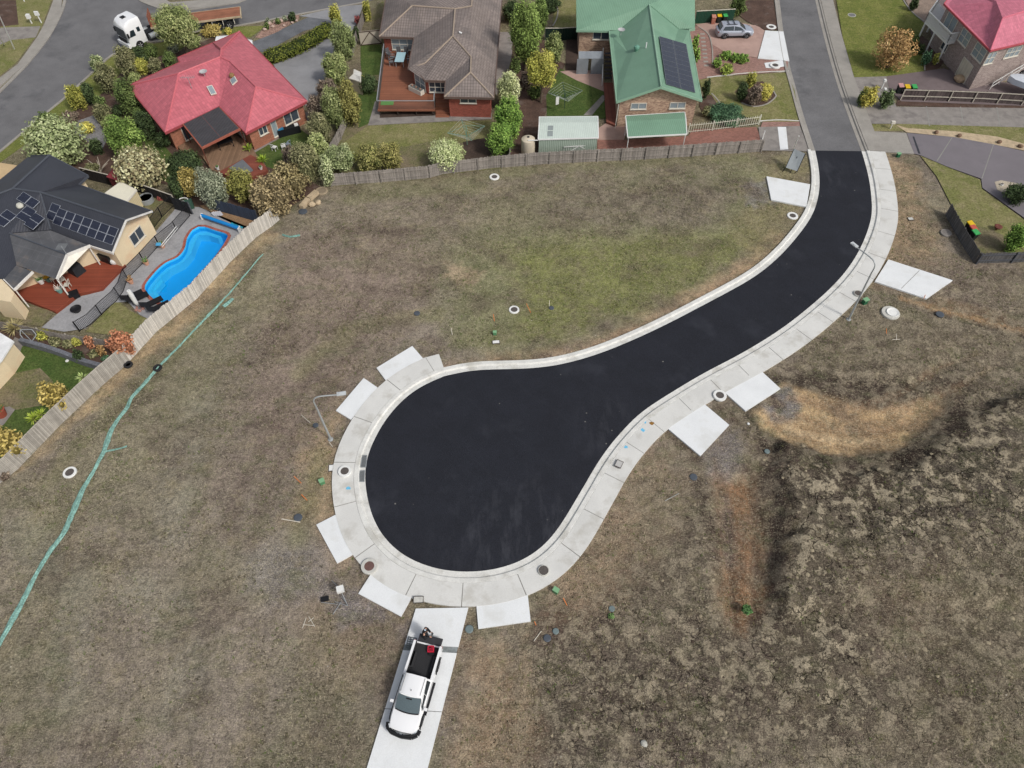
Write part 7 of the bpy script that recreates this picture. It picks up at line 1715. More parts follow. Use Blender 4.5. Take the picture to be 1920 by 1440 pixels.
# ---------------------------------------------------------------- person beside the ute
def person(loc, rz, label):
    t = thing('person', loc, label, 'person', rz=rz)
    J = {'pel':(0,0,.92),'sp':(.02,0,1.15),'ch':(.05,0,1.36),'nk':(.08,0,1.50),'hd':(.12,0,1.60),'ht':(.13,0,1.74),
         'hl':(0,.10,.88),'kl':(.05,.13,.48),'al':(-.02,.15,.09),'tl':(.16,.17,.04),'hr':(0,-.10,.88),'kr':(.02,-.12,.48),'ar':(-.04,-.13,.09),'tr':(.14,-.15,.04),
         'sl':(.04,.19,1.42),'el':(.10,.27,1.14),'wl':(.33,.14,1.08),'sr':(.04,-.19,1.42),'er':(.10,-.27,1.14),'wr':(.33,-.14,1.08)}
    E_ = [('pel','sp'),('sp','ch'),('ch','nk'),('nk','hd'),('hd','ht'),('pel','hl'),('hl','kl'),('kl','al'),('al','tl'),('pel','hr'),('hr','kr'),('kr','ar'),('ar','tr'),('ch','sl'),('sl','el'),('el','wl'),('ch','sr'),('sr','er'),('er','wr')]
    Rr = {'pel':.15,'sp':.14,'ch':.16,'nk':.06,'hd':.092,'ht':.085,'hl':.10,'kl':.07,'al':.05,'tl':.04,'hr':.10,'kr':.07,'ar':.05,'tr':.04,'sl':.085,'el':.06,'wl':.035,'sr':.085,'er':.06,'wr':.035}
    V = dict(J); R2 = dict(Rr); ed = list(E_)
    for s_, w_ in ((1,'wl'),(-1,'wr')):
        wx, wy, wz = J[w_]; palm = w_+'p'; V[palm] = (wx+.075, wy-s_*.01, wz+.0); R2[palm] = .03; ed.append((w_, palm))
        for k, (dy, L) in enumerate(((-.030,.075),(-.010,.085),(.010,.08),(.028,.062))):
            a1, a2 = palm+str(k)+'a', palm+str(k)+'b'; V[a1] = (wx+.105, wy+dy, wz+.005); V[a2] = (wx+.105+L*.45, wy+dy-s_*.01, wz-.03); R2[a1] = .010; R2[a2] = .008; ed += [(palm, a1), (a1, a2)]
        th = palm+'t'; V[th] = (wx+.08, wy-s_*.055, wz+.02); R2[th] = .011; ed.append((palm, th))
    ks = list(V); me = bpy.data.meshes.new('body'); me.from_pydata([V[k] for k in ks], [(ks.index(a), ks.index(b)) for a, b in ed], [])
    o = bpy.data.objects.new('body', me); COL.objects.link(o); o.parent = t
    sk = o.modifiers.new('skin', 'SKIN'); sk.use_smooth_shade = True
    for i, k in enumerate(ks):
        d = me.skin_vertices[0].data[i]; d.radius = (R2[k], R2[k]*(1.15 if k in ('ch','pel','sp') else 1)); d.use_root = (k == 'pel')
    sb = o.modifiers.new('sub', 'SUBSURF'); sb.levels = 1; sb.render_levels = 2
    me.materials.append(mat('skin', S(206,160,136), rough=.6, var=.03, bump=.05))
    # clothing shells follow the body
    m_hood = mat('black_fabric', S(36,38,42), rough=.95, var=.1); m_jean = mat('dark_trousers', S(44,46,54), rough=.95, var=.1)
    def shell(name, segs, m):
        mb = MB()
        for ks_, rs in segs: mb.tube([J[k] if isinstance(k, str) else k for k in ks_], rs, 12)
        return mb.build(name, m, t, smooth=True)
    mb = MB(); sec = []
    for z, wx, wy, cx in ((.84,.17,.21,0),(1.0,.165,.20,.0),(1.18,.165,.205,.02),(1.34,.17,.235,.04),(1.45,.14,.22,.05),(1.52,.08,.10,.07)):
        sec.append([(cx+wx*math.cos(a), wy*math.sin(a), z) for a in [j*2*math.pi/16 for j in range(16)]])
    loft(sec, 'jacket', m_hood, t)
    for s_, a in ((1,('sl','el','wl')),(-1,('sr','er','wr'))): shell('sleeve', [(a, [.11,.088,.062])], m_hood)
    for a in (('hl','kl','al'),('hr','kr','ar')): shell('trouser_leg', [((a[0],a[1],(J[a[2]][0],J[a[2]][1],.10)), [.125,.09,.07])], m_jean)
    for a, b in (('al','tl'),('ar','tr')): mb = MB(); mb.tube([(J[a][0]-.05,J[a][1],.05),(J[a][0]+.05,J[a][1],.055),(J[b][0]+.04,J[b][1],.04)], [.055,.06,.045], 10); mb.build('shoe', mat('grey_shoe', S(120,116,112)), t, smooth=True)
    mb = MB(); mb.ball((.105,0,1.70), (.108,.098,.105), 14); mb.build('cap', m_hood, t, smooth=True); MB().lathe([(.001,.0),(.035,.0),(.055,-.004),(.06,-.01)], 14, (.10,0,1.812)).build('cap_badge', mat('pale_badge', S(200,214,226)), t)
    mb = MB(); mb.lathe([(.10,0),(.12,.03),(.09,.08),(.07,.06)], 14, (.03,0,1.48)); mb.build('hood', m_hood, t, smooth=True)
    for y in (.032,-.032): MB().ball((.208,y,1.635), .012, 8).build('eye', mat('eye', S(60,50,46)), t)
    mb = MB(); mb.tube([(.20,0,1.64),(.228,0,1.605),(.205,0,1.595)], [.010,.016,.008], 8); mb.build('nose', MATS['skin'], t, smooth=True); MB().box((.205,0,1.568), (.012,.05,.012)).build('mouth', mat('lips', S(170,110,100)), t)
    for s_ in (-1,1): MB().ball((.11,s_*.098,1.62), (.02,.012,.032), 8).build('ear', MATS['skin'], t)
    return t
pp = P(800,1199); person((pp.x, pp.y, .124), math.radians(-12), 'person in black jacket and cap standing behind the ute tailgate holding a controller')
rc = thing('remote_controller', (pp.x+.42, pp.y-.06, 1.18), 'small grey hand-held controller held by the person behind the ute', 'controller', rz=math.radians(-12))
MB().box((.02,0,.04), (.11,.22,.035)).build('body', mat('controller_grey', S(120,118,116)), rc); MB().box((.10,0,.085), (.02,.15,.09)).build('screen', m_carglass, rc)

# ---------------------------------------------------------------- bins
def bin_(px, py, rz, body, lid, label, z=0.0):
    t = thing('wheelie_bin', P(px, py, z), label, 'bin', 'wheelie bins'); t.rotation_euler = (0,0,rz)
    mb = MB(); mb.add([(-.2,-.2,.05),(.2,-.2,.05),(.2,.22,.05),(-.2,.22,.05),(-.25,-.28,.92),(.25,-.28,.92),(.25,.28,.92),(-.25,.28,.92)], [(3,2,1,0),(0,1,5,4),(1,2,6,5),(2,3,7,6),(3,0,4,7)]); mb.build('body', body, t)
    mb = MB(); mb.add([(-.28,-.32,.92),(.28,-.32,.92),(.28,.33,.98),(-.28,.33,.98),(-.26,-.30,.98),(.26,-.30,.98),(.26,.31,1.05),(-.26,.31,1.05)], [(3,2,1,0),(0,1,5,4),(1,2,6,5),(2,3,7,6),(3,0,4,7),(4,5,6,7)]); mb.build('lid', lid, t)
    for s_ in (-1,1): MB().lathe([(.10,-.03),(.10,.03)], 12, (s_*.24,.24,.10), axis='X').build('wheel', m_rub, t)
    MB().tube([(-.22,.36,.95),(.22,.36,.95)], .02, 6).build('handle', m_trimb, t); return t
mbk = mat('bin_black', S(40,46,44), rough=.6); mye = mat('lid_yellow', S(232,192,30), rough=.5); mgr = mat('lid_green', S(70,176,96), rough=.5); msal = mat('bin_salmon', S(196,132,112), rough=.6); mpk = mat('lid_pink', S(212,160,156), rough=.5); mred = mat('lid_red', S(196,92,76), rough=.5)
bin_(1336,45,0,msal,mat('lid_salmon', S(206,146,126)),'salmon coloured wheelie bin left of the yellow lidded one by the green steel fence')
bin_(1346,43,0,mbk,mye,'yellow lidded wheelie bin between the salmon and green ones behind the silver SUV')
bin_(1357,43,.1,mbk,mgr,'green lidded wheelie bin behind the silver SUV')
bin_(1683,175,0,mbk,mpk,'pink lidded wheelie bin at the end of the purple driveway')
bin_(1695,177,0,mbk,mye,'yellow lidded wheelie bin in the middle of the three on the purple driveway')
bin_(1708,177,0,mbk,mgr,'green lidded wheelie bin nearest the dark fence on the purple driveway')
bin_(1811,434,.3,mbk,mye,'yellow lidded wheelie bin against the leaning grey fence')
bin_(1816,442,.3,mbk,mred,'red lidded wheelie bin against the leaning grey fence')
bin_(1820,450,.3,mbk,mgr,'green lidded wheelie bin against the leaning grey fence')
# ---------------------------------------------------------------- clotheslines
def clothesline(px, py, H, R, label, m, dip=0.5, rz=.3, washing=False):
    t = thing('clothesline', P(px, py), label, 'clothesline', rz=rz); MB().tube([(0,0,0),(0,0,H)], .035, 8).build('post', m, t)
    for k in range(4):
        a = k*math.pi/2; tip = (R*math.cos(a), R*math.sin(a), H-dip+.45); MB().tube([(0,0,H-dip-.3), tip], .028, 6).build('arm', m, t); MB().tube([(0,0,H), tip], .018, 5).build('stay', m, t)
    mb = MB()
    for j in range(2, 7):
        r = R*j/6.0
        for k in range(4):
            a, b = k*math.pi/2, (k+1)*math.pi/2; z = H-dip-.3+.75*j/6.0; mb.tube([(r*math.cos(a), r*math.sin(a), z),(r*math.cos(b), r*math.sin(b), z)], .009, 4)
    mb.build('lines', mat('line_wire', S(206,212,206)), t)
    if washing: MB().box((-.9,-.5,H-.55),(.4,.02,.9), .4).build('towel', m_wht, t)
clothesline(876,272,2.3,2.0,'folded-cone green rotary clothesline on the back lawn of the grey-tiled house',mat('line_green',S(110,150,132)),.9)
clothesline(1058,204,1.9,1.9,'open rotary clothesline with a white towel on the lawn beside the green-roofed house',mat('line_dark',S(60,84,72)),.3,.1,True)
# ---------------------------------------------------------------- tanks, patio and pool things
t = thing('water_tank', P(990,288), 'cream round water tank beside the long tin shed', 'water tank')
MB().lathe([(.70,0),(.72,.1),(.70,.5),(.715,.9),(.70,1.3),(.715,1.6),(.69,1.75),(.45,1.9),(.12,1.98)], 28).build('body', mat('tank_cream', S(214,202,180), rough=.6, var=.06), t, smooth=True)
MB().lathe([(.001,1.99),(.14,1.99),(.16,1.94)], 14).build('inlet', m_trimb, t)
a = P(1009,263,1.9); b = P(990,263,1.95); o = MB().tube([a, b], .05, 6).build('pipe', m_wht, t, world=True)
t = thing('round_garden_bed', P(277,379), 'round corrugated steel garden bed beside the cream shed', 'garden bed')
MB().lathe([(.66,.0),(.68,.2),(.66,.4),(.68,.62),(.64,.64),(.63,.5)], 24).build('ring', m_metal, t, smooth=True); MB().lathe([(.001,.5),(.64,.5)], 20).build('soil', m_soil, t)
# patio table and chairs on the raised deck
tb = P(752,118,.78); t = thing('patio_table', (tb.x, tb.y, .75), 'pale glass topped table on the raised deck', 'table', rz=math.radians(87))
MB().box((0,0,.74), (2.1,1.05,.04)).build('tabletop', mat('frosted_glass', S(176,210,218), rough=.2, var=.03), t)
for x in (-.9,.9):
    for y in (-.42,.42): MB().box((x,y,.36), (.06,.06,.72)).build('leg', m_metal, t)
def chair0(loc, rz, label):
    t = thing('patio_chair', loc, label, 'chair', 'grey sling chairs around the glass table', rz)
    mc = mat('sling_grey', S(96,96,98), rough=.8); MB().box((0,0,.43),(.5,.5,.04)).build('seat', mc, t); MB().box((-.26,0,.75),(.05,.5,.6)).build('backrest', mc, t)
    for x in (-.22,.22):
        for y in (-.22,.22): MB().box((x,y,.21),(.035,.035,.42)).build('leg', m_metal, t)
    for y in (-.26,.26): MB().box((0,y,.64),(.46,.04,.04)).build('armrest', m_metal, t)
    return t
ch0 = chair0((tb.x-1.0, tb.y+.6, .75), 0, 'patio chair on the left side of the glass table, far one'); dup(ch0, (tb.x-1.05, tb.y-.45, .75), .2, 'patio chair on the left side of the glass table, near one')
dup(ch0, (tb.x-.35, tb.y+1.5, .75), -1.5, 'patio chair at the far end of the glass table, left'); dup(ch0, (tb.x+.5, tb.y+1.5, .75), -1.7, 'patio chair at the far end of the glass table, right')
dup(ch0, (tb.x-1.5, tb.y+1.3, .75), -.8, 'patio chair standing alone near the deck gate'); dup(ch0, (tb.x+1.0, tb.y+.1, .75), 3.1, 'patio chair on the right side of the glass table')
q = P(781,170,.9); t = thing('planter_box', (q.x, q.y, .75), 'pale triangular cornered planter box on the raised deck', 'planter', rz=math.radians(-40)); MB().box((0,0,.25),(1.9,.6,.5)).build('box', m_frame, t); MB().box((0,0,.505),(1.75,.5,.02)).build('soil', mat('grey_soil', S(110,110,106)), t)
for x in (-.6,.0,.6): MB().ball((x,0,.58), .11, 8).build('plant', mat('small_plant', S(170,130,110)), t)
q = P(726,193,.78); o = MB().box((0,0,.02),(1.4,.8,.03)).build('green_mat', mat('lime_mat', S(104,158,84), rough=.9), None); o.location = (q.x, q.y, .765); tag(o, 'bright green mat on the front corner of the raised deck', 'mat')
# red roof deck: spa cover, table, chairs
sp = pts([(430,314),(455,299),(474,318),(449,332)], .6); cx = np.mean(sp, 0); o = MB().prism(sp, .45, .62).build('spa_cover', mat('slate_vinyl', S(118,122,126), rough=.6, var=.08), None, loc=(cx[0], cx[1], .45)); tag(o, 'grey folded spa cover sunk in the red deck', 'spa cover')
def wchair(px, py, label, m=m_wht, z=0.0, rz=0.0):
    t = thing('garden_chair', P(px, py, z), label, 'chair', rz=rz); MB().box((0,0,.42),(.45,.45,.03)).build('seat', m, t); mb = MB()
    for y in (-.2,0,.2): mb.bar((-.22,y,.42),(-.32,y,.9),.035)
    mb.bar((-.32,-.22,.9),(-.32,.22,.9),.04); mb.build('backrest', m, t)
    for x in (-.2,.2):
        for y in (-.2,.2): MB().bar((x,y,0),(x,y,.42),.035).build('leg', m, t)
wchair(516,282,'white framed chair on the small lawn, left one',rz=1.2); wchair(533,280,'white framed chair on the small lawn, beside the grey chair',rz=2); wchair(541,276,'grey blue chair at the tree edge of the small lawn',mat('grey_blue', S(150,164,176)),rz=2.5)
q = P(541,243,.5); t = thing('storage_chest', (q.x, q.y, 0), 'long black storage chest with a blue cloth against the brick wall', 'chest', rz=math.radians(24)); MB().box((0,0,.4),(2.4,.7,.8)).build('body', m_trimb, t); MB().box((-.8,0,.85),(.6,.5,.12)).build('cloth', mat('blue_cloth', S(50,130,170)), t); MB().box((.9,0,.86),(.4,.4,.14)).build('white_tray', m_wht, t)
q = P(422,268,.8); t = thing('outdoor_table', (q.x, q.y, .35), 'dark outdoor table in the shade of the solar awning', 'table', rz=.5); MB().box((0,0,.72),(1.6,.9,.05)).build('tabletop', m_trimb, t)
for x in (-.7,.7):
    for y in (-.35,.35): MB().box((x,y,.35),(.06,.06,.7)).build('leg', m_trimb, t)
for i, (px, py) in enumerate([(409,318),(490,318),(337,262)]):
    q = P(px, py, .4); t = thing('flower_pot', (q.x, q.y, .4), ['white square pot at the left corner of the red deck','white square pot at the near corner of the red deck','white pot at the end of the covered deck'][i], 'pot'); MB().lathe([(.12,0),(.19,.35),(.16,.35),(.14,.3)], 12).build('pot', m_wht, t); MB().ball((0,0,.4), .14, 8).build('plant', mat('pot_plant', S(96,120,70), var=.3), t)
# pool yard
def lounger(px, py, rz, label):
    t = thing('sun_lounger', P(px, py, .09), label, 'sun lounger', 'black sun loungers beside the pool', rz); MB().box((.25,0,.32),(1.3,.62,.06)).build('seat', m_black, t)
    mb = MB(); mb.add([(-.40,-.31,.32),(-.40,.31,.32),(-.95,.31,.68),(-.95,-.31,.68),(-.40,-.31,.38),(-.40,.31,.38),(-.95,.31,.74),(-.95,-.31,.74)], [(0,1,2,3),(7,6,5,4),(0,1,5,4),(1,2,6,5),(2,3,7,6),(3,0,4,7)]); mb.build('backrest', m_black, t)
    for x in (-.6,.75):
        for y in (-.26,.26): MB().bar((x,y,0),(x,y,.32),.04).build('leg', m_black, t)
    return t
lg = lounger(251,559,math.radians(38),'black sun lounger closest to the black pool fence'); 
for px, py, lb in ((261,563,'black sun lounger second from the pool fence, behind the white umbrella'),(288,572,'black sun lounger right of the closed umbrella'),(301,580,'black sun lounger nearest the pale paling fence')): q = P(px, py, .09); dup(lg, q, math.radians(38), lb)
t = thing('closed_umbrella', P(262,579,.09), 'white square umbrella folded on its stand between the sun loungers', 'umbrella'); a = P(262,579,.09); b = P(241,545,2.3)
MB().tube([a, b], .04, 8).build('pole', m_metal, t, world=True); MB().tube([a.lerp(b,.25), a.lerp(b,.35), a.lerp(b,.75), b], [.10,.17,.20,.16], 8).build('canopy', m_wht, t, world=True)
tk = MB()
for k in range(5): tk.lathe([(.02,.12),(.13,.12),(.15,.08),(.15,.0)], 10, a+Vector((.28*math.cos(k*1.257), .28*math.sin(k*1.257), 0)))
tk.build('base_weight', mat('pink_weight', S(186,140,128)), t, world=True)
t = thing('fire_pit', P(145,583,.09), 'round black fire pit on the grey paving', 'fire pit'); MB().lathe([(.30,.02),(.42,.25),(.46,.32),(.42,.34),(.34,.26),(.1,.2),(.001,.2)], 20).build('bowl', m_black, t, smooth=True)
q = P(143,506,.6); t = thing('covered_barbecue', (q.x, q.y, .35), 'black covered box barbecue on the red deck under the white gable', 'barbecue', rz=math.radians(-32)); 
mb = MB(); mb.add([(-.6,-.5,0),(.6,-.5,0),(.6,.5,0),(-.6,.5,0),(-.58,-.48,.85),(.58,-.48,.85),(.52,.40,1.0),(-.52,.40,1.0)], [(3,2,1,0),(0,1,5,4),(1,2,6,5),(2,3,7,6),(3,0,4,7),(4,5,6,7)]); mb.build('cover', mat('black_cover', S(44,48,52), rough=.6, var=.1), t)
q = P(192,482,.6); t = thing('barbecue_bench', (q.x, q.y, .35), 'barbecue bench with pale lids along the gable wall', 'barbecue', rz=math.radians(-26)); MB().box((0,0,.42),(2.4,.6,.84)).build('bench', m_black, t); MB().box((-.6,0,.9),(.5,.4,.12)).build('plate', m_lidconc, t); MB().box((.1,-.05,.92),(.7,.15,.08)).build('tray', m_frame, t)
q = P(213,489,.6); o = MB().ball((0,0,.45),(.45,.3,.35),12).build('white_cover', m_wht, None); o.location = (q.x, q.y, .09); tag(o, 'rounded white covered heater at the corner of the gable wall', 'cover')
def pot(px, py, label, z=.09, r=.26, m=None, plant_c=(84,112,60)):
    t = thing('plant_pot', P(px, py, z), label, 'plant pot'); MB().lathe([(r*.6,0),(r,r*1.6),(r*.85,r*1.6),(r*.8,r*1.4)], 14).build('pot', m or mat('peach_pot', S(218,166,138), var=.05), t); mb = MB(); rr = random.Random(int(px))
    for k in range(14): a = k*.45; mb.bar((0,0,r*1.3),(math.cos(a)*r*1.1,math.sin(a)*r*1.1,r*1.3+rr.uniform(.1,.45)),.05,.02)
    mb.build('leaves', mat('pot_leaves%d' % plant_c[0], S(*plant_c, k=1.4), var=.3), t)
pot(306,464,'peach pot with a spiky plant beside the pool net, nearest the shed'); pot(276,496,'peach pot in the middle of the pool fence'); pot(247,531,'peach pot close to the sun loungers',plant_c=(150,120,80))
pot(79,531,'white round pot among flowers on the red deck',.35,.3,m_wht); pot(93,527,'mustard flowered pot on the red deck beside the white pot',.35,.3,mat('green_pot', S(90,120,110)),(190,150,40)); pot(114,548,'teal pot at the edge of the red deck',.35,.28,mat('teal_pot', S(120,170,160)),(200,190,180)); pot(6,780,'large red clay pot on the paved corner at the left edge',.02,.5,mat('clay', S(176,92,72)))
for i, (px, py, lb) in enumerate([(121,530,'white outdoor chair at the end of the dining group under the gable'),(129,540,'white outdoor chair nearest the fire pit'),(104,528,'pinkish outdoor chair beside the flower pots')]): wchair(px, py, lb, m_frame, .35, 2.2+i)
q = P(139,553,.3); o = MB().box((0,0,.25),(.8,.6,.5),.5).build('black_stool', m_black, None); o.location = (q.x, q.y, .09); tag(o, 'black low stool at the tip of the red deck', 'stool')
t = thing('pool_cover_roller', P(415,415,.09), 'bright blue rolled pool cover on its roller behind the pool', 'pool roller'); a, b = P(378,404,.5), P(448,428,.5)
MB().tube([a, b], .17, 12).build('roll', mat('blue_cover_roll', S(30,140,214), rough=.5, var=.08), t, world=True)
for q in (a, b): MB().box(q+Vector((0,0,-.12)), (.16,.4,.5)).build('end_frame', m_wht, t, world=True)
draped([(434,420),(445,425),(455,429)], .35, 'crumpled blue and green sheet at the end of the pool roller', 9).data.materials[0] = mat('cyan_sheet', S(60,170,190), var=.3, scale=4)
t = thing('pool_net', P(305,455,.4), 'long white pool net poles resting along the black fence with a blue head', 'pool net'); MB().tube([P(302,460,.9), P(331,424,.9)], .03, 6).build('pole', m_wht, t, world=True); MB().tube([P(304,463,.9), P(334,427,.9)], .025, 6).build('pole', m_wht, t, world=True); MB().box(P(297,458,.8), (.4,.3,.12)).build('head', mat('net_blue', S(90,180,230)), t, world=True)
t = thing('pool_pump', P(348,380,.3), 'dark pool pump equipment with a white pipe in the black enclosure', 'pump'); MB().box(P(352,384,.4), (1.0,.8,.7), .4).build('housing', mat('pump_green', S(60,90,76)), t, world=True); a = P(344,374,.8); MB().tube([a+Vector((math.cos(k)*.4, math.sin(k)*.25, 0)) for k in np.linspace(0,5,14)], .05, 6).build('hose', m_wht, t, world=True)
t = thing('blue_chairs', P(405,398,.1), 'folded silver sunshade lying on the mulch behind the pool', 'sunshade'); mb = MB()
for k in range(4): mb.bar(P(398+k*4,398-k*.5,.3), P(404+k*4,404,.15), .3, .05)
mb.build('panels', mat('silver_fabric', S(190,190,196), rough=.5), t, world=True); t.name = 'folded_sunshade'
o = MB().lathe([(.001,.5),(.25,.55),(.36,.5),(.3,.35),(.08,.25),(.08,0)], 16).build('bird_bath', mat('rust_bowl', S(120,70,60)), None); q = P(1867,432); o.location = q; tag(o, 'rusty red bird bath on the east lawn', 'bird bath')
o = MB().lathe([(.001,.18),(.12,.15),(.18,0)], 12).build('white_ball', m_wht, None); o.location = P(127,678); tag(o, 'small white ball on the lawn below the stone wall', 'ball')
# lattice frame, round swing seat frame on terrace
t = thing('climbing_frame', P(45,628), 'rusty hexagonal trampoline style frame on the terrace bed', 'frame'); mb = MB(); cs = [P(38,618,.9),(P(60,618,.9)),(P(68,628,.6)),(P(60,640,.3)),(P(46,638,.3)),(P(38,628,.6))]
for i in range(6): mb.tube([cs[i], cs[(i+1)%6]], .04, 6)
mb.tube([cs[0], cs[3]], .03, 6); mb.build('tubes', m_metal, t, world=True)
# rocks
def rock(px, py, r, label, m, z=0.0):
    mb = MB(); mb.ball((0,0,r*.5), (r, r*.8, r*.6), 9); rr = random.Random(int(px*3+py)); mb.v = [(x*(1+rr.uniform(-.15,.15)), y*(1+rr.uniform(-.15,.15)), max(-.02, zz)) for x, y, zz in mb.v]
    o = mb.build('rock', m, None); o.location = P(px, py, z); o.rotation_euler = (0,0,rr.random()*3); return tag(o, label, 'rock', None)
m_rock = mat('rock_pink', S(196,172,158), var=.2, scale=3); m_rockg = mat('rock_grey', S(170,170,166), var=.2, scale=3)
for i, (px, py, r) in enumerate([(506,46,.32),(512,51,.25),(528,41,.35),(540,36,.3),(515,42,.2),(556,40,.25),(497,57,.3),(533,49,.2),(548,44,.22)]):
    o = rock(px, py, r, 'small pinkish rock among the shrubs of the rock garden', m_rock, .03); o['group'] = 'rocks of the rock garden'
rock(1411,1406,.01,'x',m_rock) if False else None
rock(1207,1395,.22,'flat white stone in the dirt near the bottom of the photo',mat('pale_stone',S(196,194,184),var=.2)); rock(586,386,.4,'pale sandstone boulder at the low end of the block row',MATS['sandstone']); rock(1797,153,.7,'flat tan boulder on the purple driveway',mat('tan_rock',S(186,160,130),var=.15)); rock(597,382,.35,'round stone beside the round concrete lid',MATS['sandstone'])
for i, (px, py, lb) in enumerate([(1755,250,'first'),(1798,256,''),(1873,268,''),(1912,276,'')]): o = rock(px, py, .28, 'brown stone set on the sandstone border', mat('brown_rock', S(130,104,84), var=.2), .07); o['group'] = 'brown stones on the sandstone border'
for i in range(9):
    q = P(1317+i*.9, 64+i*7.4, .05); o = MB().box((0,0,.02),(.55,.34,.04)).build('stepping_stone', m_oldconc, None); o.location = q; o['group'] = 'stepping stones'; tag(o, 'grey rectangular stepping stone in the curved red path by the green roof', 'stone', 'stepping stones')
t = thing('white_gate', P(1082,291), 'white barred gate with cross brace in front of the long tin shed', 'gate'); a, b = P(1057,293), P(1112,289); mb = MB(); u = Vector((0,0,1))
for z in (.15,1.1): mb.bar(a+u*z, b+u*z, .05)
for k in range(14): q = a.lerp(b, k/13); mb.bar(q+u*.1, q+u*1.25, .025)
mb.build('bars', m_wht, t, world=True); mb = MB(); m_ = a.lerp(b,.5); mb.bar(a+u*.15, m_+u*1.1, .05); mb.bar(m_+u*1.1, b+u*.15, .05); mb.build('brace', m_wht, t, world=True)
PP(1400,1143,12,9,[(60,96,50),(84,124,64),(104,146,80)],'bright green weed clump alone in the lower right dirt','weed_clump','plant',leaf=.12)
PP(1146,1155,7,5,[(80,110,56),(104,130,70)],'small green weeds beside the teal cover','weed_clump','plant',leaf=.1)
PP(8,893,12,9,BRN,'dry weeds in the corner where the pale fence leaves the photo','weed_clump','plant',leaf=.12,dens=.4)

# ---------------------------------------------------------------- broken clods over the works area
n_ = 5200; cx_ = RNG.uniform(2, 60, n_); cy_ = RNG.uniform(6, 50, n_); jx = np.clip(((cx_+72.0)/0.25).round().astype(int), 0, XX.shape[1]-1); jy = np.clip(((cy_-2.0)/0.25).round().astype(int), 0, XX.shape[0]-1)
k_ = (MK[jy, jx, 0] > .42) & (-pdist(cx_, cy_, ROAD_POLY) > KW+PW+.4) & (fbm(cx_, cy_, 2.5, 88) > .47)
for nm, q in SL: k_ &= pdist(cx_, cy_, pts(q)) < -.3
cx_, cy_, jx, jy = cx_[k_], cy_[k_], jx[k_], jy[k_]; n_ = len(cx_); s_ = RNG.uniform(.04, .17, n_)*RNG.uniform(.5, 1.1, n_); A_ = RNG.uniform(0, 6.28, n_)
VV = []
for (ux, uy, uz) in ((1,0,0),(.3,.9,.1),(-.8,.6,0),(-.9,-.5,.1),(.2,-1,0),(.1,.1,.8)):
    q = s_*RNG.uniform(.75, 1.25, n_); VV.append(np.stack([cx_+(ux*np.cos(A_)-uy*np.sin(A_))*q, cy_+(ux*np.sin(A_)+uy*np.cos(A_))*q, Zf[jy, jx]+uz*q*.8-.01], -1))
VV = np.stack(VV, 1).reshape(-1, 3); F_ = np.array([(0,1,5),(1,2,5),(2,3,5),(3,4,5),(4,0,5)]); FF = (np.arange(n_)[:, None, None]*6+F_[None]).reshape(-1, 3)
mixc = RNG.random(n_)[:, None]; cc_ = np.where(mixc < .6, np.array(S(150,138,116)), np.where(mixc < .8, np.array(S(160,148,124)), np.array(S(84,72,62))))*RNG.uniform(.75, 1.2, (n_, 1))
g_ = mesh_cols('soil_clods', VV, FF, np.repeat(cc_, 6, 0), m_leaf); g_['kind'] = 'stuff'; g_['label'] = 'loose clods and stones scattered over the disturbed dirt'; g_['category'] = 'clods'
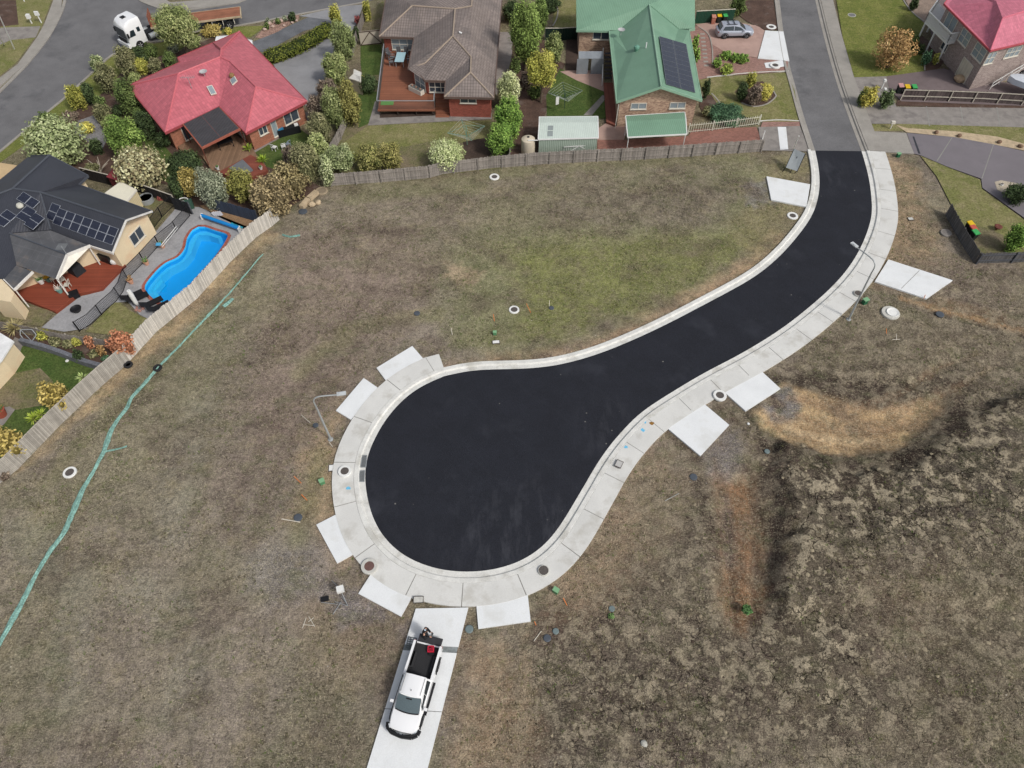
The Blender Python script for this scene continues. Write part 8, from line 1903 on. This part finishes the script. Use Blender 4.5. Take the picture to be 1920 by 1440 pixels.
# ---------------------------------------------------------------- dry grass standing in the field
N = 120000; gx = RNG.uniform(-46, 60, N); gy = RNG.uniform(6, 64, N)
ok = (pdist(gx, gy, pts([(510,440),(640,355),(1000,320),(1300,305),(1515,295),(1660,300),(1730,340),(1790,470),(1830,500),(2300,500),(2300,1700),(-500,1700),(-500,1250),(20,910)])) > .3)
ok &= (-pdist(gx, gy, ROAD_POLY) > KW+PW+.15)
for nm, q in SL: ok &= pdist(gx, gy, pts(q)) < -.1
ok &= pdist(gx, gy, pts([dl(-.02), dl(1), dr(1), dr(-.02)])) < -.1
ix = np.clip(((gx+72.0)/0.25).round().astype(int), 0, XX.shape[1]-1); iy = np.clip(((gy-2.0)/0.25).round().astype(int), 0, XX.shape[0]-1)
den = np.clip((fbm(gx, gy, 2.2, 301)-.42)*5, .03, 1)*(1-MK[iy, ix, 1])*np.where(C[iy, ix].sum(1) < np.array(S(96,86,74)).sum(), .15, 1)
# nothing much grows on the haul track
tan_ = pdist(gx, gy, pts([(1410,775),(1470,722),(1560,732),(1640,762),(1740,745),(1800,712),(1800,770),(1700,838),(1600,856),(1500,832),(1430,800)])) > 0
den = np.where(tan_, .06, den)
ok &= RNG.random(N) < den
gx, gy, ix, iy = gx[ok], gy[ok], ix[ok], iy[ok]; N = len(gx); gz = Zf[iy, ix]; B_ = 4
base_c = C[iy, ix]; gr = MK[iy, ix, 2]; V = []; K = []
pick = RNG.random(N); straw = np.array(S(206,194,166)); olive = np.array(S(128,130,80)); dark = np.array(S(84,76,60)); green = np.array(S(96,116,56))
colr = np.where((pick < .55)[:, None], base_c*.65+straw*.35, np.where((pick < .8)[:, None], base_c*.4+olive*.6, dark)); colr = np.where(((RNG.random(N) < gr*.38) & (pick > .4))[:, None], green, colr)
for b_ in range(B_):
    a = RNG.uniform(0, 6.28, N); L = RNG.uniform(.07, .20, N); w_ = RNG.uniform(.012, .028, N); lean = RNG.uniform(.5, 1.3, N)
    ox = gx+RNG.normal(scale=.05, size=N); oy = gy+RNG.normal(scale=.05, size=N)
    dx, dy = np.cos(a), np.sin(a); tx = ox+dx*L*np.sin(lean); ty = oy+dy*L*np.sin(lean); tz = gz+.02+L*np.cos(lean)*.8
    V.append(np.stack([np.stack([ox-dy*w_, oy+dx*w_, gz], -1), np.stack([ox+dy*w_, oy-dx*w_, gz], -1), np.stack([tx, ty, tz], -1)], 1)); K.append(np.repeat((colr*RNG.uniform(.7,1.25,(N,1)))[:, None], 3, 1))
V = np.concatenate(V).reshape(-1, 3); K = np.concatenate(K).reshape(-1, 3)
g_ = mesh_cols('dry_grass', V, np.arange(len(V)).reshape(-1, 3), K, m_leaf); g_['kind'] = 'stuff'; g_['label'] = 'short dry and green grass scattered over the bare field'; g_['category'] = 'grass'
